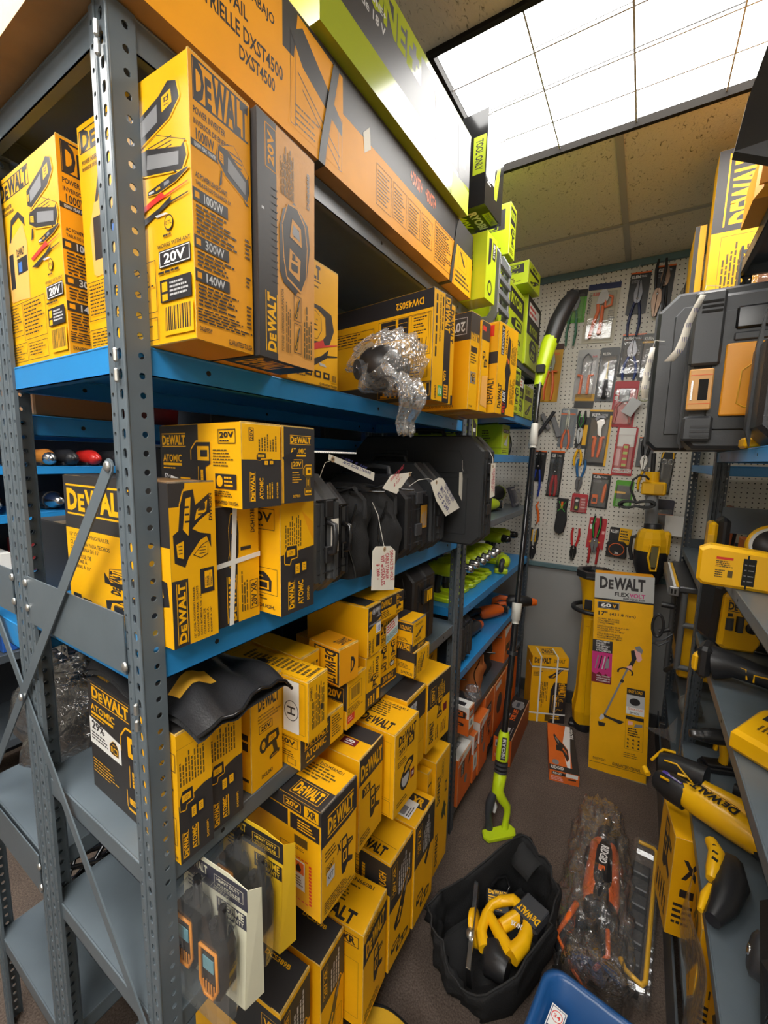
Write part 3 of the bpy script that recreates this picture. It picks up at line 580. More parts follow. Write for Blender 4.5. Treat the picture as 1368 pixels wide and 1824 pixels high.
# ================================================================== CARTONS
def carton(name, label, cat, x1, y0, z0, d, w, h, yaw=0.0, F=None, N=None, T=None, B=None, base=YEL, edge=WORN, group=None, seam=True, extra=None, tilt=0.0, tone=None):
    """corner front/near/bottom at (x1,y0,z0); front face looks into the aisle (+x), near face looks to -y"""
    t = thing(name, label, cat, (x1, y0, z0), (tilt, 0, R(yaw)), group)
    b = MB(); b.box(-d, 0, 0, 0, w, h, base, .0012, edge)
    gF = G(b, (0, 0, 0), (0, w, 0), (0, 0, h), (1, 0, 0)); gN = G(b, (-d, 0, 0), (d, 0, 0), (0, 0, h), (0, -1, 0))
    gT = G(b, (0, 0, h), (0, w, 0), (-d, 0, 0), (0, 0, 1)); gB = G(b, (-d, 0, 0), (0, w, 0), (d, 0, 0), (0, 0, -1))
    for fn, g in ((F, gF), (N, gN), (T, gT), (B, gB)):
        if fn: fn(g)
    b.build('board_body', t)
    if seam:
        b2 = MB(); b2.box(-d + .004, .0015, h + .0002, -.0012, w - .0015, h + .0012, tone or base, 0); b2.box(-.004, .001, h - .001, -.0008, w - .001, h + .0022, edge)
        g2 = G(b2, (-.004, .0015, h + .0012), (0, w - .003, 0), (-d + .008, 0, 0), (0, 0, 1))
        if T: T(g2)
        b2.build('top_flap', t)
    if extra: extra(t, d, w, h)
    return t
def sticker(t, g_of, m, draw=None, name='sticker'):
    b = MB(); O, U, V, N = [Vector(q) for q in g_of]; O = O + N * .0012
    g = G(b, O, U, V, N); g.rect(0, 0, 1, 1, m)
    if draw: draw(g)
    return b.build(name, t)
def strap_band(t, pts, wd, n=(1, 0, 0), m=None, name='strap'):
    """flat band along pts with width direction wd"""
    b = MB(); wd = Vector(wd) / 2; vs = []; fs = []
    for p in pts: p = Vector(p); vs += [tuple(p - wd), tuple(p + wd)]
    for i in range(len(pts) - 1): fs.append((2 * i, 2 * i + 1, 2 * i + 3, 2 * i + 2))
    b.add(vs, fs, m or STRAP); return b.build(name, t, solid=.0012)
K, Y_ = INK, YEL
def box20(g, u0, v0, u1, v1, c=INK, bg=None, t='20V', rot=0):
    s = g.sub(u0, v0, u1, v1, rot)
    if bg: s.rect(0, 0, 1, 1, bg)
    s.frame(0, 0, 1, 1, c, .0012); s.txt(t, .12, .22, .88, .78, c, .03)
def xr(g, u0, v0, u1, v1, rot=0, c=YEL, bg=INK):
    s = g.sub(u0, v0, u1, v1, rot); s.rect(0, 0, 1, 1, bg); s.txt('XR', .2, .15, .85, .85, c, .04)
def F_inv(g):
    g.rect(.0, .0, 1, 1, YEL2)
    g.rect(.05, .845, .97, .99, INK); g.sub(.05, .845, .97, .99).rect(.012, .06, .99, .94, YEL2); g.logo(.055, .85, .965, .985, INK, rules=False)
    g.txt('POWER INVERTER', .05, .80, .55, .825, INK); g.txt('INVERSOR DE ENERGÍA', .05, .765, .66, .79, INK)
    g.txt('1000W', .08, .715, .36, .755, INK, .02); g.poly([(.0, .685), (.42, .685), (.42, .76), (.38, .71), (0, .71)], INK); g.txt('1500W PEAK POWER', .05, .69, .38, .705, SIL)
    g.art('inverter', .40, .60, .98, .80, YEL2)
    g.txt('AC POWER USAGE CHART', .05, .585, .56, .603, INK); g.txt('TABLA DE USO DE ENERGÍA CA', .05, .56, .62, .578, INK)
    for v, s in ((.50, '1000W'), (.335, '300W'), (.215, '140W')):
        g.rect(0, v, .56, v + .045, INK); g.rect(.03, v + .012, .10, v + .034, YEL2); g.txt(s, .17, v + .006, .48, v + .04, SIL, .02)
    g.lines(.04, .385, .74, .492, 7, INK, seed=3); g.lines(.86, .385, .97, .47, 5, INK, seed=8); g.lines(.04, .268, .76, .328, 4, INK, seed=5); g.lines(.87, .268, .97, .318, 3, INK, seed=5)
    g.lines(.04, .125, .78, .208, 6, INK, seed=6); g.lines(.87, .10, .97, .20, 6, INK, seed=2); g.lines(.02, .065, .98, .12, 5, INK, seed=7)
    g.txt('DXAEPIP3W', .04, .032, .24, .05, INK); g.txt('GUARANTEED TOUGH.', .52, .012, .97, .034, INK, .02)
def N_inv(g):
    g.frame(.02, .88, .56, .975, INK, .0015); g.logo(.03, .885, .55, .97, INK, rules=False)
    g.txt('POWER INVERTER', .04, .83, .24, .85, INK); g.txt('INVERSOR DE ENERGÍA', .04, .805, .27, .825, INK)
    c = (.86, .55, .12)
    amber = mat('printed_amber_casing', (.80, .42, .10), .45); g.poly([(.10, .36), (.44, .34), (.46, .62), (.40, .72), (.14, .66), (.08, .56)], amber)
    g.poly([(.18, .66), (.22, .74), (.34, .76), (.44, .70), (.44, .74), (.34, .79), (.2, .77), (.15, .66)], INK)
    g.rect(.12, .42, .20, .60, INK); g.rect(.26, .48, .44, .56, INK); g.rect(.28, .49, .34, .54, BLUP); g.logo(.26, .57, .40, .61, INK, rules=False); g.lines(.12, .34, .42, .38, 1, amber)
    g.art('outlet', .52, .74, .93, .94); g.art('inverter', .52, .60, .98, .78); g.art('plug', .66, .555, .98, .625); g.art('clamps', .52, .47, .98, .57)
    for r_ in (.036, .030): g.poly(circ(.82, .45, r_, 16, r_ * .8), INK if r_ > .033 else YEL)
    g.txt('ETL', .795, .443, .845, .457, INK); g.lines(.77, .40, .87, .415, 1, INK)
    g.txt('WORKS WITH ANY', .72, .365, .985, .38, INK); g.rect(.73, .29, .98, .355, INK); g.frame(.735, .294, .975, .351, WHT, .001); g.txt('20V', .77, .303, .94, .342, WHT, .03); g.lines(.72, .265, .98, .282, 1, INK)
    g.rect(.73, .16, .98, .245, INK); g.rect(.745, .20, .79, .235, YEL); g.rect(.745, .165, .79, .19, YEL); g.lines(.81, .175, .96, .235, 4, SIL, seed=4)
    g.barcode(.75, .03, .99, .145)
    g.frame(.03, .16, .30, .33, INK, .001); g.frame(.31, .13, .70, .33, INK, .001); g.lines(.05, .18, .28, .32, 9, INK, seed=9, fill=.35); g.lines(.33, .15, .68, .32, 9, INK, seed=10, fill=.35)
    g.frame(.03, .02, .34, .12, INK, .001); g.frame(.36, .02, .70, .11, INK, .001); g.lines(.05, .03, .32, .11, 6, INK, seed=11, fill=.35); g.lines(.38, .04, .68, .10, 4, INK, seed=12, fill=.35)
def B_plain(g): g.rect(.02, .02, .98, .98, YEL2); g.poly([(.3, .5), (.9, .44), (.9, .46), (.3, .52)], INK)
t = carton('power_inverter_carton', 'tall yellow power inverter carton with wattage chart just right of the front post', 'box', .089, .0205, 1.7442, .25, .091, .318, 2.0, F_inv, N_inv, None, B_plain)
carton('power_inverter_carton', 'leftmost yellow power inverter carton on the top blue shelf behind the post', 'box', -.170, -.012, 1.7442, .220, .105, .300, 0, F_inv, N_inv, None, B_plain)
def F_infl(g):
    g.rect(0, 0, 1, 1, mat('bare_amber_board', (.66, .30, .05), .55, var=.12, vscale=8, bump=.1)); g.rect(0, 0, .30, 1, INK2)
    g.rect(.06, .62, .10, .63, SIL); box20(g, .12, .80, .30, .975, YEL2, None, '20V', 90)
    g.logo(.10, .03, .30, .29, YEL, 90)
    for k in range(14): g.rect(.22, .34 + k * .03, .31, .345 + k * .03, INK2)
    g.lines(.36, .74, .60, .96, 9, INKG, 90, 3); g.lines(.84, .80, .90, .96, 1, INKG, 90, 4); g.txt('DCC020IB', .84, .76, .89, .92, INK, 0, 0, 90)
    g.poly([(.34, .40), (.34, .60), (.40, .68), (.60, .74), (.86, .68), (.90, .58), (.84, .44), (.62, .33), (.40, .36)], INK); g.art('inflator', .37, .36, .84, .72, mat('bare_amber_board', (1, 1, 1)), INK2)
    g.txt('POWERED COMPRESSOR AIR INFLATOR', .36, .05, .40, .33, INKG, 0, 0, 90); g.lines(.43, .05, .53, .30, 3, INKG, 90, 6)
    g.frame(.58, .06, .72, .20, INK, .001); g.frame(.58, .21, .72, .33, INK, .001); g.art('long', .60, .07, .70, .19); g.art('long', .60, .22, .70, .32); g.lines(.76, .05, .94, .30, 4, INKG, 90, 8)
def N_dark(g): g.rect(0, 0, 1, 1, INK2)
def B_dw(g): g.rect(0, .7, 1, 1, INK); g.logo(.1, .74, .7, .96, YEL, rules=False)
carton('air_inflator_carton', 'air inflator carton with black stripe standing right of the tall inverter carton', 'box', .094, .116, 1.7442, .255, .122, .318, 2.5, F_infl, N_dark, None, B_dw, YEL2, WORNK)
def F_jump(g):
    g.logo(.05, .86, .62, .97, INK, rules=False); g.rect(.05, .84, .62, .848, INK); g.txt('JUMP STARTER & POWER BANK', .10, .79, .58, .81, INK); g.lines(.1, .75, .55, .78, 1, INK)
    g.art('jump', .20, .34, .92, .66); g.logo(.30, .50, .62, .58, YEL, rules=False); g.art('clamps', .30, .14, .98, .40)
    for k in range(4): g.rect(.14 + k * .18, .07, .27 + k * .18, .125, INK); g.rect(.17 + k * .18, .085, .24 + k * .18, .11, YEL)
    g.lines(.16, .05, .40, .065, 1, INK); g.txt('GUARANTEED TOUGH.', .60, .01, .98, .03, INK, .02); g.barcode(.86, .05, .97, .12)
carton('jump_starter_carton', 'jump starter carton with red clamp picture beside the bubble wrap', 'box', .003, .262, 1.744, .28, .152, .232, 1.0, F_jump, None)
def N_450(g):
    g.rect(0, .83, 1, 1, INK); g.txt('DW450S2', .72, .875, .93, .94, YEL, .01, 0, 180); g.rect(0, 0, 1, .175, INK); g.frame(.58, .04, .99, .165, YEL, .001); g.logo(.6, .05, .97, .155, YEL, 180, False)
    g.frame(.58, .42, .985, .80, INK, .0012); g.rect(.60, .60, .72, .79, INK); g.rect(.74, .60, .82, .79, INK); g.rect(.84, .44, .97, .79, YEL)
    g.frame(.84, .44, .97, .79, INK, .001); g.txt('7 YEAR', .85, .46, .96, .58, INK, .02, 0, 180); g.frame(.73, .44, .83, .58, INK, .001); g.txt('1 YEAR', .74, .46, .82, .56, INK, .01, 0, 180); g.frame(.60, .44, .72, .58, INK, .001); g.txt('90 DAY', .61, .46, .71, .56, INK, .01, 0, 180)
    for k in range(3): g.lines(.86, .61 + k * .06, .96, .655 + k * .06, 2, INK, seed=k)
    for k in range(4): g.rect(.615, .61 + k * .045, .81, .613 + k * .045, YEL)
    g.frame(.16, .62, .54, .76, INK, .001); g.lines(.18, .64, .52, .75, 4, INK, seed=3, fill=.35); g.lines(.75, .22, .96, .33, 4, INK, seed=2, fill=.35); g.frame(.74, .21, .97, .34, INK, .0008)
    g.poly([(.40, .60), (.52, .64), (.55, .60), (.46, .54), (.38, .50), (.34, .55)], mat('torn_board', (.62, .48, .30), .8))
def F_450(g):
    g.rect(.62, 0, 1, 1, INK); g.logo(.66, .66, .95, .98, YEL, 270, False); g.txt('10 GA WIDE CROWN LATHING STAPLER', .34, .55, .42, .97, INK, 0, 0, 270); g.lines(.46, .50, .58, .96, 1, INK, 270); g.lines(.1, .16, .26, .96, 1, INK, 270, 4)
    g.txt('USA', .66, .20, .80, .30, YEL, .03, 0, 270); g.rect(.70, .04, .94, .17, YEL2); g.lines(.72, .05, .92, .16, 4, INK); g.rect(.36, .05, .62, .15, GRNP); g.txt('16', .42, .07, .56, .13, WHT)
    g.txt('DW450S2', .18, .02, .28, .14, INK, 0, 0, 270)
carton('stapler_carton', 'long stapler carton stored upside down behind the bubble wrap', 'box', .124, .616, 1.744, .40, .080, .255, -8.0, F_450, N_450, None, B_plain, edge=WORNK)
def F_dwt(g): g.logo(.2, .62, .8, .96, INK, 270, False); g.rect(.7, 0, 1, .1, INK)
carton('tool_carton', 'slim yellow carton squeezed right of the long upside down stapler carton', 'box', .125, .702, 1.744, .28, .032, .245, -8.0, F_dwt)
def N_av(g): g.rect(.0, .72, 1, 1, INK2); g.frame(.72, .78, .96, .95, SIL, .0012); g.txt('20V', .78, .81, .94, .91, SIL, .02, 0, 180); g.txt('GUARANTEED TOUGH', .50, .03, .84, .055, INK, .02); g.frame(.5, .42, .72, .56, INK, .001); g.art('bag', .53, .43, .69, .55); g.lines(.5, .12, .9, .16, 1, INK, fill=.3)
def F_av(g): g.rect(0, .72, 1, 1, INK2); g.logo(.05, .69, .95, .80, YEL, rules=False); g.lines(.1, .48, .8, .62, 5, INKG); g.rect(.1, .60, .8, .66, INK); g.rect(.15, .28, .75, .40, GRYP); g.art('drill', .2, .29, .7, .39); g.txt('TOUGH', .1, .03, .5, .05, INK)
carton('tool_carton', 'half black tool carton with voltage badge in the middle of the top blue shelf', 'box', .137, .828, 1.744, .30, .052, .262, -8, F_av, N_av, None, B_plain)
def F_av2(g): g.rect(.0, .80, 1, 1, INK2); g.rect(.1, .9, .5, .95, REDP); g.art('kit', .2, .5, .8, .68); g.poly([(.1, .08), (.95, .05), (.9, .42), (.2, .4)], mat('printed_amber_casing', (1, 1, 1)))
carton('tool_carton', 'crumpled yellow carton with an open side flap between taller cartons', 'box', .150, .884, 1.744, .28, .050, .252, -8, F_av2, None)
def F_flex(g):
    g.rect(0, 0, 1, 1, YEL); g.rect(.14, .66, .30, .98, INK); g.txt('FLEXVOLT', .17, .67, .27, .96, SIL, .01, 0, 90); g.txt('60V MAX', .36, .68, .46, .96, INK, .01, 0, 90)
    g.poly([(.50, .90), (.64, .86), (.62, .60), (.70, .50), (.62, .40), (.60, .10), (.52, .06), (.42, .12), (.44, .40), (.38, .5), (.46, .64)], INK); g.poly([(.46, .66), (.60, .62), (.54, .58)], ORG)
    g.logo(.08, .06, .26, .34, INK, 90, False); g.rect(.30, .0, .50, .28, INK); g.txt('FLEX', .32, .15, .47, .27, WHT, .03, .2, 90); g.txt('VOLT', .32, .02, .47, .14, REDP, .03, .2, 90); g.lines(.68, .60, .94, .92, 5, INKG, 90, 5); g.lines(.68, .14, .94, .5, 4, INKG, 90, 9)
def N_flex(g): g.rect(.7, .85, .95, .97, REDP); g.rect(.88, .55, 1, .68, INK); g.txt('DEWALT', .90, .1, .97, .4, INK, .02, 0, 90)
carton('tool_carton', 'yellow tool carton with black saw silhouette at the far end of the top blue shelf', 'box', .180, .945, 1.744, .30, .138, .262, -8, F_flex, N_flex, None, B_plain)
# --- workbench carton and the boxes above it
def F_bench(g):
    lo = mat('bare_amber_board', (1, 1, 1)); g.rect(0, 0, 1, 1, YEL2); g.rect(0.26, .62, 1, 1, INK2)
    g.txt('WORK JACKS', .055, .84, .155, .93, INK); g.txt('MESA INDUSTRIELLE DE TRABAJO', .05, .66, .245, .76, INK); g.txt('ESTABLE DE TRAVAIL', .05, .50, .20, .60, INK); g.txt('INDUSTRIELLE DXST4500', .09, .34, .26, .45, INK); g.txt('OWTD', .01, .55, .045, .72, INK, .02); g.txt('DXST4500', .185, .20, .245, .30, INK)
    g.poly([(.27, .08), (.29, .98), (.395, .93), (.40, .08)], YEL2); g.poly([(.275, .80), (.30, .92), (.395, .52), (.395, .40), (.30, .62)], INK2); g.frame(.275, .10, .285, .80, INK, .001); g.frame(.385, .08, .395, .55, INK, .001); g.lines(.285, .10, .34, .3, 4, INKG, seed=2, fill=.3)
    for k, (a, c) in enumerate(((.29, .55), (.30, .45))): g.poly([(a, c), (.39, c - .35), (.39, c - .365), (a, c - .015)], INKG)
    g.poly([(.455, .66), (.475, .78), (.48, .58), (.46, .48)], PAPER)
    for a in (.63, .70): g.txt('+DXST+', a, .72, a + .055, .88, ORG, .03)
    for k in range(4): g.frame(.50 + k * .062, .10 + .02 * k, .555 + k * .062, .52, INKG, .001); g.lines(.505 + k * .062, .14, .55 + k * .062, .48, 9, INKG, seed=k, fill=.3)
    g.frame(.755, .08, .86, .60, INK, .001); g.lines(.76, .12, .855, .56, 12, INKG, seed=9, fill=.35); g.rect(.875, .0, 1, .62, YEL); g.rect(.875, .62, 1, 1, INK2); g.frame(.90, .3, .96, .58, INK, .001); g.poly([(.91, .56), (.92, .56), (.95, .40), (.94, .38)], INK); g.lines(.885, .06, .99, .26, 3, INK, seed=4)
def N_bench(g): g.rect(0, 0, 1, 1, YEL2); g.poly([(.1, .5), (.5, .4), (.5, .42), (.1, .52)], INK); g.lines(.05, .2, .4, .8, 6, INKG, seed=2)
def B_kraft(g): g.rect(0, 0, 1, 1, KRAFT)
def bench_extra(t, d, w, h):
    for y in (.40, .985):
        strap_band(t, [(-d * .6, y, -.001), (.0015, y - .01, -.001), (.0022, y - .006, .03), (.0022, y + .03, h - .012), (-.10, y + .03, h + .004)], (0, .017, 0), m=mat('black_strapping', (.03, .03, .03), .5))
carton('workbench_carton', 'huge workbench carton tied with black straps along the top of the unit', 'box', .022, -.062, 2.133, .425, 1.14, .192, -.6, F_bench, N_bench, None, B_kraft, YEL2, KRAFT, extra=bench_extra)
def F_ryl(g):
    g.rect(0, 0, 1, 1, INK); g.rect(0, 0, 1, .34, mat('olive_lime_print', (.34, .40, .03), .3)); g.rect(.82, 0, 1, .3, LIME); g.rect(0, .93, 1, 1, mat('olive_lime_print', (.3, .35, .03)))
    g.rect(.43, .64, .53, .96, mat('olive_lime_print', (1, 1, 1))); g.txt('+', .445, .68, .515, .92, INK, .06); g.txt('ONE', .20, .66, .42, .96, mat('olive_lime_print', (1, 1, 1)), .05)
    for k, s in enumerate(('18V ONE+ HP SYSTEM', 'Système 18 V ONE+', 'Sistema de 18 V')): g.txt(s, .04, .80 - k * .12, .30, .88 - k * .12, SIL if k else mat('olive_lime_print', (1, 1, 1)), .01)
    g.poly([(.66, .12), (.74, .20), (.80, .46), (.72, .80), (.64, .84), (.66, .52)], mat('olive_lime_print', (1, 1, 1))); g.poly([(.88, .3), (.97, .34), (.97, .9), (.86, .9)], BLK); g.poly([(.90, .5), (.95, .5), (.96, .76), (.93, .82)], LIME)
OLV = mat('olive_lime_print', (.34, .40, .03), .25)
OLV.node_tree.nodes['Principled BSDF'].inputs['Roughness'].default_value = .18
def B_olive(g): g.rect(0, 0, 1, 1, OLV); g.rect(.22, .3, .25, .7, INK); g.rect(.35, .3, .39, .7, GRYP); g.rect(.42, .3, .46, .7, REDP)
carton('outdoor_tool_carton', 'long glossy lime and black carton lying on the workbench carton', 'box', .046, .30, 2.33, .36, .665, .215, -1.0, F_ryl, lambda g: g.rect(0, 0, 1, 1, OLV), None, B_olive, INK, OLV)
GLB = mat('glossy_black_board', (.02, .02, .02), .12)
def N_40(g): g.rect(0, 0, 1, 1, GLB); g.txt('RYOBI', .60, .10, .76, .72, SIL, .04, 0, 270); g.rect(.82, .34, .985, .74, LIME); g.txt('TOOL ONLY', .85, .38, .95, .70, INK, .02, 0, 270)
def F_40(g): g.rect(0, 0, 1, 1, GLB); g.rect(.05, .3, .5, .8, SIL); g.txt('RYOBI', .1, .25, .3, .55, WHT, .02, 0, 270); g.art('long', .5, .2, .9, .9, LIME, OLV)
def B_40(g): g.rect(0, 0, 1, 1, GLB); g.txt('RYOBI', .18, .72, .92, .84, SIL, .04); g.txt('40V', .18, .52, .78, .67, LIME, .04, .2); g.rect(.35, .88, .9, .98, OLV); g.txt('TOOL ONLY', .4, .90, .85, .96, INK)
carton('outdoor_tool_carton', 'glossy black forty volt tool carton with torn corner under the ceiling light', 'box', .077, 1.052, 2.402, .25, .150, .272, -3, F_40, N_40, None, B_40, GLB, mat('torn_white_edge', (.6, .57, .5), .8))
def N_1200(g): g.rect(0, 0, 1, 1, LIME); g.txt('1200PSI', .0, .16, .13, .70, INK, .03, 0, 90); g.lines(.3, .12, .34, .85, 1, INKG, 90); g.lines(.6, .45, .64, .9, 1, INKG, 90)
def F_1200(g): g.rect(0, 0, 1, 1, LIME); g.poly([(.2, .5), (.45, .6), (.5, .95), (.2, .92)], INK); g.rect(.6, .66, .9, .92, INK); g.txt('RYOBI', .66, .7, .84, .9, WHT, .02, 0, 90); g.poly(circ(.45, .2, .22, 14, .12), INK); g.poly(circ(.45, .2, .15, 14, .08), LIME)
carton('pressure_washer_carton', 'lime pressure washer carton below the glossy black carton', 'box', .080, 1.086, 2.1335, .125, .085, .205, -4, F_1200, N_1200, None, lambda g: g.rect(0, 0, 1, 1, OLV), LIME, OLV)
carton('outdoor_tool_carton', 'lime carton set back behind the pressure washer carton holding up the glossy black one', 'box', -.052, 1.094, 2.1335, .20, .080, .2655, 0, lambda g: g.rect(.2, .5, .8, .8, INK), None, None, None, LIME, OLV)
# --- middle blue shelf
def N_roof(g):
    g.rect(0, .62, 1, 1, INK2); g.logo(.03, .72, .68, .94, YEL); g.rect(0, 0, 1, .62, YEL)
    g.txt("15° COIL ROOFING NAILER", .04, .56, .47, .59, INK, .01); g.rect(.04, .542, .17, .545, INK); g.txt('CLAVADORA PARA TECHOS', .04, .50, .47, .53, INK, .01); g.txt('CON BOBINA DE 15°', .04, .46, .36, .49, INK, .01)
    g.rect(.04, .445, .17, .448, INK); g.txt('CLOUEUSE DE', .04, .405, .27, .435, INK, .01); g.txt('TOITURE À', .04, .37, .22, .40, INK, .01); g.txt('BOBINE À 15°', .04, .33, .26, .36, INK, .01)
    g.art('nailer', .40, .03, .98, .45, rot=0); g.logo(.46, .22, .56, .38, INK, 90, False); g.rect(.04, .06, .13, .13, INK); g.lines(.15, .06, .3, .12, 2, INK)
def F_roof(g):
    g.rect(0, 0, .38, 1, INK2); g.rect(.30, .42, 1, 1, YEL); g.rect(.34, 0, 1, 1, YEL); g.poly([(0, .42), (.34, .42), (.44, .95), (.40, 1), (0, 1)], YEL); g.poly([(0, .86), (.30, .86), (.34, 1), (0, 1)], INK2)
    g.art('nailer', .06, .48, .88, .96, rot=180); g.txt('DW45RN', .84, .76, .92, .93, INK, .01, 0, 90); g.logo(.08, .02, .30, .40, YEL, 90)
    g.rect(.60, .30, .92, .46, INK); g.rect(.70, .33, .88, .44, YEL); g.lines(.71, .34, .87, .43, 5, INK, 90)
    for k, s in enumerate(("15° COIL ROOFING NAILER", 'CLAVADORA PARA TECHOS', 'CON BOBINA DE 15°', 'CLOUEUSE DE', 'TOITURE À', 'BOBINE À 15°')):
        L = .33 if k < 3 else .2; u = .42 + k * .075; g.txt(s, u, .03, u + .045, .03 + L * (1 if k < 2 else .85), INK, .01, 0, 90)
def T_kraft(g): g.rect(0, 0, 1, .8, INK2); g.rect(0, .0, .9, .35, KRAFT)
carton('roofing_nailer_carton', 'roofing nailer carton behind the front post on the middle blue shelf', 'box', .021, .0145, 1.321, .313, .074, .240, 0.4, F_roof, N_roof, T_kraft, edge=WORNK, tone=INK2)
def F_dch(g):
    g.rect(0, 0, .48, 1, INK); g.rect(.48, 0, 1, 1, YEL); g.art('long', .28, .5, .5, .95); g.rect(.3, .52, .48, .92, INK2); g.art('inflator', .28, .52, .52, .94); g.logo(.22, .02, .46, .42, YEL, 90); g.txt('DCH133B', .80, .76, .90, .97, INK, 0, 0, 90)
    g.rect(.55, .62, .8, .65, INK); g.lines(.54, .08, .72, .50, 3, INKG, 90, 5); g.frame(.76, .08, .96, .34, INK, .001); g.txt('20V XR', .79, .10, .93, .32, INK, .02, 0, 90)
def dch_x(t, d, w, h):
    strap_band(t, [(-.1, w * .42, h + .001), (.0012, w * .44, h + .0005), (.0016, w * .30, .0)], (0, .008, 0)); strap_band(t, [(-.12, -.0012, h * .52), (.0014, -.0012, h * .52), (.0016, w + .0012, h * .56), (-.1, w + .0012, h * .56)], (0, 0, .008))
carton('rotary_hammer_carton', 'black and yellow carton crossed by white strapping on the middle blue shelf', 'box', .010, .0945, 1.321, .30, .086, .198, -.8, F_dch, N_dark, None, extra=dch_x)
def F_dcd(g):
    g.rect(0, 0, 1, .60, INK2); g.poly([(0, .55), (1, .58), (1, 1), (0, 1)], YEL); g.lines(.12, .60, .62, .90, 8, INKG, 90, 3); g.poly([(.62, .92), (.98, .80), (1, .62), (.85, .72)], YEL2)
    g.art('kit', .12, .32, .85, .62, YEL, INK); g.logo(.20, .04, .40, .30, YEL, 90); g.txt('ATOMIC', .50, .05, .66, .28, YEL, .02, 0, 90); g.txt('DCD794D1', .78, .07, .85, .20, YEL, 0, 0, 90)
def N_dcd(g):
    g.frame(.70, .76, .95, .95, INK, .0012); g.txt('20V', .72, .83, .93, .92, INK, .03); g.lines(.74, .785, .91, .81, 1, INK); g.lines(.55, .70, .95, .75, 1, INK); g.lines(.55, .56, .9, .66, 2, INK); g.frame(.62, .18, .97, .42, INK, .001); g.art('bag', .70, .2, .92, .38); g.lines(.62, .12, .97, .17, 2, INKG); g.txt('GUARANTEED TOUGH.', .45, .05, .95, .085, INK, .02)
carton('drill_kit_carton', 'crumpled compact drill kit carton standing right of the strapped carton', 'box', .055, .190, 1.321, .28, .084, .200, -.5, F_dcd, N_dcd)
def N_imp(g):
    g.rect(0, 0, .52, 1, INK2); g.rect(.52, 0, 1, 1, YEL); g.logo(.03, .72, .36, .90, YEL); g.txt('ATOMIC', .04, .52, .30, .62, YEL, .02); g.rect(.04, .47, .30, .505, YEL); g.lines(.04, .42, .30, .45, 1, YEL)
    g.poly([(0, .12), (.06, .36), (.25, .30), (.25, .08), (0, .06)], WHT); g.txt('28%', .02, .22, .15, .35, INK, .03); g.lines(.02, .12, .15, .18, 1, INK); g.art('drill', .15, .12, .23, .29); g.rect(.28, .12, .41, .32, YEL); g.txt('T', .32, .15, .37, .27, INK, .03)
    g.art('impact', .42, .08, .68, .78, YEL, INK); g.frame(.76, .76, .95, .93, INK, .0012); g.txt('20V', .78, .83, .93, .90, INK, .03); g.lines(.78, .78, .93, .81, 1, INK); g.lines(.70, .48, .94, .70, 6, INKG, fill=.4); g.rect(.72, .22, .95, .40, INK); g.lines(.82, .24, .94, .38, 3, YEL); g.poly(circ(.77, .31, .035, 14, .07), YEL); g.lines(.70, .12, .96, .2, 3, INKG); g.txt('GUARANTEED TOUGH.', .66, .03, .97, .075, INK, .02)
def F_imp(g):
    g.rect(0, 0, 1, .58, INK2); g.frame(.18, .80, .30, .95, INK, .001); g.txt('20V', .2, .81, .28, .94, INK, .02, 0, 90); g.lines(.40, .68, .90, .90, 7, INKG, 90); g.art('kit', .36, .5, .85, .66, YEL, INK); g.logo(.18, .08, .32, .44, YEL, 90); g.txt('ATOMIC', .42, .10, .52, .36, YEL, .02, 0, 90); g.lines(.60, .1, .78, .36, 3, YEL, 90); g.txt('DCF923B', .87, .10, .91, .30, YEL, 0, 0, 90)
carton('impact_wrench_carton', 'half black impact wrench carton lying on top of the strapped carton', 'box', .068, .101, 1.5215, .236, .074, .128, -4.0, F_imp, N_imp)
def F_impR(g):
    g.rect(.06, 0, 1, 1, INK2); g.logo(.24, .78, .88, .90, YEL, rules=True); g.txt('ATOMIC', .26, .66, .72, .73, YEL, .02); g.rect(.26, .62, .72, .645, YEL); box20(g, .28, .46, .62, .58, YEL); g.lines(.30, .26, .60, .42, 5, YEL, fill=.3); g.art('impact', .62, .1, .92, .5, YEL, INKG); g.txt('DCF921B', .32, .07, .54, .105, YEL); g.poly([(.0, .6), (.3, .68), (.5, .76), (.42, .62), (.2, .5)], INK)
carton('impact_wrench_carton', 'black fronted compact carton resting on the crumpled drill kit carton', 'box', .070, .180, 1.5235, .22, .074, .126, -4.0, F_impR)
# --- lower grey shelf with the flashlight
def N_p29(g):
    g.rect(0, 0, 1, 1, YEL); g.rect(0, 0, .58, 1, INK2); g.logo(.05, .84, .52, .98, YEL); g.txt('ATOMIC', .03, .74, .34, .80, YEL, .02); g.rect(.03, .70, .32, .725, YEL); g.lines(.03, .67, .30, .69, 1, YEL)
    g.poly([(0, .66), (.40, .60), (.40, .42), (0, .42)], WHT); g.txt('29%', .03, .56, .20, .64, INK, .03); g.lines(.02, .46, .3, .54, 3, INK); g.art('bag', .26, .46, .37, .58)
    g.art('impact', .40, .10, .66, .78, YEL, INK); g.frame(.78, .72, .99, .86, INK, .0012); g.lines(.74, .50, .98, .68, 6, INK); g.frame(.72, .14, .98, .36, INK, .001); g.art('bag', .76, .16, .94, .32); g.txt('GUARANTEED TOUGH', .60, .03, .98, .06, INK, .02); g.lines(.03, .16, .38, .30, 5, YEL, fill=.3)
def F_p1(g):
    g.rect(0, 0, 1, .52, INK2); g.poly([(0, .46), (1, .54), (1, 1), (0, 1)], YEL); g.lines(.04, .60, .80, .86, 9, INKG, 90, 3); g.rect(0, .89, 1, .892, INKG); g.art('kit', .04, .28, .80, .56, YEL, INK); g.logo(.06, .03, .24, .24, YEL, 90); g.txt('ATOMIC', .34, .05, .48, .24, YEL, .03, 0, 90); g.rect(.50, .05, .53, .24, YEL); g.txt('DCF850P1', .78, .06, .84, .20, YEL, 0, 0, 90)
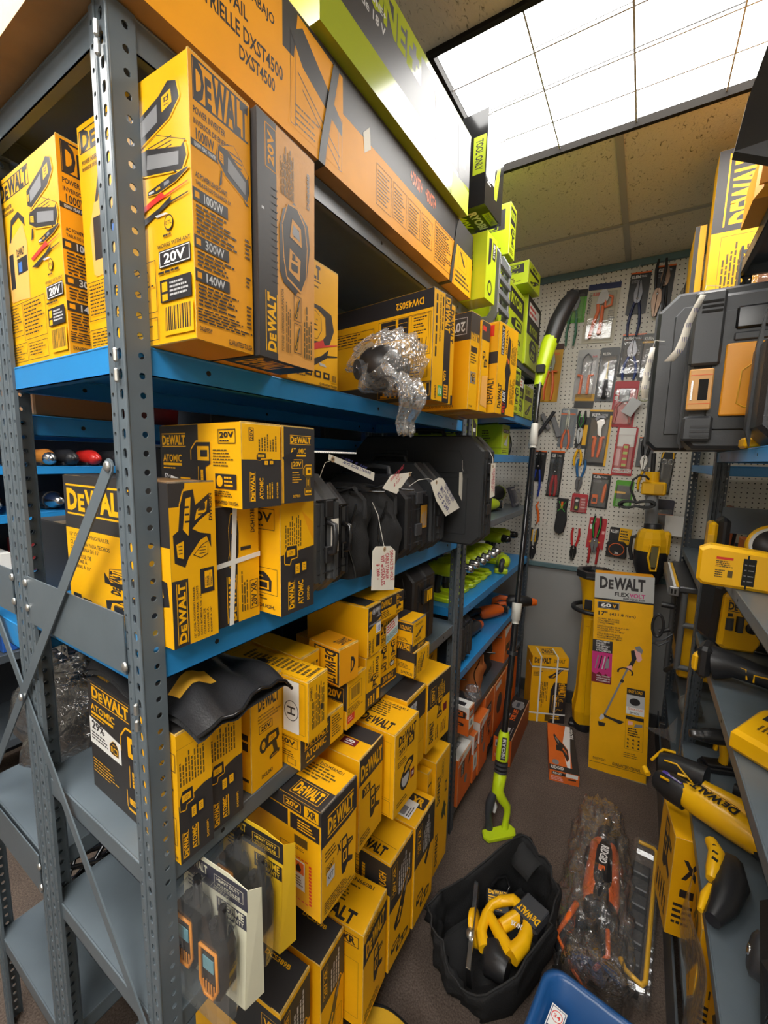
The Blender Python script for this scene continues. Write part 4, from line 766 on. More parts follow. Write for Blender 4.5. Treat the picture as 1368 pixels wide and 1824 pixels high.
def T_0(g): g.rect(.2, 0, 1, .5, INK2); g.frame(.25, .05, .8, .25, INK, .001); g.txt('20V', .35, .07, .7, .22, INK, .03); g.rect(.1, .5, .5, .9, WHT); g.txt('ATOMIC', .55, .4, .9, .9, YEL, 0, 0, 90)
def T_p29(g): g.rect(0, .12, 1, 1, INK2); g.rect(.25, .42, .75, .72, TORG); g.rect(.28, .44, .72, .70, WHT); g.txt('HIGH TORQUE', .35, .5, .65, .66, INK, .02, 0, 90); g.txt('ATOMIC', .5, .76, .7, .96, YEL, .02, 0, 90); g.txt('DCF850P1', .2, .84, .3, .98, YEL, 0, 0, 90)
carton('impact_driver_carton', 'black impact driver carton with a 29% badge behind the front post', 'box', .012, .0150, .964, .290, .058, .218, -1.2, F_p1, N_p29, T_p29, tone=INK2)
carton('impact_driver_carton', 'second impact driver kit carton beneath the drooping black bag', 'box', .004, .0755, .964, .25, .064, .214, -2, F_p1, N_dark, T_0)
def F_dcl(g):
    g.logo(.22, .74, .88, .86, INK, rules=False); g.txt('JOBSITE LED SPOTLIGHT', .22, .68, .72, .70, INK); g.txt('FOCO PARA EL LUGAR DE TRABAJO', .22, .65, .95, .67, INK); g.txt('PROJECTEUR DEL DE CHANTIER', .22, .62, .85, .64, INK); box20(g, .24, .52, .66, .60); g.art('light', .24, .20, .88, .50); g.txt('DCL043', .30, .07, .64, .11, INK, .02)
def N_dcl(g): g.rect(.9, .4, .97, .48, INK); g.rect(.9, .5, .97, .56, INK); g.rect(.9, .1, .97, .13, INK)
carton('flashlight_carton', 'plain yellow spotlight carton with line drawing of a hand light', 'box', -.004, .168, .964, .25, .084, .212, 2.5, F_dcl, N_dcl)
def F_ato(g): g.rect(0, 0, .66, 1, INK2); g.logo(.08, .52, .62, .86, YEL); g.txt('ATOMIC', .1, .24, .56, .46, YEL, .02); g.lines(.12, .08, .4, .16, 1, YEL); g.lines(.70, .2, .96, .9, 8, INKG)
def N_ato(g): box20(g, .75, .62, .97, .9); g.lines(.78, .3, .97, .5, 3, INKG); g.frame(.86, .1, .95, .28, INK, .001)
carton('tool_carton', 'low black fronted carton under the yellow carton marked H', 'box', .032, .262, .964, .26, .144, .072, .3, F_ato, N_ato)
def F_088(g): g.lines(.16, .18, .82, .92, 9, INKG, 90, 3, .6); g.txt('DW088LG', .10, .68, .20, .90, INK, 0, 0, 90); g.rect(.6, .4, .75, .5, INK)
def N_088(g): g.frame(.5, .1, .97, .95, INKG, .0006)
def T_088(g): g.lines(.25, .02, .95, .8, 14, INKG, 0, 5, .6); g.frame(.03, .03, .95, .9, INKG, .0006); g.art('arrow', .2, .45, .5, .65)
def x_088(t, d, w, h):
    sticker(t, ((-.062, 0, .012), (.040, 0, 0), (0, 0, h * .86), (0, -1, 0)), WHT, lambda g: (g.poly(circ(.5, .42, .46, 20, .20), INK), g.poly(circ(.5, .42, .42, 20, .185), WHT), g.txt('H', .25, .34, .75, .5, INK, 0, 0, 90)))
carton('laser_level_carton', 'yellow laser level carton with a white sticker marked H', 'box', .057, .257, 1.0385, .25, .064, .128, 3, F_088, N_088, T_088, extra=x_088)
def F_sml(g): g.logo(.2, .62, .9, .84, INK, rules=False); g.lines(.2, .42, .8, .56, 4, INKG); g.art('drill', .35, .04, .8, .38)
def N_sml(g): g.frame(.5, .1, .8, .8, INK, .0008); g.barcode(.52, .35, .78, .78); g.rect(.84, .1, .92, .6, WHT)
carton('tool_carton', 'yellow carton with barcode and small drill drawing under the middle shelf', 'box', -.02, .323, 1.0385, .25, .058, .128, 0, F_sml, N_sml)
def F_hook(g): g.poly([(.58, .22), (.76, .34), (.82, .5), (.74, .64), (.6, .68)], INK); g.poly([(.64, .32), (.72, .42), (.72, .52), (.64, .56)], YEL2)
def N_hook(g): g.rect(.2, .06, 1, .94, INK); g.rect(.25, .1, .95, .9, YEL); g.logo(.55, .08, .9, .92, INK, 270, False)
def T_hook(g): g.logo(.3, .1, .9, .4, INK, 90, False)
carton('tool_carton', 'small amber carton with black hook window stacked on the barcode carton', 'box', .034, .384, 1.0880, .10, .066, .088, -6, F_hook, N_hook, T_hook, None, YEL2)
def F_bar(g): g.frame(.12, .48, .76, .86, INK, .001); g.barcode(.18, .52, .7, .83); g.lines(.05, .28, .9, .44, 5, INKG); g.rect(.04, .12, .40, .28, REDP); g.lines(.07, .15, .36, .26, 2, PNKP)
def N_bar(g): g.rect(0, .4, 1, .98, INK2); box20(g, .72, .55, .96, .85, YEL, None, '20V')
def T_bar(g): g.rect(.45, .05, .95, .6, INK2); g.frame(.55, .12, .85, .45, YEL, .001); g.txt('20V', .6, .2, .8, .38, YEL, .02)
carton('tool_carton', 'amber carton with large barcode and small red label on the lower grey shelf', 'box', .033, .416, .964, .22, .082, .121, 1.7, F_bar, N_bar, T_bar)
def F_xrl(g):
    g.poly([(0, .52), (1, .72), (1, 1), (0, 1)], INK2); g.txt('XR', .05, .72, .26, .92, YEL, .05, 0, 0); g.art('light', .3, .74, .95, .97, SIL, GRYP); g.rect(.05, .62, .98, .66, GRYP); g.rect(.60, .42, .96, .62, WHT); g.lines(.62, .44, .94, .6, 3, BLUP, 90); g.logo(.06, .03, .2, .36, INK, 90, False); g.lines(.26, .06, .46, .45, 3, INKG, 90); g.rect(.62, .14, .9, .38, INK)
def T_xrl(g): g.rect(.1, .05, .9, .95, INK2); g.frame(.3, .3, .7, .7, GRYP, .001)
carton('angle_grinder_carton', 'taller carton with glossy black XR picture panel stacked above a small carton', 'box', .030, .505, 1.105, .20, .060, .130, 0, F_xrl, None, T_xrl)
def F_xlo(g): g.rect(0, 0, 1, .32, INK2); g.logo(.62, .48, .82, .92, INK, 270, False); g.lines(.15, .5, .5, .92, 4, INKG, 90); g.art('drill', .3, .33, .75, .62); g.lines(.1, .05, .6, .28, 3, YEL, 90); g.rect(.7, .06, .9, .28, YEL)
carton('tool_carton', 'small yellow carton with vertical logo under the glossy black XR carton', 'box', .025, .506, .964, .25, .066, .138, -3, F_xlo)
def F_stk(g):
    g.logo(.05, .76, .92, .92, INK, rules=False); box20(g, .08, .62, .32, .74); g.frame(.02, .22, .98, .60, INKG, .0008); g.frame(.5, .22, .98, .60, INKG, .0008); g.art('drill', .1, .38, .42, .58); g.art('impact', .6, .38, .9, .6); g.art('light', .1, .22, .4, .36); g.art('saw', .55, .22, .95, .36); g.rect(.05, .04, .95, .16, INK2); g.txt('20V MAX', .2, .06, .8, .14, YEL, .02, .2)
def x_stk(t, d, w, h): sticker(t, ((.0008, w * .32, h * .60), (0, w * .66, h * .08), (0, 0, h * .26), (1, 0, 0)), WHT, lambda g: (g.rect(0, 0, 1, .45, mat('pale_blue_print', (.35, .6, .65), .5)), g.txt('1013625436', .05, .08, .95, .38, GRYP), g.lines(.08, .5, .95, .95, 3, REDP)), 'price_sticker')
carton('tool_kit_carton', 'upright combo kit carton with a white and blue price sticker', 'box', .002, .604, .964, .26, .090, .205, -3, F_stk, None, extra=x_stk)
def F_dw3(g): g.rect(0, .5, 1, 1, INK2); g.logo(.08, .62, .5, .92, YEL, rules=False); g.lines(.05, .1, .5, .45, 4, INKG); g.art('nailgun', .6, .25, .9, .9); g.txt('DW7231', .68, .06, .96, .18, INK)
carton('tool_carton', 'carton with black upper half lying on the combo kit carton', 'box', .020, .571, 1.1725, .22, .122, .060, -2, F_dw3)
def F_dw1(g): g.txt('DW7231', .2, .82, .7, .9, INK); g.art('long', .2, .45, .8, .72); g.lines(.1, .28, .8, .4, 3, INKG); g.rect(0, 0, 1, .2, INK2); g.logo(.4, .04, .92, .16, YEL, rules=False)
def N_dw1(g): g.rect(0, .68, 1, .94, INK2); g.txt('DW7231', .76, .72, .97, .86, YEL, .02, 0, 180); g.lines(.7, .32, .97, .44, 3, INKG); g.rect(0, 0, 1, .28, INK2); g.frame(.55, .04, .96, .25, YEL, .001); g.logo(.58, .05, .95, .24, YEL, 180, False)
carton('stand_kit_carton', 'upper of two small cartons at the far end of the lower grey shelf', 'box', .050, .708, 1.0438, .18, .083, .090, -1, F_dw1, N_dw1, lambda g: g.rect(0, .25, 1, 1, INK2), edge=WORNK)
def F_dw2(g): g.rect(0, 0, .14, 1, INK2); g.logo(.02, .05, .12, .5, YEL, 90, False); g.lines(.22, .1, .5, .9, 4, INKG, 90); g.art('long', .4, .2, .7, .8); g.txt('DEWALT', .84, .4, .92, .85, INK, .02, 0, 270)
def N_dw2(g): g.rect(0, .62, 1, 1, INK2); g.txt('DW7231', .78, .08, .97, .2, INK, .02); g.lines(.72, .3, .95, .52, 4, INKG)
carton('stand_kit_carton', 'lower of two small cartons at the far end of the lower grey shelf', 'box', .056, .712, .964, .20, .096, .077, -1, F_dw2, N_dw2)
# --- second grey shelf
def F_nail(g):
    g.rect(0, .68, 1, 1, INK2); g.poly([(0, .62), (1, .70), (1, .68), (0, .6)], YEL); g.logo(.16, .72, .90, .92, YEL); g.lines(.1, .52, .5, .62, 3, INKG); box20(g, .12, .40, .34, .48); g.txt('XR', .42, .46, .62, .56, INK, .04); g.art('nailgun', .40, .20, .90, .56); g.lines(.08, .04, .9, .16, 5, INKG); g.txt('DCN45RND1', .55, .02, .95, .05, INK)
def x_nail(t, d, w, h):
    sticker(t, ((.0008, w * .12, h * .30), (0, w * .22, h * .01), (0, 0, h * .12), (1, 0, 0)), SIL, lambda g: g.txt('KIT', .15, .3, .85, .7, INK, .02))
    sticker(t, ((-.075, -.0006, h * .20), (.034, 0, 0), (0, 0, h * .27), (0, -1, 0)), WHT, lambda g: (g.rect(.08, .55, .92, .95, ORG), g.poly([(.35, .6), (.65, .6), (.72, .72), (.5, .9), (.3, .72)], INK), g.lines(.1, .1, .9, .45, 4, INKG)), 'hazard_label')
def N_nail(g):
    g.rect(0, .88, 1, 1, INK2); box20(g, .55, .90, .76, .98, YEL); xr(g, .80, .89, .97, .99, 0, INK, YEL); g.rect(.18, .72, .60, .87, INK); g.rect(.63, .72, .98, .86, INK); g.lines(.72, .74, .95, .84, 4, YEL); g.rect(.68, .60, .84, .68, INKG); g.lines(.68, .55, .84, .58, 2, INKG); g.frame(.5, .44, .66, .56, INK, .0012)
    for k in range(12):
        g.rect(.86, .10 + k * .032, .89, .12 + k * .032, REDP)
        if k < 8: g.rect(.5 + k * .045, .48, .53 + k * .045, .49, REDP); g.rect(.5 + k * .045, .09, .53 + k * .045, .10, REDP)
def T_nail(g): g.rect(0, .0, .42, 1, INK2); g.frame(.06, .06, .38, .42, YEL, .001); g.logo(.1, .08, .34, .4, YEL, 90 * 3, False); g.lines(.50, .1, .85, .6, 5, INKG, 270, 4); g.txt('DCN45RND1', .86, .1, .93, .4, INK, 0, 0, 270)
carton('roofing_nailer_carton', 'large cordless nailer carton with black top and flame hazard label', 'box', .107, .238, .681, .22, .117, .2435, 0, F_nail, N_nail, T_nail, extra=x_nail, edge=WORNK)
def F_18(g): g.rect(0, .72, 1, 1, INK2); g.logo(.05, .76, .95, .92, YEL, rules=False); g.art('nailgun', .25, .22, .9, .56); xr(g, .12, .56, .45, .66); g.lines(.05, .06, .6, .16, 3, INKG)
def T_18(g): g.rect(.55, 0, 1, 1, INK2); g.rect(.3, .12, .52, .28, MARO); g.txt('18', .34, .15, .48, .25, WHT, .02, 0, 0)
carton('nailer_carton', 'cordless nailer carton with maroon 18 label on its sloping lid', 'box', .083, .400, .681, .28, .108, .236, 2, F_18, None, T_18)
def F_xrt(g):
    g.logo(.14, .82, .88, .94, INK, rules=False); box20(g, .12, .68, .48, .80); xr(g, .5, .71, .8, .82); g.lines(.12, .56, .6, .64, 3, INKG); g.art('saw', .22, .20, .80, .56); g.lines(.12, .08, .7, .15, 2, INKG); g.rect(.68, .25, .84, .36, MARO); g.txt('18', .71, .28, .81, .33, WHT)
def T_xrt(g): g.logo(.06, .08, .34, .5, INK, 270, False); g.lines(.40, .1, .85, .6, 6, INKG, 270, 5); g.txt('DCS438E1', .86, .1, .93, .5, INK, 0, 0, 270)
def N_xrt(g): g.frame(.55, .22, .95, .9, INKG, .0006); g.frame(.8, .02, .95, .2, INK, .001)
carton('cut_off_tool_carton', 'tall bright yellow XR carton leaning out over the second grey shelf', 'box', .105, .523, .681, .24, .127, .233, -1, F_xrt, N_xrt, T_xrt)
def F_mit(g): g.rect(0, .62, 1, .95, INK2); g.rect(.1, .70, .5, .9, SIL); g.lines(.1, .70, .5, .9, 6, INK, 90); g.frame(.1, .3, .9, .6, INKG, .001)
carton('tool_carton', 'flat topped carton with worn white label hidden behind the tall XR carton', 'box', .068, .655, .681, .25, .116, .244, 0, F_mit, None, lambda g: g.rect(0, 0.1, 1, 1, INK2), tone=INK2)
def F_xrf(g):
    g.rect(0, .62, 1, 1, INK2); box20(g, .12, .66, .34, .9, YEL, None, '20V', 90); g.lines(.42, .68, .75, .94, 6, YEL, 90); g.art('impact', .36, .38, .66, .70); g.rect(.70, .40, .86, .52, MARO); g.logo(.10, .10, .28, .42, INK, 90, False); g.lines(.36, .08, .5, .36, 2, INKG, 90); g.lines(.6, .1, .85, .34, 3, INKG, 90)
carton('tool_carton', 'yellow topped carton with black upper panel next to the far upright', 'box', .070, .785, .681, .27, .152, .232, -4, F_xrf, None, lambda g: g.rect(0, .35, 1, 1, INK2), edge=WORN)
carton('tool_carton', 'half hidden yellow carton at the far back of the second grey shelf', 'box', -.06, .97, .681, .22, .17, .245, 0, lambda g: (g.rect(0, .8, 1, 1, INK2), g.frame(.25, .45, .8, .75, INK, .0015), g.logo(.3, .5, .75, .7, INK, rules=False)))
# --- bottom shelf
def F_660(g): g.rect(0, .66, 1, .9, INK2); g.logo(.1, .7, .9, .86, YEL, rules=False); g.art('nailgun', .25, .25, .85, .62); g.lines(.1, .9, .9, .96, 2, INKG); g.lines(.08, .04, .9, .14, 3, INKG)
def T_660(g): g.logo(.03, .12, .30, .75, INK, 270, False); g.lines(.36, .15, .78, .62, 6, INKG, 270, 5); g.txt('DCN660B1', .84, .1, .92, .42, INK, 0, 0, 270)
def N_660(g): xr(g, .72, .84, .95, .95, 0, INK, YEL); g.frame(.72, .84, .95, .95, INK, .002); g.frame(.6, .1, .95, .7, INKG, .0008)
carton('finish_nailer_carton', 'yellow finish nailer carton on the bottom shelf nearest the black tool bag', 'box', .093, .415, .168, .28, .128, .278, 5, F_660, N_660, T_660)
def F_tgh(g): g.rect(0, .55, 1, .98, INK2); g.frame(.08, .66, .3, .94, YEL, .001); g.txt('20V XR', .12, .68, .24, .92, YEL, .02, 0, 90); g.lines(.36, .6, .9, .94, 6, SIL, 90); g.art('long', .2, .3, .9, .7); g.art('kit', .1, .06, .9, .2)
def T_tgh(g): g.logo(.05, .1, .30, .55, INK, 270, False); g.rect(.36, .02, .37, .98, INKG)
def N_tgh(g): g.rect(.0, .72, 1, .98, INK2); g.lines(.3, .74, .7, .96, 5, YEL, 90); g.txt('TOUGH', .86, .70, .95, .9, YEL, .02, 0, 90)
carton('saw_kit_carton', 'tall carton with black picture panel between two yellow XR cartons', 'box', .086, .551, .168, .26, .128, .345, -.6, F_tgh, N_tgh, T_tgh)
def T_xrb(g): xr(g, .5, .02, .85, .3, 270, YEL, INK); g.lines(.05, .5, .9, .9, 3, INKG, seed=3)
def x_xrb(t, d, w, h): sticker(t, ((-.03, w * .10, h + .003), (0, w * .5, 0), (-.07, 0, 0), (0, 0, 1)), WHT, lambda g: (g.rect(.1, .3, .6, .9, GRYP), g.lines(.1, .05, .9, .25, 2, INK)), 'price_sticker')
def F_xrb(g): g.rect(0, .58, 1, .99, INK2); g.frame(.1, .68, .34, .95, YEL, .001); g.txt('20V XR', .14, .7, .28, .93, YEL, .02, 0, 90); g.lines(.42, .62, .8, .95, 5, SIL, 90); g.poly([(.5, .5), (.98, .72), (.96, .66), (.6, .44)], INK); g.art('kit', .15, .08, .85, .26)
carton('saw_kit_carton', 'XR carton with barcode sticker on its lid overhanging the carpet', 'box', .092, .686, .168, .24, .137, .347, .3, F_xrb, None, T_xrb, extra=x_xrb)
carton('tool_carton', 'thin tall yellow carton leaning beside the last one of the bottom shelf', 'box', .062, .828, .168, .26, .030, .41, 0, lambda g: (g.art('arrow', .3, .6, .9, .8), g.rect(.1, .88, .9, .9, INK), g.lines(.2, .2, .6, .5, 2, INKG, 90)))
def F_tf(g): g.logo(.12, .60, .34, .86, INK, 90, False); box20(g, .42, .80, .56, .95, INK, None, 'XR', 90); g.rect(.7, .62, .85, .72, INK); g.rect(.74, .64, .82, .7, YEL); g.art('arrow', .5, .36, .85, .56); g.logo(.12, .06, .30, .36, INK, 90, False)
carton('tool_carton', 'tallest yellow carton of the bottom shelf against the far upright', 'box', .075, .862, .168, .27, .118, .433, 0, F_tf)
def F_bl(g): g.rect(0, .55, 1, .96, INK2); g.frame(.1, .62, .3, .92, YEL, .001); g.txt('20V XR', .13, .64, .26, .9, YEL, .02, 0, 90); g.lines(.4, .58, .8, .92, 4, SIL, 90); g.art('long', .2, .2, .9, .6); g.frame(.6, .1, .9, .3, INKG, .001)
def T_bl(g): g.rect(0, .10, 1, 1, INK2); xr(g, .5, .55, .8, .8, 270); g.txt('DCS389B', .7, .12, .8, .4, YEL, 0, 0, 270)
carton('saw_kit_carton', 'black topped saw carton second from the left on the bottom shelf', 'box', .048, .308, .168, .27, .094, .285, 3, F_bl, None, T_bl, tone=INK2)
carton('saw_kit_carton', 'black topped saw carton leftmost on the bottom shelf at the photo edge', 'box', .036, .196, .168, .27, .097, .292, 4, F_bl, lambda g: (g.rect(0, .6, 1, .96, INK2), g.frame(.8, .7, .96, .9, YEL, .001), g.txt('XR', .82, .73, .94, .87, YEL, .03)), T_bl, tone=INK2)
# ================================================================== CASES, BAGS, TAGS AND PACKS ON THE NEAR LEFT UNIT
def tool_case(name, label, loc, yaw, L, H, W, cham=.05, m=None, m2=None, latches=2, handle='front', cat='tool case', group=None, sticker_m=None, tag_=None):
    """upright hard case: local x depth -L..0 (spine at x=0), y thickness 0..W, z height; both shells stepped"""
    m = m or DGR; m2 = m2 or BLK
    t = thing(name, label, cat, loc, (0, 0, R(yaw)), group)
    def prof(i): c = cham; return [(-L + i, c * .6 + i * .4), (-L + c * .6, i), (-c * .6, i), (-i, c * .6), (-i, H - c), (-c, H - i), (-L + c, H - i), (-L + i, H - c)]
    for k, (a, c) in enumerate(((0, W * .46), (W * .54, W))):
        b = MB(); b.prism(prof(.0), a, c, m, 'y', bev=.006)
        if k == 0:   # raised panels on the broad near face
            b.prism([(-L * .92, H * .10), (-L * .55, H * .10), (-L * .55, H * .86), (-L * .92, H * .86)], -.003, .001, m, 'y', bev=.0015)
            b.prism([(-L * .50, H * .10), (-L * .10, H * .10), (-L * .10, H * .62), (-L * .50, H * .62)], -.003, .001, m, 'y', bev=.0015)
            b.prism([(-L * .50, H * .66), (-L * .10, H * .66), (-L * .16, H * .86), (-L * .50, H * .86)], -.003, .001, m, 'y', bev=.0015)
        b.build('shell_half', t)
    b = MB(); b.prism(prof(.006), W * .46, W * .54, m2, 'y')
    for z in (.2, .4, .6, .8): b.box(-.004, W * .12, H * z - .001, .001, W * .88, H * z + .001, m2)
    b.box(-.003, W * .2, H * .12, .0025, W * .27, H * .78, m); b.box(-.003, W * .72, H * .12, .0025, W * .79, H * .78, m)
    b.build('seam_rib', t)
    for k in range(latches):
        z = H * (.28 + .38 * k); b = MB(); b.box(-.002, W * .36, z, .006, W * .64, z + .035, m2, .002); b.build('latch', t)
    b = MB()
    if handle == 'front': b.tube([(.0, W * .5, H * .36), (.018, W * .5, H * .38), (.020, W * .5, H * .5), (.018, W * .5, H * .6), (.0, W * .5, H * .62)], .006, m2, 8)
    else: b.tube([(-L * .68, W * .5, H - .006), (-L * .66, W * .5, H + .018), (-L * .5, W * .5, H + .022), (-L * .34, W * .5, H + .018), (-L * .32, W * .5, H - .006)], .008, m2, 8)
    b.build('handle', t)
    if sticker_m: sticker(t, ((.0035, W * .55, H * .36), (0, W * .3, 0), (0, 0, H * .28), (1, 0, 0)), sticker_m, lambda g: g.lines(.1, .1, .9, .9, 3, GRYP, 90), 'label_sticker')
    return t
tool_case('tool_case', 'grey black hard case standing beside the drill kit carton with torn white label', (.045, .288, 1.3212), 0, .21, .245, .082, .055, mat('scuffed_grey_plastic', (.055, .058, .062), .4, var=.25, vscale=20), BLK, sticker_m=PAPER)
tool_case('tool_case', 'narrow black hard case between the grey case and the soft bag', (.030, .374, 1.3212), 0, .20, .225, .050, .05, BLK, BLKG, 1)
# red case lying behind
tool_case('tool_case', 'red plastic case whose top shows above the black cases', (-.185, .292, 1.3212), 0, .12, .322, .13, .04, TRED, mat('dark_red_plastic', (.16, .01, .01), .4), 0, 'top')
def soft_bag(name, label, loc, W, Lx, H, slump=0.0, m=None, flap=True, seed=1, cat='tool bag', rot=0.0):
    t = thing(name, label, cat, loc, (0, 0, R(rot))); m = m or FAB; rnd = random.Random(seed); ph = [rnd.uniform(0, 6) for _ in range(6)]
    b = MB()
    def f(u, v):
        a = 2 * PI * u; e = .5; ca, sa = math.cos(a), math.sin(a)
        sx = abs(ca) ** e * (1 if ca >= 0 else -1); sy = abs(sa) ** e * (1 if sa >= 0 else -1)
        w_ = (1 - .35 * max(0, (v - .7) / .3) ** 1.5) * (.96 + .04 * math.sin(PI * v)); wr = .006 * math.sin(9 * v + ph[0] + 3 * a) + .004 * math.sin(17 * v + ph[1] + 5 * a)
        return (-Lx / 2 + sx * (Lx / 2) * w_ + wr - slump * v * v * .3, W / 2 + sy * (W / 2) * (w_ - .25 * max(0, v - .75)) + wr * .5, H * v + .008 * math.sin(2 * a + ph[2]) * v)
    b.grid(f, 28, 12, m, True, True)
    top = [f(i / 28, 1.0) for i in range(28)]; b.add(top, [tuple(range(28))], m, True); b.add([f(i / 28, 0.0) for i in range(28)], [tuple(range(28))[::-1]], m)
    b.build('bag_body', t)
    b = MB(); b.tube([(-.010 + .012 * math.cos(k * .5), W * (.08 + .0 * k), H * (.05 + .068 * k)) for k in range(13)], .0025, BLKG, 6); b.build('piping', t)
    b = MB(); b.tube([(-Lx * .3 + .02 * k, W * .45 + .01 * math.sin(k), H * (.985) + .004) for k in range(8)], .0035, BLKG, 6); b.build('zipper', t)
    if flap:
        b = MB(); b.tube([(-Lx * .2, W * .3, H * .98), (-.02, W * .3, H * 1.04), (.004, W * .4, H * .90), (.006, W * .4, H * .7)], .010, m, 6, flat=.35); b.build('carry_strap', t)
    return t
soft_bag('tool_bag', 'black soft zip bag bulging between the hard cases with the hanging tag', (.035, .430, 1.3212), .092, .30, .205, seed=2)
soft_bag('tool_bag', 'slumped black soft bag with sagging side flap beneath the folded tag', (.050, .535, 1.3212), .112, .30, .205, .02, seed=5)
tool_case('tool_case', 'black case with amber printed clasp behind the slumped soft bag', (.045, .658, 1.3212), 0, .30, .235, .135, .06, BLK, DGR, 2, 'top', sticker_m=mat('amber_label', (.45, .22, .02), .5))
tool_case('tool_case', 'middle sized black case with top handle in front of the largest black case', (.050, .80, 1.3212), 0, .36, .27, .105, .06, mat('matte_black_shell', (.022, .024, .027), .5), BLK, 2, 'top')
tool_case('tool_case', 'largest black case with panelled side rising above all the others', (.140, .985, 1.3212), 0, .50, .36, .115, .05, mat('matte_black_shell', (1, 1, 1)), BLK, 2, 'top')
# black case on the lower grey shelf
t = tool_case('tool_case', 'tall black case with yellow barred latch on the lower grey shelf', (-.01, .822, .9637), 0, .26, .30, .16, .05, BLK, DGR, 0, 'top')
b = MB(); b.box(.0, .05, .165, .012, .12, .215, BLKG, .003); b.build('latch', t)
b = MB(); [b.box(.012, .075 + .014 * k, .172, .0135, .083 + .014 * k, .208, TYEL) for k in range(3)]; b.build('latch_badge', t)
# ---- handwritten paper tags (x plane, outline in (y,z))
def price_tag(label, x, pts, eye, rot, words, pen, string_to, bow=.006, ax='x', group=None):
    t = thing('price_tag', label, 'price tag', (0, 0, 0)); O = Vector((x, pts[0][0], pts[0][1])) if ax == 'x' else None
    cy = sum(p[0] for p in pts) / len(pts); cz = sum(p[1] for p in pts) / len(pts); t.location = (x, cy, cz)
    L = [(p[0] - cy, p[1] - cz) for p in pts]; b = MB(); b.prism(L, -.0003, .0003, PAPER, 'x'); b.build('paper', t)
    b = MB(); e = (eye[0] - cy, eye[1] - cz); b.prism([(e[0] + .006 * math.cos(k * PI / 6), e[1] + .006 * math.sin(k * PI / 6)) for k in range(12)], .0003, .0007, mat('eyelet_card', (.42, .28, .15), .7), 'x')
    b.prism([(e[0] + .0022 * math.cos(k * PI / 5), e[1] + .0022 * math.sin(k * PI / 5)) for k in range(10)], .0007, .0009, HOLE, 'x'); b.build('eyelet', t)
    # writing frame: origin + two axes given by rot (degrees, direction of the text in the y,z plane)
    (o0, ang, wl, hl) = rot; U = Vector((0, math.cos(R(ang)), math.sin(R(ang)))) * wl; V = Vector((0, -math.sin(R(ang)), math.cos(R(ang)))) * hl
    b = MB(); g = G(b, (.0004, o0[0] - cy, o0[1] - cz), U, V, (1, 0, 0))
    n = len(words)
    for i, (w_, a, c) in enumerate(words): g.txt(w_, a, 1 - (i + 1) / n + .12 / n, c, 1 - i / n - .12 / n, pen, 0.0, .25)
    b.build('handwriting', t)
    b = MB(); s = [(p[0] - x, p[1] - cy, p[2] - cz) for p in string_to]; b.tube([(.0006, e[0], e[1])] + s, .0007, STRING, 5); b.build('string', t)
    return t
price_tag('white tag with red writing for a cable stapler hanging below the shelf edge', .070, [(.457, 1.394), (.470, 1.402), (.535, 1.392), (.559, 1.376), (.558, 1.277), (.454, 1.303)], (.508, 1.389), ((.468, 1.378), -86, .080, .082), [('DEWALT 20 VOLT', .02, 1), ('CABLE STAPLER', .05, .85), ('KIT w/STAPLES', .05, .98), ('$ 260 -', .22, .72)], REDPEN, [(.060, .507, 1.43), (.055, .500, 1.47), (.045, .490, 1.50)])
price_tag('white tag with dark writing pointing up and left above the grey hard case', .030, [(.348, 1.597), (.350, 1.608), (.520, 1.567), (.517, 1.548)], (.362, 1.597), ((.507, 1.578), 166, .125, .017), [('DEWALT RECIP SAW', .0, .9), ('KIT $ 189 -', .15, .95)], BLUPEN, [(.02, .350, 1.590), (.01, .345, 1.56)])
price_tag('curled white tag with red writing resting on the soft bag', .066, [(.499, 1.533), (.538, 1.563), (.642, 1.568), (.565, 1.516)], (.63, 1.563), ((.545, 1.528), 28, .075, .030), [('DEWALT 20 VOLT', 0, 1), ('KIT', .3, .6), ('$ 129 -', .1, .7)], REDPEN, [(.045, .64, 1.556), (.035, .645, 1.53)])
price_tag('white tag with dark writing for an impact wrench kit priced 249', .075, [(.736, 1.538), (.790, 1.550), (.820, 1.547), (.963, 1.447), (.852, 1.431), (.779, 1.484)], (.775, 1.537), ((.775, 1.500), -36, .125, .070), [('DEWALT 3/8 DRIVE', .28, 1), ('IMPACT WRENCH', .1, .85), ('KIT $ 249 -', .05, .95)], BLUPEN, [(.065, .745, 1.548), (.055, .70, 1.545), (.050, .66, 1.530)])
price_tag('narrow white tag with faint red writing behind the tag priced 249', .074, [(.950, 1.562), (.976, 1.562), (.98, 1.548), (1.020, 1.436), (.955, 1.491)], (.992, 1.553), ((.985, 1.545), -88, .085, .045), [('DEWALT 20 VOLT', 0, 1), ('KIT', .1, .5), ('$ 359 -', .3, .9)], REDPEN, [(.074, .975, 1.575), (.074, .972, 1.60)])
t = price_tag('narrow white tag with red writing at the far edge of the largest black case', .160, [(1.00, 1.592), (1.045, 1.593), (1.055, 1.485), (1.005, 1.481)], (1.02, 1.583), ((1.008, 1.575), -86, .085, .038), [('DEWALT ROTARY', 0, 1), ('HAMMER KIT', 0, .9), ('$ 459 -', .1, .9)], REDPEN, [(.158, 1.02, 1.61), (.145, 1.03, 1.63)])
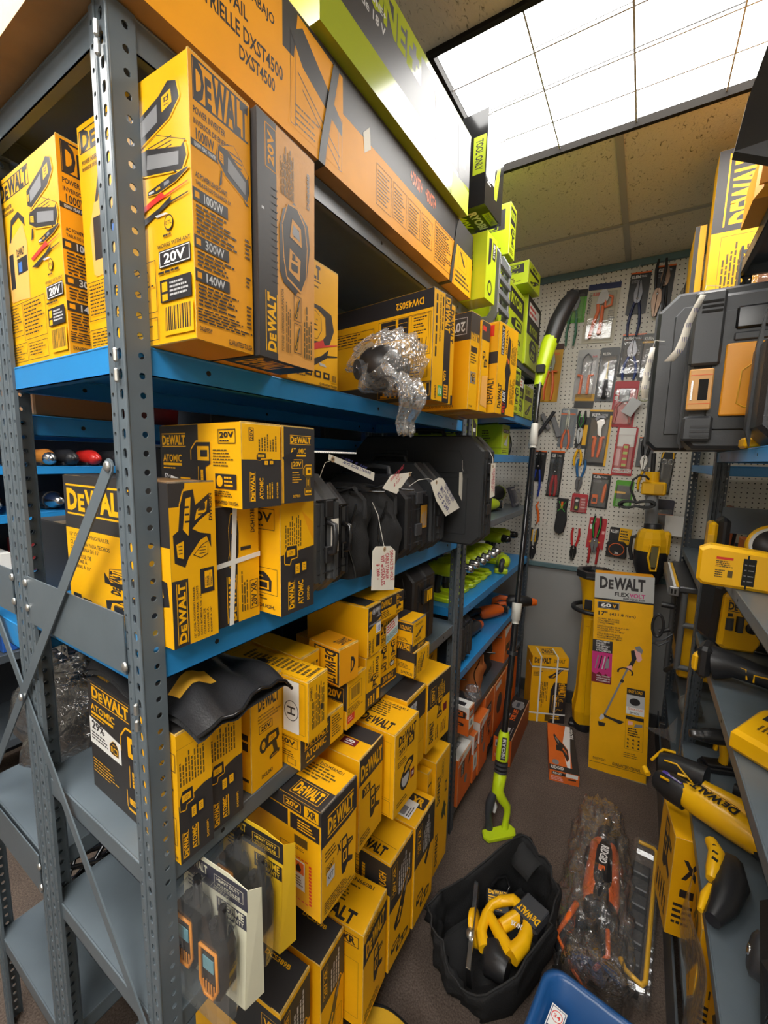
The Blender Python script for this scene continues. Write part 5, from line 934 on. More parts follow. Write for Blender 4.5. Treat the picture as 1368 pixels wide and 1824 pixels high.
# ---- bubble wrap bundle with a dark object inside
t = thing('bubble_wrap_parcel', 'bubble wrapped dark part drooping over the top blue shelf edge', 'parcel', (.045, .515, 1.745)); random.seed(8)
b = MB(); b.sphere((0, 0, .06), .052, BLK, 14, 9, (1.1, 1.0, .95)); b.cyl((-.03, -.05, .05), (.03, .06, .07), .022, DGR); b.build('wrapped_part', t)
b = MB()
def bw(u, v):
    a = 2 * PI * u; r = .5 + .5 * math.sin(PI * v) ** .5; wr = .010 * math.sin(5 * a + 9 * v) + .007 * math.sin(11 * a - 13 * v)
    y = -.075 + .15 * v; return (.02 + .075 * r * math.cos(a) + wr * .5, y + wr, max(.003, .068 + (.058 + .025 * v) * r * math.sin(a) + wr))
b.grid(bw, 40, 18, BUBB, True, True)
b.build('wrap_sheet', t)
b = MB()
def tail(u, v):
    w_ = .075 - .045 * v; wr = .008 * math.sin(14 * u + 5 * v) + .005 * math.sin(31 * u); return (.075 + .022 * math.sin(PI * min(1, v * 1.3)) + wr, -.055 + w_ * (u * 2 - .8) + .05 * v, .035 - .125 * v + wr * .5)
b.grid(tail, 18, 10, BUBB); b.build('loose_tail', t, solid=.002)
# ---- drooping black bag with amber stripe lying on the impact driver cartons
t = thing('tool_bag', 'collapsed black bag with amber patches draped over the impact driver cartons', 'tool bag', (0, .055, 1.1865))
b = MB()
def db(u, v):
    x = -.27 + .335 * u; y = -.035 + .19 * v; edge = max(0, (u - .82) / .18); z = .014 + .042 * math.sin(PI * min(1, v * 1.02)) ** .8 * (1 - .5 * u) + .010 * math.sin(9 * u + 7 * v) + .006 * math.sin(19 * v + 4 * u) - .012 * edge ** 1.5 * (.3 + v * .7)
    return (x - .02 * (v - .5) ** 2, y, z)
b.grid(db, 26, 20, mat('black_nylon', (.018, .018, .02), .42, bump=.2, bscale=300)); b.grid(lambda u, v: (db(u, v)[0], db(u, v)[1], max(min(db(u, v)[2] - .010, .010), .001) if v > .3 else db(u, v)[2] - .010), 26, 20, FAB)
b.build('bag_body', t)
b = MB()
for q in ((.66, .12, .76, .46),): b.grid(lambda u, v, q=q: tuple(Vector(db(q[0] + (q[2] - q[0]) * u, q[1] + (q[3] - q[1]) * v)) + Vector((0, 0, .0015))), 4, 6, mat('amber_fabric', (.75, .40, .03), .7))
b.build('amber_patch', t)
b = MB(); b.tube([db(1.0, k / 10) for k in range(11)], .003, BLKG, 6); b.build('piping', t)
# ---- walkie talkie packs
AMBT = mat('amber_trim', (.80, .30, .03), .35)
def walkie_pack(label, loc, yaw, card, ink, light, group=None):
    t = thing('walkie_talkie_pack', label, 'blister pack', loc, (0, 0, R(yaw)), group)
    b = MB(); b.prism([(-.150, 0), (0, 0), (.012, .235), (-.030, .243), (-.10, .243), (-.142, .235)], 0, .0012, card, 'y')
    g = G(b, (-.15, 0, 0), (.155, 0, 0), (0, 0, .243), (0, -1, 0))
    g.rect(.08, .80, 1.04, .97, ink); g.frame(.55, .84, .98, .93, card, .0008); g.txt('HEAVY DUTY', .59, .89, .93, .915, card); g.txt('WALKIE-TALKIE', .59, .85, .93, .875, card)
    g.lines(.12, .70, .45, .79, 3, ink, fill=.4); g.rect(.58, .65, 1.02, .77, ink); g.txt('LIFETIME', .61, .705, .98, .76, card, .02); g.txt('WARRANTY', .61, .66, .98, .695, card, .02); g.logo(.1, .88, .45, .95, card, rules=False)
    g.lines(.18, .06, .72, .2, 5, GRYP, seed=3, fill=.35); b.build('card', t)
    b = MB(); b.add([(.0, .0012, 0), (.012, .0012, .235), (.020, .022, .225), (.010, .034, 0)], [(0, 3, 2, 1)], card); b.build('folded_side', t, solid=.001)
    for k in range(2):
        cx = -.092 + k * .058; cz = .084 - k * .022
        b = MB(); b.prism([(cx - .026, cz + .01), (cx - .018, cz - .008), (cx + .018, cz - .008), (cx + .026, cz + .01), (cx + .028, cz + .085), (cx + .020, cz + .10), (cx - .020, cz + .10), (cx - .028, cz + .085)], -.040, -.004, BLKG, 'y', bev=.005)
        rad = b.build('radio', t)
        b = MB(); b.cyl((cx + .014, -.022, cz + .098), (cx + .014, -.022, cz + .150), .0085, BLKG, 10, .0065); b.cyl((cx - .010, -.022, cz + .098), (cx - .010, -.022, cz + .108), .006, BLK, 10); b.build('antenna', rad)
        b = MB(); b.tube([(cx + x * .020, -.041, cz + z) for x, z in ((-.9, .085), (.9, .085), (1, .02), (.5, -.002), (-.5, -.002), (-1, .02), (-.9, .085))], .0028, AMBT, 6)
        for i in range(5): b.box(cx - .014 + .006 * i, -.0415, cz + .003, cx - .011 + .006 * i, -.0405, cz + .022, AMBT)
        b.build('bezel', rad)
        b = MB(); b.box(cx - .012, -.0415, cz + .045, cx + .012, -.0405, cz + .068, mat('pale_lcd', (.18, .42, .50), .3)); b.build('screen', rad)
    b = MB(); b.prism([(-.148, .012), (-.148, .15), (-.10, .225), (-.02, .225), (.004, .15), (-.002, .012)], -.046, -.002, CLEAR, 'y', bev=.014); b.build('clear_shell', t)
    return t
CREAM = mat('cream_card', (.70, .68, .52), .4); DCARD = mat('dark_card_print', (.05, .05, .07), .4)
walkie_pack('cream carded pack of two orange trimmed walkie talkies nearest the front post', (.085, .070, .6815), 4, CREAM, DCARD, True)
walkie_pack('yellow carded pack of two walkie talkies leaning on the nailer carton', (.075, .158, .6815), 3, mat('yellow_card', (.80, .50, .02), .4), INK, False)
# ================================================================== HAND TOOLS (builders)
def drill(label, loc, rot, c1, c2=None, s=1.0, name='cordless_drill', chuck=BLKG, battery=False, group=None, cat='cordless drill', nose=.045, scale=None):
    """standing on its base: handle up, chuck along +x"""
    c2 = c2 or BLK; t = thing(name, label, cat, loc, rot, group); t.scale = (s, s, s)
    b = MB(); b.tube([(-.085, 0, .145), (-.080, 0, .147), (-.05, 0, .148), (.0, 0, .148), (.040, 0, .147), (.052, 0, .146)], [.014, .028, .032, .032, .029, .022], c1, 14)
    b.box(-.07, -.006, .172, .03, .006, .182, c1, .003); b.build('motor_housing', t)
    b = MB(); b.tube([(-.030, 0, .135), (-.036, 0, .10), (-.042, 0, .06), (-.040, 0, .03)], [.022, .019, .018, .020], c2, 10, flat=.85); b.build('grip', t)
    b = MB(); b.prism([(-.085, -.030), (-.075, -.036), (.030, -.036), (.045, -.022), (.045, .022), (.030, .036), (-.075, .036), (-.085, .030)], 0, .022, c1, 'z', bev=.004); b.prism([(-.07, -.026), (.03, -.026), (.03, .026), (-.07, .026)], .020, .034, c1, 'z', bev=.004); b.build('battery_foot', t)
    b = MB(); b.lathe((.050, 0, .146), (1, 0, 0), [(0, .022), (.006, .024), (.012, .021), (.026, .021), (nose, .016), (nose + .003, .008), (nose + .004, .0005)], chuck, 14); b.build('chuck', t)
    b = MB(); b.box(-.012, -.007, .085, .002, .007, .118, c2, .003); b.build('trigger', t)
    if battery: b = MB(); b.box(-.08, -.036, -.045, .045, .036, -.001, BLK, .006); b.box(-.07, -.0365, -.03, .02, -.0355, -.012, c1); b.build('battery_pack', t)
    return t
def long_tool(label, loc, rot, c1, c2=None, name='reciprocating_saw', cat='power saw', L=.34, group=None, foot=True, nose=STEEL):
    """lying body along +x with D handle behind"""
    c2 = c2 or BLK; t = thing(name, label, cat, loc, rot, group)
    b = MB(); b.tube([(-L * .2, 0, .04), (-L * .12, 0, .042), (L * .15, 0, .042), (L * .3, 0, .040), (L * .42, 0, .038)], [.022, .036, .036, .030, .020], c1, 14); b.build('motor_housing', t)
    b = MB(); b.tube([(-L * .18, 0, .055), (-L * .34, 0, .060), (-L * .46, 0, .045), (-L * .48, 0, .020), (-L * .36, 0, .016), (-L * .18, 0, .022)], .014, c2, 10, flat=1.2); b.build('rear_grip', t)
    b = MB(); b.tube([(L * .38, 0, .038), (L * .50, 0, .036)], [.026, .019], c2, 12); b.build('boot', t)
    if foot: b = MB(); b.box(L * .5, -.02, .012, L * .52, .02, .055, nose, .002); b.tube([(L * .48, 0, .036), (L * .6, 0, .034)], .006, nose, 8); b.build('shoe', t)
    b = MB(); b.box(-L * .5, -.034, .0, -L * .36, .034, .026, c1, .005); b.build('battery_foot', t)
    return t
# ================================================================== FAR LEFT UNIT (origin y 1.215)
def lime(gl, k): pass
def F_lg(g): g.rect(.08, .62, .9, .94, INK); g.txt('RYOBI', .15, .72, .8, .88, LIME, .04); g.art('drill', .2, .2, .85, .58, LIME); g.lines(.1, .05, .9, .15, 3, INKG)
def F_lg2(g): g.frame(.05, .05, .95, .95, INK, .001); g.rect(.1, .55, .9, .7, INK); g.art('long', .15, .1, .9, .5, LIME); g.txt('18V', .2, .74, .7, .9, INK, .04)
def F_lg3(g): g.rect(0, .45, 1, 1, INK2); g.rect(.1, .72, .9, .92, WHT); g.lines(.15, .74, .85, .9, 2, REDP); g.art('inflator', .2, .1, .85, .42, LIME); g.txt('RYOBI', .2, .5, .8, .62, LIME, .03)
def N_lg(g): g.rect(.1, .5, .9, .9, INK2); g.art('drill', .2, .52, .8, .88, LIME); g.lines(.1, .1, .9, .4, 4, INKG)
LE = mat('worn_lime_edge', (.55, .62, .2), .7)
kw = dict(base=LIME, edge=LE)
carton('outdoor_tool_carton', 'tall lime carton behind the pressure washer carton near the ceiling', 'box', .056, 1.404, 2.400, .20, .077, .185, -1, F_lg, N_lg, **kw)
carton('outdoor_tool_carton', 'lime carton propping up the tall carton beside the grey framed pack', 'box', -.004, 1.405, 2.1015, .26, .105, .295, 0, F_lg2, N_lg, **kw)
carton('outdoor_tool_carton', 'small lime carton on the tall lime cartons close to the ceiling trim', 'box', .034, 1.812, 2.4405, .22, .210, .10, -2.5, F_lg2, N_lg, **kw)
carton('outdoor_tool_carton', 'lime and black carton with white panel on the upper shelf by the pegboard', 'box', .008, 1.952, 2.1015, .28, .29, .336, 0, F_lg3, N_lg, **kw)
carton('outdoor_tool_carton', 'lime carton between the grey framed pack and the white panelled carton', 'box', .0, 1.63, 2.1015, .28, .30, .30, 0, F_lg, N_lg, **kw)
carton('outdoor_tool_carton', 'slim lime carton left of a row under the upper shelf', 'box', .012, 1.56, 1.8362, .25, .165, .20, -2, F_lg2, N_lg, **kw)
carton('outdoor_tool_carton', 'lime carton in the middle of a row under the upper shelf', 'box', .014, 1.738, 1.8362, .25, .117, .21, -2, F_lg, N_lg, **kw)
carton('outdoor_tool_carton', 'black banded lime carton of a row under the upper shelf', 'box', .0, 1.873, 1.8362, .25, .13, .20, 0, F_lg3, N_lg, **kw)
carton('outdoor_tool_carton', 'lime carton nearest the pegboard in a row under the upper shelf', 'box', .0, 2.02, 1.8362, .25, .20, .17, 0, F_lg2, N_lg, **kw)
# grey framed pack
t = thing('chainsaw_pack', 'lime pack held in a grey moulded frame beside the pressure washer carton', 'tool pack', (.05, 1.262, 2.1015))
b = MB(); b.box(-.20, .01, .01, -.01, .115, .27, LIME, .004, LE); b.rect = None
g = G(b, (-.01, .01, .01), (0, .105, 0), (0, 0, .26), (1, 0, 0)); g.rect(.2, .5, .8, .9, INK); g.art('inflator', .2, .1, .8, .45, LIME); b.build('inner_carton', t)
b = MB(); gm = mat('grey_moulded_plastic', (.16, .17, .18), .4)
for y in (-.004, .122):
    b.prism([(-.08, .0), (.0, .0), (.022, .04), (.022, .24), (-.005, .285), (-.08, .285), (-.08, .26), (-.02, .26), (-.004, .23), (-.004, .05), (-.02, .03), (-.08, .03)], y, y + .014, gm, 'y', bev=.003)
for z in (.05, .10, .15, .20): b.box(.012, -.002, z, .026, .135, z + .022, gm, .003)
b.build('moulded_frame', t)
carton('battery_carton', 'lime carton just past the far upright of the near unit above the black cases', 'box', -.033, 1.300, 1.6312, .25, .10, .145, 0, lambda g: (g.poly([(.45, .05), (.9, .2), (.9, .8), (.45, 1)], INK), g.rect(.5, .6, .8, .7, WHT)), N_lg, **kw)
def N_gb(g): g.rect(0, .0, 1, .23, LIME); g.rect(0, .225, 1, .235, INK); g.txt('3', .05, .06, .2, .18, INK, .05); g.lines(.45, .35, .7, .85, 6, INKG)
def F_gb(g): g.rect(0, .225, 1, .235, INK); g.rect(.15, .74, .85, .86, INK); g.txt('RYOBI', .2, .76, .8, .84, WHT, .03); g.poly([(.25, .35), (.5, .5), (.8, .7), (.7, .3)], SIL); g.poly([(.3, .6), (.5, .68), (.4, .55)], REDP); g.lines(.1, .06, .9, .18, 2, INKG)
carton('tool_carton', 'lime carton marked 3 beside the lime and grey bag', 'box', -.060, 1.862, 1.6312, .20, .115, .155, -3, F_gb, N_gb, **kw)
t = soft_bag('tool_bag', 'lime and grey striped soft bag on the far blue shelf', (-.10, 1.995, 1.6312), .145, .24, .175, m=LIME, flap=False, seed=4)
b = MB(); b.grid(lambda u, v: (.010 + .02 * math.sin(PI * v) - .03 * v, .055 + .045 * u + .01 * math.sin(6 * v), .005 + .165 * v), 3, 10, mat('grey_bag_fabric', (.20, .19, .17), .8)); b.build('grey_band', t, solid=.003)
b = MB(); b.grid(lambda u, v: (.014 + .02 * math.sin(PI * v) - .03 * v, .100 + .016 * u + .012 * math.sin(5 * v), .005 + .165 * v), 2, 10, FAB); b.build('black_trim', t, solid=.003)
t = soft_bag('tool_bag', 'plain lime bag at the far end of the far blue shelf', (-.12, 2.15, 1.6312), .13, .22, .16, m=mat('lime_fabric', (.36, .42, .03), .7), flap=False, seed=9)
# grey shelf with lime tools
long_tool('lime jigsaw lying with black grip toward the aisle on the upper grey shelf', (-.13, 1.85, 1.326), (0, 0, R(75)), TLIM, BLK, 'jigsaw', 'power saw', .30)
long_tool('second lime saw lying behind the first on the upper grey shelf', (-.25, 1.60, 1.326), (0, 0, R(80)), TLIM, BLK, 'jigsaw', 'power saw', .28)
t = thing('cordless_blower', 'black cylindrical tool with lime end cap on the upper grey shelf', 'blower', (-.20, 1.88, 1.386)); b = MB(); b.tube([(0, 0, 0), (.01, .1, .008), (.03, .34, .02)], [.036, .042, .044], BLK, 16); b.build('body', t)
b = MB(); b.lathe((.03, .34, .02), (.05, 1, .03), [(0, .045), (.012, .046), (.018, .04), (.019, .001)], TLIM, 16); b.build('end_cap', t)
b = MB(); b.box(-.04, .04, -.060, .05, .12, -.03, BLK, .006); b.box(-.04, .22, -.060, .05, .30, -.015, BLK, .006); b.build('foot', t)
t = thing('blister_pack', 'clear shelled accessory pack leaning beside the black blower', 'blister pack', (-.06, 2.18, 1.3305), (0, R(-18), 0)); b = MB(); b.box(-.01, 0, 0, .0, .14, .12, mat('dark_card_print', (.05, .05, .07))); b.build('card', t); b = MB(); b.box(.0, .01, .01, .03, .13, .11, CLEAR, .01); b.build('clear_shell', t)
# blue shelf: drills standing on their feet, chucks to the aisle
base = None; lab = ['leftmost', 'second', 'third', 'fourth', 'fifth', 'sixth', 'rightmost']
for k in range(7):
    y = 1.30 + k * .0835
    L = '%s in the row of lime drills standing on the blue shelf' % lab[k]
    if base is None: base = drill(L, (-.105, y, 1.0005), (0, 0, R(-4)), TLIM, BLK, .92, chuck=STEEL if k == 0 else BLKG, group='lime drills on the blue shelf')
    else:
        dup(base, (-.105 + .004 * (k % 2), y, 1.0005), (0, 0, R(-4 + 2 * (k % 3))), L)
long_tool('black and lime tool lying flat in front of the last drills', (-.045, 1.97, 1.001), (0, 0, R(100)), TLIM, DGR, 'oscillating_tool', 'power tool', .22, foot=False)
for k, (y, L) in enumerate(((2.09, 'lime saw with black handle standing near the pegboard end of the blue shelf'), (2.22, 'last lime tool against the far upright of the blue shelf'))):
    drill(L, (-.14, y, 1.0005), (0, 0, R(-10 + 30 * k)), TLIM, BLK, 1.05, 'cordless_tool', BLKG, cat='power tool')
drill('lime drill just inside the far unit seen past the black cases', (-.28, 1.27, 1.0005), (0, 0, R(-60)), TLIM, BLK, 1.0, 'cordless_tool', BLKG, cat='power tool')
# second blue shelf
t = tool_case('tool_case', 'upright black soft cornered case on the lower blue shelf of the far unit', (-.012, 1.285, .7212), 0, .30, .232, .13, .06, mat('grained_black_shell', (.03, .03, .032), .6, bump=.15, bscale=300), BLK, 0, 'top')
long_tool('grey and orange angle tool lying on the lower blue shelf', (-.10, 1.60, .7212), (0, 0, R(80)), mat('charcoal_plastic', (1, 1, 1)), TORG, 'multi_tool', 'power tool', .26, foot=False)
long_tool('orange and silver impact tool on the lower blue shelf', (-.10, 1.90, .7212), (0, 0, R(60)), TORG, BLK, 'impact_wrench', 'power tool', .28)
drill('orange driver standing at the middle of the lower blue shelf', (-.26, 1.80, .7205), (0, 0, R(10)), TORG, BLK, .85, chuck=STEEL)
drill('orange and black driver standing behind the orange sander', (-.28, 2.0, .7205), (0, 0, R(-20)), TORG, BLK, .9)
long_tool('black tool with orange rim overhanging the end of the lower blue shelf', (-.02, 2.18, .7212), (0, 0, R(30)), BLK, TORG, 'belt_sander', 'sander', .26, foot=False)
# grey shelf with orange bags
soft_bag('tool_bag', 'orange and black tool bag standing on the lowest raised shelf', (-.03, 1.575, .4505), .15, .27, .205, m=mat('orange_canvas', (.55, .17, .04), .8, bump=.3, bscale=300), seed=12)
soft_bag('tool_bag', 'black tool bag with orange corner behind the clear plastic bag', (-.05, 1.75, .4505), .16, .27, .215, m=FAB, seed=14)
soft_bag('tool_bag', 'orange bag nearest the far upright of the near unit', (-.09, 1.325, .4505), .15, .25, .165, m=mat('orange_canvas', (1, 1, 1)), seed=15)
t = thing('plastic_bag', 'crumpled clear plastic bag on the shelf with the orange bags', 'plastic bag', (-.03, 1.515, .452)); b = MB()
def crumple(cx, cy, cz, rx, ry, rz, sd, amp=.25):
    rn = random.Random(sd); q = [(rn.uniform(2, 9), rn.uniform(2, 9), rn.uniform(0, 6)) for _ in range(7)]
    def f(u, v):
        a = 2 * PI * u; p = PI * v; d = Vector((math.sin(p) * math.cos(a), math.sin(p) * math.sin(a), math.cos(p))); k = 1.0
        for (m1, m2, ph) in q: k += amp / 7 * 2.0 * abs(math.sin(m1 * a / 2 + m2 * p + ph)) - amp / 7
        return (cx + d.x * rx * k, cy + d.y * ry * k, max(cz + d.z * rz * k, 0))
    return f
b.grid(crumple(.0, 0, .04, .04, .035, .04, 3), 26, 14, BAGF, False, True); b.build('film', t)
def N_rid(g): g.rect(0, .0, 1, .42, ORG); g.poly([(0, .42), (1, .62), (1, 1), (0, 1)], WHT); g.art('drill', .3, .3, .95, .85, ORG); g.rect(.2, .12, .7, .26, GRYP)
def F_rid(g): g.rect(0, .25, 1, .6, WHT); g.rect(.1, .68, .8, .88, INK); g.txt('RIDGID', .15, .71, .75, .85, WHT, .03); g.poly(circ(.5, .42, .2, 12, .1), GRYP)
def T_rid(g): g.rect(0, 0, 1, 1, WHT); g.art('long', .1, .5, .9, .9); g.rect(.1, .1, .6, .3, INK)
OE = mat('worn_orange_edge', (.62, .33, .16), .8); ko = dict(base=ORG, edge=OE)
carton('tool_carton', 'white topped orange carton behind the far upright of the near unit', 'box', .046, 1.2525, .4512, .22, .058, .125, -2, F_rid, N_rid, T_rid, tone=WHT, **ko)
def F_rb(g): g.poly([(0, .86), (.35, .98), (1, 1), (.9, .9), (0, .84)], WHT); g.rect(.2, .55, .45, .85, INK2); g.txt('RIDGID', .24, .57, .36, .83, SIL, .02, 0, 90); g.poly(circ(.58, .38, .1, 12, .1), GRYP); g.poly([(.75, .6), (.9, .7), (.95, .9), (.8, .8)], INK2)
def T_rb(g): g.rect(0, 0, 1, 1, WHT); g.rect(.05, .3, .5, .6, INK2); g.lines(.4, .1, .9, .4, 2, GRYP)
carton('tool_carton', 'larger orange carton with white lid standing on the bottom shelf of the far unit', 'box', .012, 1.2525, .1035, .25, .155, .222, -1, F_rb, None, T_rb, tone=WHT, **ko)
carton('tool_carton', 'orange and white carton right of the white lidded carton', 'box', .02, 1.422, .1035, .22, .05, .235, -1, F_rid, N_rid, None, **ko)
carton('tool_carton', 'upright orange carton with grey badge beside the string trimmer pole', 'box', .025, 1.482, .1035, .24, .135, .27, 0, F_rb, N_rid, None, **ko)
carton('tool_carton', 'dark orange carton half hidden behind the black trimmer pole', 'box', .0, 1.636, .1035, .25, .13, .31, 0, lambda g: (g.rect(.1, .6, .8, .8, INK2), g.txt('RIDGID', .15, .64, .75, .76, SIL, .02), g.art('drill', .2, .2, .8, .55, ORG)), None, None, **ko)
carton('tool_carton', 'tall orange carton behind the black lidded long carton', 'box', -.002, 1.80, .1035, .24, .20, .30, 0, lambda g: (g.poly(circ(.5, .5, .25, 14, .2), INK2), g.rect(.1, .85, .6, .95, WHT)), None, None, **ko)
carton('tool_carton', 'last orange carton on the bottom shelf next to the grey wall', 'box', -.002, 2.02, .1035, .24, .25, .31, 0, lambda g: (g.poly(circ(.5, .45, .25, 14, .2), INK2), g.rect(.1, .80, .6, .92, INK)), None, None, **ko)
carton('tool_carton', 'orange carton standing at the far end among the orange bags', 'box', -.01, 1.98, .4505, .25, .13, .20, 0, lambda g: (g.poly([(0, .75), (1, .95), (1, 1), (0, 1)], WHT), g.rect(.2, .3, .8, .5, INK2)), None, None, **ko)
# ================================================================== UNITS BEHIND, SEEN THROUGH THE SHELVES
def nb_box(label, x, y, z, w, h, m, d=.25, cat='box', name='stored_carton'):
    t = thing(name, label, cat, (x, y, z)); b = MB(); b.box(-d, 0, 0, 0, w, h, m, .003, None); b.build('board_body', t); b = MB(); b.box(-d * .6, .002, h, -d * .4, w - .002, h + .0008, mat('packing_tape', (.45, .33, .18), .3)); b.build('tape', t); return t
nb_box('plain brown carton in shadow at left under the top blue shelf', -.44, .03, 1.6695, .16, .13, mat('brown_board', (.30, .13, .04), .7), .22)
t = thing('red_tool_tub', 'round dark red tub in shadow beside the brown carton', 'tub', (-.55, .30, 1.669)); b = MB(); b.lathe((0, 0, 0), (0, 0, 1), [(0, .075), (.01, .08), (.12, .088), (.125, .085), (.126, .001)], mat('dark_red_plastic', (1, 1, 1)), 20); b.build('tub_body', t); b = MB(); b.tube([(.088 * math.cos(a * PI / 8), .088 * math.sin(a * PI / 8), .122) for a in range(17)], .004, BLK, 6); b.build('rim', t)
DKB = mat('navy_filler_board', (.02, .04, .09), .6); DKG = mat('shade_filler_board', (.03, .03, .032), .6)  # boards of dark cartons added to block the bright walls behind
k = 0
spots = [(-.44, .42, 1.6695, .20, .14, DKG, 'added charcoal carton third from the post on the hidden upper shelf'), (-.44, .66, 1.6695, .22, .16, DKB, 'added navy carton fourth on the hidden upper shelf'), (-.44, .90, 1.6695, .24, .30, DKG, 'added tall charcoal carton last on the hidden upper shelf'),
         (-.44, .10, 1.2565, .16, .18, DKG, 'added charcoal carton behind the roofing nailer carton'), (-.44, .30, 1.2565, .25, .36, DKG, 'added charcoal carton behind the drill kit cartons'), (-.44, .58, 1.2565, .24, .36, DKB, 'added navy carton behind the soft bags'), (-.44, .85, 1.2565, .32, .36, DKG, 'added wide charcoal carton behind the largest black case'),
         (-.44, .36, .7515, .28, .36, DKG, 'added charcoal carton behind the flashlight carton'), (-.44, .68, .7515, .30, .38, DKB, 'added navy carton behind the barcode cartons'), (-.44, 1.0, .7515, .16, .35, DKG, 'added narrow charcoal carton at the hidden far end'),
         (-.44, .42, .3015, .20, .34, DKG, 'added charcoal crate below the crumpled plastic bag'), (-.44, .64, .3015, .40, .34, DKB, 'added navy crate hidden behind the bottom cartons'),
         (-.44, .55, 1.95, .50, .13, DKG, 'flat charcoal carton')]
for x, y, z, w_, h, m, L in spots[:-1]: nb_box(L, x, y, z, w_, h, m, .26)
for z, w_, h, m, L in ((1.6695, .70, .40, DKB, 'added navy crate on the hidden unit, below its top shelf'), (1.2565, .70, .34, DKG, 'added charcoal crate on the hidden unit at eye height'), (.7515, .80, .40, DKB, 'added navy crate on the hidden unit at waist height'), (.3015, .80, .36, DKG, 'added charcoal crate low on the hidden unit')): nb_box(L, -.45, 1.28, z, w_, h, m, .30, 'crate', 'filler_crate')  # dark crates added to hide the bright pegboard behind
# tools across the next aisle
cl = {'k': BLK, 's': STEEL, 'o': mat('amber_tool_plastic', (.45, .17, .03), .35), 'r': TRED}
row = [('k', .30, 'black'), ('s', .42, 'silver nosed'), ('o', .53, 'amber'), ('k', .62, 'small black'), ('r', .72, 'bright red'), ('k', .83, 'dark'), ('r', .93, 'dull red')]
for i, (c, y, nm) in enumerate(row):
    t = thing('angle_grinder', nm + ' grinder in the row of tool noses seen through the shelves at left', 'power tool', (-1.80, y, 1.5705))
    b = MB(); b.tube([(-.16, 0, .0), (-.12, 0, 0), (-.02, 0, 0), (.02, 0, -.004)], [.02, .036, .040, .030], cl[c] if c != 's' else DSTEEL, 14); b.build('motor_housing', t)
    b = MB(); b.lathe((.018, 0, -.004), (1, 0, 0), [(0, .030), (.012, .028), (.022, .014), (.024, .012), (.034, .012), (.035, .001)], STEEL if c in 'so' else cl[c], 14); b.build('gear_nose', t)
    b = MB(); b.box(-.12, -.03, -.04, .0, .03, -.02, BLK, .005); b.build('cradle', t)
for i, (y, nm) in enumerate(((.32, 'silver drill with red ring'), (.55, 'black drill with long chuck'))):
    t = thing('cordless_drill', nm + ' on the second blue shelf across the aisle at left', 'cordless drill', (-1.82, y, 1.3665)); b = MB(); b.tube([(-.14, 0, 0), (-.02, 0, 0)], [.036, .040], BLK, 14); b.build('motor_housing', t)
    b = MB(); b.lathe((-.02, 0, 0), (1, 0, 0), [(0, .038), (.03, .036), (.05, .022), (.09, .016), (.091, .001)], STEEL, 14); b.build('chuck', t)
    b = MB(); b.tube([(-.022 + .0, .040 * math.cos(a * PI / 8), .040 * math.sin(a * PI / 8)) for a in range(17)], .003, TRED if i == 0 else BLK, 6); b.build('ring', t); b = MB(); b.box(-.12, -.03, -.042, -.02, .03, -.025, BLK, .004); b.build('cradle', t)
nb_box('dark red carton on the third shelf across the aisle at left', -1.78, .42, 1.0515, .22, .13, mat('dark_red_board', (.28, .02, .02), .5)); nb_box('blue plastic case below the dark red carton', -1.78, .30, .7015, .40, .20, mat('bright_blue_plastic', (.02, .10, .42), .35), .25, 'case', 'plastic_case')
nb_box('white carton edge on the third shelf across the aisle', -1.78, .22, 1.0515, .14, .10, WHT)
nb_box('added charcoal carton right end of the first shelf across the aisle', -1.78, .98, 1.5315, .18, .20, DKG); nb_box('added charcoal carton at the right end of the second shelf across the aisle', -1.78, .75, 1.3215, .35, .18, DKG)
nb_box('added wide charcoal carton on the top shelf across the aisle', -1.78, -.2, 1.8015, 1.3, .32, DKG)
# clear bag of dark gear and duffel on the neighbour unit
t = thing('plastic_bag', 'large crumpled clear plastic bag full of black gear behind the braces', 'plastic bag', (-.62, .17, .752)); b = MB(); b.grid(crumple(0, 0, .19, .155, .15, .185, 5, .3), 44, 26, BAGF, True, True); b.build('film', t)
b = MB(); b.grid(crumple(.0, 0, .16, .12, .10, .15, 8, .3), 26, 16, BLK, True, True); b.tube([(.08 * math.cos(a * .7), .07 * math.sin(a * .7) - .02, .30 + .01 * math.sin(a)) for a in range(18)], .008, BLKG, 6); b.build('black_gear', t)
t = thing('tool_bag', 'black duffel printed with white lettering behind the front post', 'tool bag', (-.50, .12, 1.140)); b = MB()
b.grid(crumple(0, .10, .038, .08, .13, .032, 6, .12), 26, 14, FAB, False, True); b.build('bag_body', t)
b = MB(); g = G(b, (-.045, -.066, .03), (.11, -.0, -.01), (0, -.0, .04), (0, -1, 0)); g.txt('makita', .05, .05, .95, .95, WHT, .02); b.build('lettering', t)
# dark things on the floor level of the neighbour unit
for i, (x, y, z, rx, ry, rz, L) in enumerate(((-.62, .25, .302, .16, .18, .12, 'heap of dark cables and tool bodies on the low grey shelf at left'), (-.60, .75, .752 + .0, .1, .1, .1, None))):
    if L:
        t = thing('cable_heap', L, 'cables', (x, y, z)); b = MB(); rn = random.Random(3)
        for k in range(9): b.tube([(rx * .9 * math.cos(a * .9 + k), ry * .9 * math.sin(a * .8 + k * 2) , .02 + .012 * k + .01 * math.sin(a * 2 + k)) for a in range(16)], .007, BLKG, 6)
        b.build('cable_coil', t)
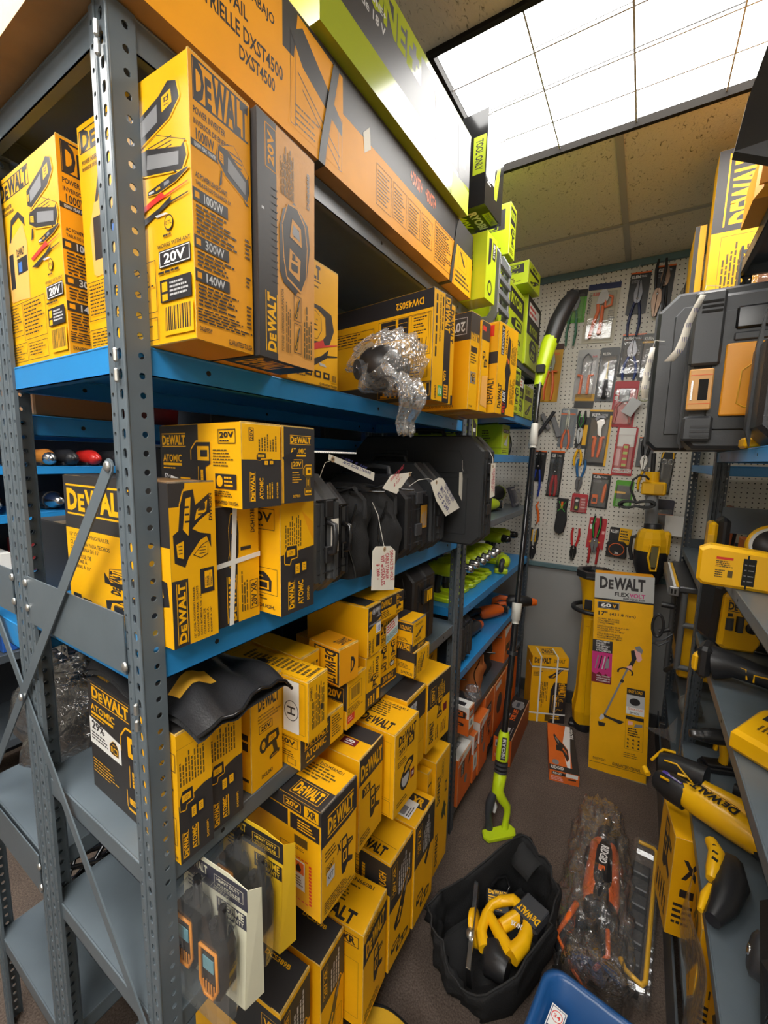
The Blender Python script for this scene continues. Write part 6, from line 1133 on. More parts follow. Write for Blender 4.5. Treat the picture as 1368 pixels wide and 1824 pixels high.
# ================================================================== THE AISLE
# ---- tall string trimmer carton
def N_tall(g):
    g.rect(0, .875, 1, 1, mat('silver_grey_print', (.46, .46, .44), .35)); g.rect(0, .868, 1, .876, INK)
    g.logo(.08, .925, .86, .985, INK, rules=False); g.txt('FLEX', .35, .893, .60, .913, INK, .03); g.txt('VOLT', .60, .893, .86, .913, MAG, .03); g.txt('BRUSHLESS', .50, .880, .86, .889, INK, .02)
    g.rect(.06, .825, .44, .860, INK); g.frame(.065, .828, .435, .857, WHT, .001); g.txt('60', .12, .833, .30, .852, WHT, .04); g.txt('V', .32, .833, .39, .850, YEL, .03)
    g.txt('17"', .08, .790, .24, .812, INK, .03); g.txt('(431.8 mm)', .28, .791, .72, .808, INK, .015)
    for k, s in enumerate(('60V MAX* BRUSHLESS', 'ATTACHMENT CAPABLE', 'STRING TRIMMER', 'DESBROZADORA DE HILO A 60V', 'BRUSHLESS APTA PARA', 'ACCESORIOS DE 60 V MAX*', 'TAILLE-BORDURE SANS', 'BALAI COMPATIBLE AVEC', 'ACCESSOIRES 60 V MAX*')):
        v = .778 - .0105 * k - .006 * (k // 3); g.txt(s, .07, v - .008, .07 + .021 * len(s), v, INK, .005)
        if k in (2, 5): g.rect(.07, v - .0125, .22, v - .0118, INK)
    g.rect(.0, .605, .35, .665, INK)
    for k, s in enumerate(('ATTACHMENT', 'CAPABLE', 'FOR DEWALT', 'UNIVERSAL', 'ATTACHMENTS')): g.txt(s, .06, .654 - k * .0115, .06 + .024 * len(s), .663 - k * .0115, WHT, .01)
    g.rect(0, .45, .35, .605, MAG); g.poly([(0, .45), (.35, .45), (.35, .49), (.3, .485), (.25, .50), (.2, .488), (.13, .505), (.08, .49), (0, .50)], MARO)
    for k, (a, m) in enumerate(((.05, GRYP), (.11, INK), (.17, SIL), (.23, INK))): g.poly([(a, .52), (a + .02, .52), (a + .07, .585), (a + .05, .59)], m)
    g.poly([(.22, .525), (.30, .53), (.30, .575), (.26, .58)], GRYP)
    for k, s in enumerate(("EASILY CONVERT", 'CONVIERTE', 'FACILEMENT')): g.txt(s, .09, .482 - k * .012, .33, .489 - k * .012, WHT, .01)
    # the drawing of the trimmer
    g.poly([(.72, .655), (.80, .665), (.86, .645), (.84, .625), (.76, .638)], GRYP); g.poly([(.70, .645), (.82, .632), (.85, .60), (.80, .585), (.72, .60)], PNKP); g.poly([(.66, .635), (.72, .64), (.76, .60), (.70, .56), (.62, .555), (.68, .59)], INK); g.poly([(.60, .555), (.68, .565), (.70, .545), (.62, .535)], PNKP)
    for k in range(8):
        a0, a1 = R(-30 + k * 28), R(-30 + (k + 1) * 28); P_ = lambda a, r: (.58 + .14 * r * math.cos(a), .525 + .024 * r * math.sin(a) * 1.0); g.poly([P_(a0, 1), P_(a1, 1), P_(a1, .78), P_(a0, .78)], INK)
    g.poly([(.60, .545), (.625, .54), (.26, .285), (.23, .29)], GRYP); g.poly([(.52, .49), (.57, .485), (.55, .47), (.50, .475)], INK)
    g.poly([(.20, .295), (.25, .295), (.25, .275), (.18, .262), (.16, .272)], SIL); g.poly([(.14, .255), (.28, .252), (.26, .235), (.16, .232)], INK); g.poly([(.23, .298), (.36, .288), (.60, .280), (.53, .262), (.42, .272), (.26, .282)], INK)
    # panels at the lower right
    g.rect(.62, .42, .92, .452, INK); g.txt('EASY LOAD', .65, .43, .88, .445, YEL, .01); g.rect(.62, .345, .92, .42, SIL); g.poly(circ(.76, .388, .09, 14, .018), INK); g.rect(.62, .325, .92, .36, WHT); g.txt('QUICK-LOAD', .65, .345, .90, .356, ORG, .015); g.txt('SPOOL', .68, .328, .84, .338, INK, .01)
    g.frame(.62, .15, .92, .315, INK, .0008); g.rect(.62, .298, .92, .315, INK); g.poly([(.66, .27), (.74, .275), (.74, .29), (.66, .29)], PNKP); g.poly([(.76, .262), (.90, .27), (.90, .285), (.78, .28)], GRYP)
    g.lines(.66, .215, .88, .26, 4, INK); 
    for k in range(9): g.art('arrow', .65 + (k % 3) * .09, .155 + (k // 3) * .019, .69 + (k % 3) * .09, .168 + (k // 3) * .019)
    g.lines(.60, .105, .92, .135, 3, INKG, fill=.3); g.txt('DCST972X1', .08, .058, .30, .070, INK, .02); g.txt('GUARANTEED TOUGH.', .42, .050, .90, .066, INK, .02); g.rect(0, .043, 1, .0455, INKG)
t = thing('string_trimmer_carton', 'tall yellow string trimmer carton with silver top band leaning in the aisle', 'box', (.722, 2.013, .006), (R(-4.5), R(-2.6), R(4.5)))
b = MB(); b.box(-.262, 0, 0, 0, .085, 1.045, YEL, .0015, WORN); g = G(b, (-.262, 0, 0), (.262, 0, 0), (0, 0, 1.045), (0, -1, 0)); N_tall(g); b.build('board_body', t)
b = MB(); b.box(-.260, .002, 1.0455, -.002, .083, 1.0475, YEL2, .0008); b.rect = 0; b.build('top_flap', t)
b = MB(); b.prism([(-.264, -.004), (-.262, -.001), (.001, -.001), (.003, -.004)], 0, .086, mat('crushed_board_edge', (.40, .34, .2), .8), 'y'); b.build('crushed_bottom_edge', t)
# ---- strapped carton in the corner
def N_sb(g):
    g.rect(0, .82, 1, 1, YEL); g.logo(.05, .90, .52, .985, INK, rules=False); g.txt('DEWALT', .6, .92, .9, .97, INKG); g.rect(0, .845, 1, .86, INK2); g.rect(0, .80, 1, .808, WORN)
    g.lines(.05, .70, .32, .78, 5, INK, seed=2); g.art('long', .45, .68, .9, .84); g.poly([(.55, 0), (1, 0), (1, .62), (.64, .62), (.56, .5)], INK); g.logo(.78, .42, .98, .66, YEL, 270, False); g.rect(.79, .40, .97, .405, YEL)
    g.art('nailgun', .52, .18, .92, .42, YEL, INK2); g.lines(.22, .2, .48, .62, 6, INKG, 270, 3); g.lines(.55, .05, .95, .15, 3, YEL); g.rect(.45, .02, .6, .12, INKG)
def x_sb(t, d, w, h):
    for a in (.24, .70): strap_band(t, [(-d * (1 - a), w * .8, h + .001), (-d * (1 - a), -.0012, h + .001), (-d * (1 - a), -.0016, 0)], (.009, 0, 0))
    for z in (.14, .845): strap_band(t, [(-d - .001, w * .5, h * z), (-d - .001, -.0022, h * z), (.001, -.0022, h * z - .004), (.001, w * .5, h * z)], (0, 0, .009))
carton('framing_nailer_carton', 'crumpled yellow carton bound with white strapping against the grey wall', 'box', .292, 2.315, .0005, .212, .15, .425, 25, lambda g: g.rect(0, 0, 1, 1, YEL2), N_sb, lambda g: g.logo(.2, .3, .8, .7, INK, 90), extra=x_sb)
# ---- tripod tower light
t = thing('tower_light', 'yellow and black tower work light behind the tall trimmer carton', 'work light', (.392, 2.34, 0))
b = MB(); b.lathe((0, 0, 0), (0, 0, 1), [(0, .052), (.02, .058), (.06, .050), (.07, .04)], BLK, 12); b.box(-.075, -.035, 0, .06, .035, .03, BLK, .008); b.build('foot', t)
b = MB(); b.tube([(0, 0, .05), (0, 0, .12), (0, 0, .22), (0, 0, .62), (0, 0, .72)], [.058, .066, .052, .050, .056], TYEL, 8, smooth=False); b.build('lower_housing', t)
for k in range(3):
    a = R(-100 + 120 * k); b = MB(); c, s_ = math.cos(a), math.sin(a)
    b.tube([(c * .060, s_ * .060, .06), (c * .066, s_ * .066, .14), (c * .058, s_ * .058, .24), (c * .058, s_ * .058, .66)], [.020, .024, .015, .014], TYEL, 6, smooth=False)
    if k == 0: pass
    b.build('leg', t)
b = MB(); g = G(b, (.030, -.0625, .40), (.024, -.002, 0), (0, 0, .20), (0, -1, 0)); g.logo(0, 0, 1, 1, INK, 270, False); b.build('lettering', t)
b = MB(); b.tube([(0, 0, .70), (0, 0, .74), (0, 0, .80), (0, 0, .84), (0, 0, .90), (0, 0, .945)], [.056, .052, .060, .064, .076, .092], TYEL, 16); b.box(-.04, -.064, .76, .0, -.054, .82, BLK, .003); b.box(.01, -.066, .78, .03, -.058, .86, BLK, .002); b.build('head_housing', t)
b = MB(); b.tube([(.0 + .105 * math.cos(a * PI / 10), .105 * math.sin(a * PI / 10), .755) for a in range(21)], .013, BLK, 8); b.build('carry_ring', t)
b = MB(); P8 = [(.104 * math.cos(PI / 8 + k * PI / 4), .104 * math.sin(PI / 8 + k * PI / 4)) for k in range(8)]; q8 = [(x * .76, y * .76) for x, y in P8]
b.prism(P8, .945, .962, BLK, 'z', bev=.004)
for k in range(8): j = (k + 1) % 8; b.add([(*P8[k], .962), (*P8[j], .962), (*q8[j], .968), (*q8[k], .968), (*P8[k], .985), (*P8[j], .985), (*q8[j], .985), (*q8[k], .985)], [(0, 1, 5, 4), (4, 5, 6, 7), (2, 3, 7, 6), (0, 4, 7, 3), (1, 2, 6, 5)], BLK)
b.build('bumper_ring', t)
b = MB(); b.lathe((0, 0, .955), (0, 0, 1), [(0, .078), (.004, .077), (.008, .05), (.010, .001)], mat('faceted_reflector', (.7, .68, .62), .12, 1.0, bump=.6, bscale=120), 20); b.build('lens', t)
# ---- orange cartons on the carpet
def N_rf(g): g.rect(0, 0, 1, 1, ORG); g.rect(.08, .62, .6, .88, INK2); g.txt('RIDGID', .12, .66, .42, .84, WHT, .02); g.lines(.06, .1, .6, .5, 3, PNKP); g.poly([(.62, .35), (.9, .42), (.9, .52), (.66, .5)], INK); g.rect(.55, .62, .95, .95, WHT)
def T_rf(g):
    g.rect(0, .55, 1, 1, ORG); g.rect(0, 0, 1, .22, INK2); g.poly([(0, .36), (0, .30), (1, .12), (1, .30), (.5, .50)], WHT); g.rect(0, 0, .10, 1, INK2); g.txt('RIDGID', .03, .52, .085, .95, WHT, .02, 0, 270); g.txt('RIDGID', .72, .04, .96, .18, WHT, .02, 0, 0)
    g.art('long', .22, .30, .78, .80, ORG, INK2); g.rect(.4, .5, .52, .72, INK); g.poly(circ(.16, .78, .05, 12, .12), GRYP)
t = carton('reciprocating_saw_carton', 'flat orange saw carton lying alone on the carpet', 'box', .437, 1.812, .0005, .139, .40, .060, 12, lambda g: g.rect(0, 0, 1, 1, ORG), N_rf, T_rf, base=ORG, edge=OE, seam=False)
def T_rk(g):
    g.rect(0, 0, 1, 1, INK); g.txt('FOR LIFE', .42, .30, .68, .62, TORG, .03, 0, 0); g.rect(.71, .2, .9, .8, SIL); g.poly(circ(.80, .5, .10, 14, .42), GRYP); g.rect(.75, .4, .86, .6, mat('dark_grey_print', (.06, .07, .09))); g.lines(.42, .68, .62, .78, 1, SIL); g.rect(.14, .30, .24, .62, SIL); g.lines(.12, .72, .26, .8, 1, SIL)
    for k in range(6): g.rect(.10 + .03 * k, .16, .115 + .03 * k, .2, SIL)
def N_rk(g): g.rect(0, 0, 1, 1, ORG); g.rect(.12, .62, .45, .88, SIL); g.lines(.15, .66, .42, .85, 3, INK, 90); g.poly(circ(.72, .72, .12, 12, .09), GRYP); g.lines(.1, .2, .8, .35, 3, PNKP)
carton('tool_carton', 'long orange carton with black lid reading FOR LIFE beside the lower shelves', 'box', .112, 1.758, .0005, .095, .44, .148, 1, lambda g: g.rect(0, 0, 1, 1, mat('brown_orange_board', (.36, .10, .03), .55)), N_rk, T_rk, base=ORG, edge=OE, tone=INK)
# ---- long pole trimmer leaning on the far left unit
t = thing('pole_trimmer', 'long lime and black pole trimmer leaning up toward the pegboard', 'garden tool', (.16, 1.33, 0))
LN = lambda z: (-.066 * min(1, z / 1.9), .30 * z, z)
EH = Vector((.83, .56, 0)); NH = Vector((.56, -.83, 0))
def HP(e, z, n=0.0): q = Vector(LN(z)); return tuple(Vector((0, q.y * .6 + .4 * 0, 0)) + EH * e + NH * n + Vector((q.x, 0, z)))
b = MB(); b.prism([(-.030 + .0, -.060), (-.045, -.035), (.005, .020), (.045, .062), (.075, .050), (.085, .020), (.035, -.030), (-.005, -.068)], 0, .022, TLIM, 'z', bev=.005); b.build('battery_mount', t)
b = MB(); b.tube([HP(.044, .018), HP(.046, .05), HP(.050, .085), HP(.046, .110), HP(.022, .140), HP(.0, .175), LN(.225), LN(.235)], [.016, .013, .014, .017, .020, .026, .028, .026], TLIM, 12); b.build('loop_handle', t)
b = MB(); b.tube([LN(.285), LN(.30), LN(.385), LN(.40)], [.026, .028, .024, .020], TLIM, 14); b.build('name_collar', t)
b = MB(); b.tube([HP(-.026, .018), HP(-.028, .045), HP(-.034, .085), HP(-.030, .125), HP(-.014, .17)], [.018, .015, .014, .019, .017], mat('charcoal_plastic', (1, 1, 1)), 12); b.build('grip', t)
b = MB(); b.tube([HP(-.008, .085), HP(-.004, .11), HP(-.008, .13)], [.006, .009, .005], SIL, 6); b.build('trigger', t)
b = MB(); [b.tube([LN(.236 + .016 * k), LN(.245 + .016 * k)], .0285, mat('charcoal_plastic', (1, 1, 1)), 14) for k in range(3)]; b.build('grip_collar', t)
b = MB(); P0 = Vector(LN(.295)); d0 = (Vector(LN(.385)) - P0); nn = (Vector((.35, -.9, .25))).normalized(); uu = d0.normalized().cross(nn).normalized() * .020; g = G(b, P0 + nn * .0285 - uu * .5, uu, d0, nn); g.rect(0, 0, 1, 1, INK); g.txt('RYOBI', .15, .08, .85, .92, SIL, .03, 0, 270); b.build('name_plate', t)
b = MB(); b.tube([LN(.38), LN(.86)], .0145, BLKG, 12); b.build('lower_pole', t)
b = MB(); b.tube([LN(.94), LN(1.68)], .0125, BLKG, 12); b.build('middle_pole', t)
b = MB(); b.tube([LN(1.78), LN(2.02)], .0125, BLKG, 12); b.build('upper_pole', t)
CW = mat('white_coupler', (.72, .70, .64), .45)
for z0, z1 in ((.855, .945), (1.665, 1.785)): b = MB(); b.tube([LN(z0), LN(z0 + .015), LN(z0 + .016), LN(z1)], [.018, .018, .0225, .0165] if z0 > 1 else [.016, .016, .021, .023], CW, 14); b.build('coupler', t)
b = MB(); b.tube([LN(.72), LN(.735)], .025, BLK, 12); b.build('hanging_ring', t)
b = MB(); b.tube([(-.072, .605, 1.98), (-.064, .64, 2.09), (-.050, .67, 2.19), (-.028, .70, 2.27)], [.024, .033, .040, .036], TLIM, 12); b.box(-.085, .58, 2.04, -.045, .62, 2.08, BLK, .003); b.build('head_housing', t)
b = MB(); b.tube([(-.045, .68, 2.20), (-.022, .70, 2.30), (.010, .73, 2.39), (.040, .75, 2.44), (.058, .76, 2.445)], [.040, .043, .040, .034, .014], BLK, 12); b.build('head_cover', t)
# ---- open black tool bag with circular saw
t = thing('tool_bag', 'open black tool bag on the carpet with a yellow saw inside', 'tool bag', (.30, .88, .0))
OUT = [(-.205, -.075), (-.20, -.02), (-.125, .10), (-.06, .20), (.02, .32), (.10, .28), (.16, .20), (.165, .05), (.10, -.14), (.03, -.21), (-.07, -.20), (-.15, -.15)]
def bagf(u, v):
    n = len(OUT); s = u * n; i = int(s) % n; f = s - int(s); f = f * f * (3 - 2 * f) * .5 + f * .5; a = OUT[i]; c = OUT[(i + 1) % n]; x = a[0] + (c[0] - a[0]) * f; y = a[1] + (c[1] - a[1]) * f
    if v < .5: k = v / .5; q = .84 + .14 * math.sin(PI * k * .7); z = .002 + .17 * k
    elif v < .62: k = (v - .5) / .12; q = .975 - .07 * k; z = .172 + .014 * math.sin(PI * k)
    else: k = (v - .62) / .38; q = .905 - .12 * k; z = .17 - .155 * k
    wr = .007 * math.sin(10 * PI * u + 9 * v) + .006 * math.sin(26 * PI * u - 7 * v + 1) + .004 * math.sin(58 * PI * u + 15 * v) + .004 * math.sin(12 * PI * u + 31 * v)
    z *= 1 + (.22 * math.sin(2 * PI * u - .9) + .10 * math.sin(6 * PI * u + 2)) * min(1, v * 3)
    return (x * q + wr * .7, y * q - .03 * (z / .17) + wr * .5, max(.002, z + wr * .8 * (v > .1)))
b = MB(); b.grid(bagf, 60, 22, mat('black_canvas', (.020, .020, .021), .9, bump=.6, bscale=160, spec=.2), True, True); fl = [bagf(i / 60, 1.0) for i in range(60)]; b.add(fl, [tuple(range(60))], FAB); b.build('bag_body', t)
b = MB(); b.tube([Vector(bagf(i / 60, .56)) + Vector((0, 0, .003)) for i in range(61)], .0032, FAB, 6); b.build('zipper', t)
b = MB(); b.grid(lambda u, v: (.02 + .085 * u - .06 * v + .01 * math.sin(8 * u), .30 - .06 * u + .015 - .10 * v, .15 + .07 * math.sin(PI * (v * .8 + .1)) * (1 - .3 * u)), 8, 6, FAB); b.build('side_flap', t, solid=.003)
# circular saw lying in the bag
t = thing('circular_saw', 'yellow and black 24 volt circular saw lying in the open black bag', 'power saw', (.303, .840, .125), (R(4), R(-3), R(-22))); t.scale = (1.05, 1.05, 1.05)
b = MB()
b.tube([(-.035, .075, .03), (-.010, .105, .035), (.030, .105, .035), (.062, .080, .032), (.078, .030, .030), (.075, -.02, .028)], [.015, .016, .017, .018, .021, .024], TYEL, 10)
b.tube([(-.035, .075, .03), (-.046, .045, .028), (-.040, .010, .026), (-.020, -.035, .024), (.015, -.06, .022)], [.015, .013, .014, .016, .018], TYEL, 10); b.tube([(-.040, .02, .026), (.020, .0, .026), (.075, -.02, .028)], [.014, .018, .022], TYEL, 10); b.tube([(.010, .02, .026), (.02, .055, .03), (.03, .10, .033)], [.018, .02, .016], TYEL, 10)
b.build('handle_body', t)
b = MB(); b.tube([(.02, -.03, .012), (.05, -.06, .012), (.085, -.05, .012)], [.030, .042, .030], BLK, 12); b.build('motor_cover', t)
b = MB(); b.box(.005, .070, .0, .095, .150, .045, BLK, .006); b.box(.012, .076, .045, .088, .150, .052, DGR, .004); g = G(b, (.018, .083, .0525), (.070, .0, 0), (0, .022, 0), (0, 0, 1)); g.logo(0, 0, 1, 1, TYEL, 180, False); b.build('battery_pack', t)
b = MB(); g = G(b, (.035, .030, .052), (.03, .012, 0), (-.005, .014, 0), (0, 0, 1)); g.txt('24V XR', 0, 0, 1, 1, WHT, .02, 0, 180); b.build('voltage_lettering', t)
b = MB(); b.prism([(-.13, .06), (-.115, .065), (.03, -.135), (.015, -.14)], -.03, .035, STEEL, 'z', bev=.002); b.build('base_plate', t)
b = MB(); b.lathe((-.055, -.03, .0), (.5, .35, .2), [(0, .045), (.012, .046), (.014, .03), (.02, .001)], TYEL, 18); b.lathe((-.03, -.07, .03), (0, 0, 1), [(0, .012), (.012, .012), (.014, .001)], ZINC, 12); b.build('blade_guard', t)
t = thing('battery_charger', 'black charger with yellow print tucked at the back of the open bag', 'charger', (.275, .975, .05), (R(12), 0, R(20))); b = MB(); b.box(-.04, -.03, 0, .04, .045, .05, BLK, .006); b.rect = 0; g = G(b, (-.035, -.025, .0505), (.07, 0, 0), (0, .065, 0), (0, 0, 1)); g.lines(.05, .05, .95, .7, 6, TYEL); g.logo(.05, .76, .95, .96, TYEL, 0, False); b.build('charger_body', t); b = MB(); b.tube([(.03, .045, .02), (.045, .07, .03), (.03, .09, .05), (.0, .07, .06), (-.02, .04, .07)], .006, BLKG, 6); b.build('power_cord', t)
# ---- yellow and black bag at the bottom edge
t = thing('tool_bag', 'yellow and black fabric bag cropped by the bottom edge of the photo', 'tool bag', (.165, .48, 0)); YF = mat('yellow_fabric', (.72, .42, .02), .7, bump=.2, bscale=200)
def yb(u, v): return (-.17 + .40 * u + .01 * math.sin(9 * v), -.16 + .20 * v, .03 + .11 * math.sin(PI * u) ** .6 * (.75 + .25 * math.sin(PI * v)) + .012 * math.sin(11 * u + 5 * v))
b = MB(); b.grid(yb, 24, 12, FAB); b.grid(lambda u, v: (yb(u, v)[0], yb(u, v)[1], .002 if v < .97 else yb(u, v)[2] - .002), 24, 12, FAB); b.grid(lambda u, v: Vector(yb(u, 1)) + Vector((0, .004, -yb(u, 1)[2] * v)), 24, 4, FAB); b.build('bag_body', t)
for a, c in ((.08, .40), (.55, .66), (.80, .97)): b = MB(); b.grid(lambda u, v: tuple(Vector(yb(a + (c - a) * u + .07 * v * (1 if a < .3 else -.5), .25 + .72 * v)) + Vector((0, 0, .003))), 8, 8, YF); b.build('yellow_panel', t)
b = MB(); b.tube([Vector(yb(.44 + .10 * math.sin(k / 9 * PI), k / 9 * .95)) + Vector((0, 0, .010)) for k in range(10)], .018, FAB, 8, flat=.25); b.build('carry_strap', t)
# ---- blue recycling bin with stickers
t = thing('storage_bin', 'blue plastic bin holding bagged tools at the bottom of the photo', 'bin', (.600, .515, 0)); t.scale = (1, 1, .84); BB = mat('blue_bin_plastic', (.010, .075, .24), .35)
def rr(x, y, r, hx, hy, n=6):
    o = []
    for cx, cy, a0 in ((hx - r, hy - r, 0), (-hx + r, hy - r, 90), (-hx + r, -hy + r, 180), (hx - r, -hy + r, 270)):
        for k in range(n + 1): a = R(a0 + 90 * k / n); o.append((x + cx + r * math.cos(a), y + cy + r * math.sin(a)))
    return o
def wall(lv, m, flip=False):
    n = 28; vs = []; fs = []
    for (z, hx, hy, r) in lv: vs += [(x, y, z) for x, y in rr(0, 0, r, hx, hy)]
    for k in range(len(lv) - 1):
        for i in range(n): j = (i + 1) % n; f = (k * n + i, k * n + j, (k + 1) * n + j, (k + 1) * n + i); fs.append(f)
    return vs, fs
b = MB(); vs, fs = wall([(0, .115, .15, .03), (.34, .140, .178, .04), (.342, .156, .194, .05), (.352, .158, .196, .05), (.358, .150, .188, .048), (.350, .138, .176, .04), (.03, .112, .146, .03)], BB); b.add(vs, fs, BB, True); b.add([(x, y, .03) for x, y in rr(0, 0, .03, .112, .146)], [tuple(range(28))], BB); b.build('bin_body', t, rot=(0, 0, R(-8)))
NAVY = mat('navy_print', (.01, .02, .09), .4)
def s34(g):
    g.frame(.06, .02, .94, .98, NAVY, .0015); g.poly(circ(.5, .86, .36, 18, .085), REDP); g.poly(circ(.5, .86, .31, 18, .074), WHT); g.txt('34', .28, .83, .72, .89, REDP, .02); g.rect(.1, .30, .9, .68, NAVY)
    for dx in (0, .22): g.poly([(.28 + dx, .62), (.44 + dx, .62), (.44 + dx, .50), (.60 + dx, .44), (.56 + dx, .38), (.34 + dx, .42), (.28 + dx, .50)], REDP)
    g.poly([(.3, .12), (.5, .06), (.8, .2), (.6, .24)], YEL)
# bagged card showing the stickers rests in the bin
t = thing('sticker_sheet', 'sheet with a 34 and red socks sticker lying in the blue bin', 'stickers', (.500, .590, .262), (0, 0, R(-10))); b = MB(); b.box(-.018, -.075, 0, .018, .075, .001, WHT); g = G(b, (-.018, -.075, .001), (.036, 0, 0), (0, .15, 0), (0, 0, 1)); s34(g); b.build('sheet', t)
t = thing('sticker_sheet', 'red lettered player name sticker lying right of the 34 sticker', 'stickers', (.610, .630, .262), (0, 0, R(-12))); b = MB(); b.box(-.018, -.06, 0, .018, .03, .001, WHT); g = G(b, (-.018, -.06, .001), (.036, 0, 0), (0, .10, 0), (0, 0, 1)); g.frame(.04, .04, .96, .96, NAVY, .0015); g.txt('ORTIZ', .15, .30, .65, .9, REDP, .03, 0, 270); g.rect(.68, .1, .9, .9, NAVY); b.build('sheet', t)
t = thing('plastic_bag', 'dark filmed bag of parts filling the blue bin', 'plastic bag', (.605, .57, .028)); b = MB(); b.grid(crumple(0, 0, .105, .075, .06, .105, 21, .2), 30, 18, mat('dark_parts', (.03, .035, .05), .35), False, True); b.build('parts', t); b = MB(); b.grid(crumple(0, 0, .108, .080, .064, .110, 22, .15), 30, 18, BAGF, False, True); b.build('film', t)
# ---- bagged reciprocating saw and its clamshell
t = thing('reciprocating_saw', 'orange and black reciprocating saw inside a crinkled clear bag on the carpet', 'power saw', (.562, 1.235, .012), (0, 0, R(-3)))
b = MB(); b.tube([(0, .30, .045), (0, .24, .050), (.01, .10, .052), (.015, -.02, .052), (.02, -.10, .05)], [.034, .044, .050, .054, .050], DGR, 14, flat=.9); b.build('motor_housing', t)
b = MB(); b.tube([(0, .22, .046), (0, .19, .05), (.008, .08, .052), (.014, -.02, .052), (.018, -.07, .05)], [.044, .053, .056, .060, .050], TORG, 14, flat=.9); b.build('orange_shell', t)
b = MB(); b.tube([(0, .24, .070), (.004, .14, .078), (.012, .02, .082), (.018, -.08, .078)], [.022, .031, .034, .026], BLK, 12); b.box(-.06, .10, .03, -.045, .16, .07, BLK, .004); b.build('black_spine', t)
b = MB(); g = G(b, (-.012, .16, .1135), (.034, 0, 0), (0, -.14, 0), (0, 0, 1)); g.rect(0, 0, 1, 1, INK); gg = G(b, (.022, .16, .1142), (-.034, 0, 0), (0, -.14, 0), (0, 0, 1)); gg.txt('RIDGID', .1, .1, .9, .7, WHT, .03, 0, 90); gg.rect(.2, .78, .8, .97, TORG); b.build('name_plate', t)
b = MB(); b.tube([(.02, -.10, .05), (-.045, -.17, .055), (-.075, -.26, .05), (-.03, -.31, .045), (.04, -.29, .045), (.055, -.20, .05), (.035, -.12, .05)], [.026, .020, .020, .022, .020, .016, .018], BLK, 10); b.build('rear_handle', t)
b = MB(); b.tube([(-.050, -.11, .070), (-.062, -.17, .078), (-.085, -.25, .07), (-.02, -.325, .068), (.05, -.36, .055)], [.010, .009, .006, .005, .004], TORG, 8); b.tube([(.05, -.14, .07), (.06, -.22, .07), (.03, -.28, .066)], .007, TORG, 8); b.build('orange_trim', t)
b = MB(); b.tube([(0, .30, .045), (0, .36, .045)], [.024, .018], STEEL, 10); b.box(-.02, .355, .02, .02, .36, .06, STEEL, .002); b.build('shoe', t)
t = thing('plastic_bag', 'crinkled clear bag wrapped over the orange reciprocating saw', 'plastic bag', (.550, 1.18, .002))
def bagr(u, v):
    a = 2 * PI * u; y = .50 - .98 * v; tp = math.sin(PI * min(1, v * .98 + .02)) ** .22; wr = .006 * math.sin(7 * a + 21 * v) + .006 * math.sin(13 * a - 33 * v + 2) + .004 * math.sin(5 * a + 57 * v)
    lift = max(0, (v - .80) / .2); return (-.005 + (.108 + wr * 1.3) * tp * math.cos(a) + .035 * v, y + wr, max(.002, .058 + (.062 + wr * 1.5) * tp * math.sin(a) + .36 * lift ** 1.3))
b = MB(); b.grid(bagr, 46, 60, BAGF, True, True); b.build('film', t)
b = MB(); g = G(b, (.035, .27, .119), (.045, 0, 0), (0, .045, 0), (0, 0, 1)); 
for k in range(3):
    a0, a1 = R(90 + 120 * k), R(210 + 120 * k); p0 = (.5 + .45 * math.cos(a0), .55 + .4 * math.sin(a0)); p1 = (.5 + .45 * math.cos(a1), .55 + .4 * math.sin(a1)); dx, dy = p1[0] - p0[0], p1[1] - p0[1]; L_ = math.hypot(dx, dy); nx, ny = -dy / L_ * .05, dx / L_ * .05; g.poly([(p0[0] + dx * .12 + nx, p0[1] + dy * .12 + ny), (p0[0] + dx * .88 + nx, p0[1] + dy * .88 + ny), (p0[0] + dx * .88 - nx, p0[1] + dy * .88 - ny), (p0[0] + dx * .12 - nx, p0[1] + dy * .12 - ny)], INKG)
g.txt('04', .36, .45, .64, .6, INKG); g.txt('PE-LD', .2, -.05, .8, .08, INKG); b.build('recycling_mark', t)
t = thing('clamshell_pack', 'clear clamshell with yellow wire frame lying right of the bagged saw', 'blister pack', (.700, 1.30, .0005), (0, 0, R(-4.5)))
b = MB(); b.box(-.045, -.33, .001, .045, .27, .075, CLEAR, .012)
for k in range(16): b.box(.036, -.31 + k * .036, .03, .05, -.292 + k * .036, .06, CLEAR, .004)
b.build('clear_shell', t)
b = MB(); b.tube([(-.03, .25, .062), (.022, .25, .062), (.033, .235, .062), (.033, -.285, .062), (.024, -.30, .062), (-.02, -.285, .062), (-.035, -.26, .062)], .0075, TYEL, 8); b.build('yellow_frame', t)
b = MB(); [b.box(-.038, .12 - k * .07, .012, .018, .17 - k * .07, .04, DGR, .004) for k in range(6)]; b.box(-.04, -.30, .005, .02, .20, .012, BLK); b.build('tool_parts', t)
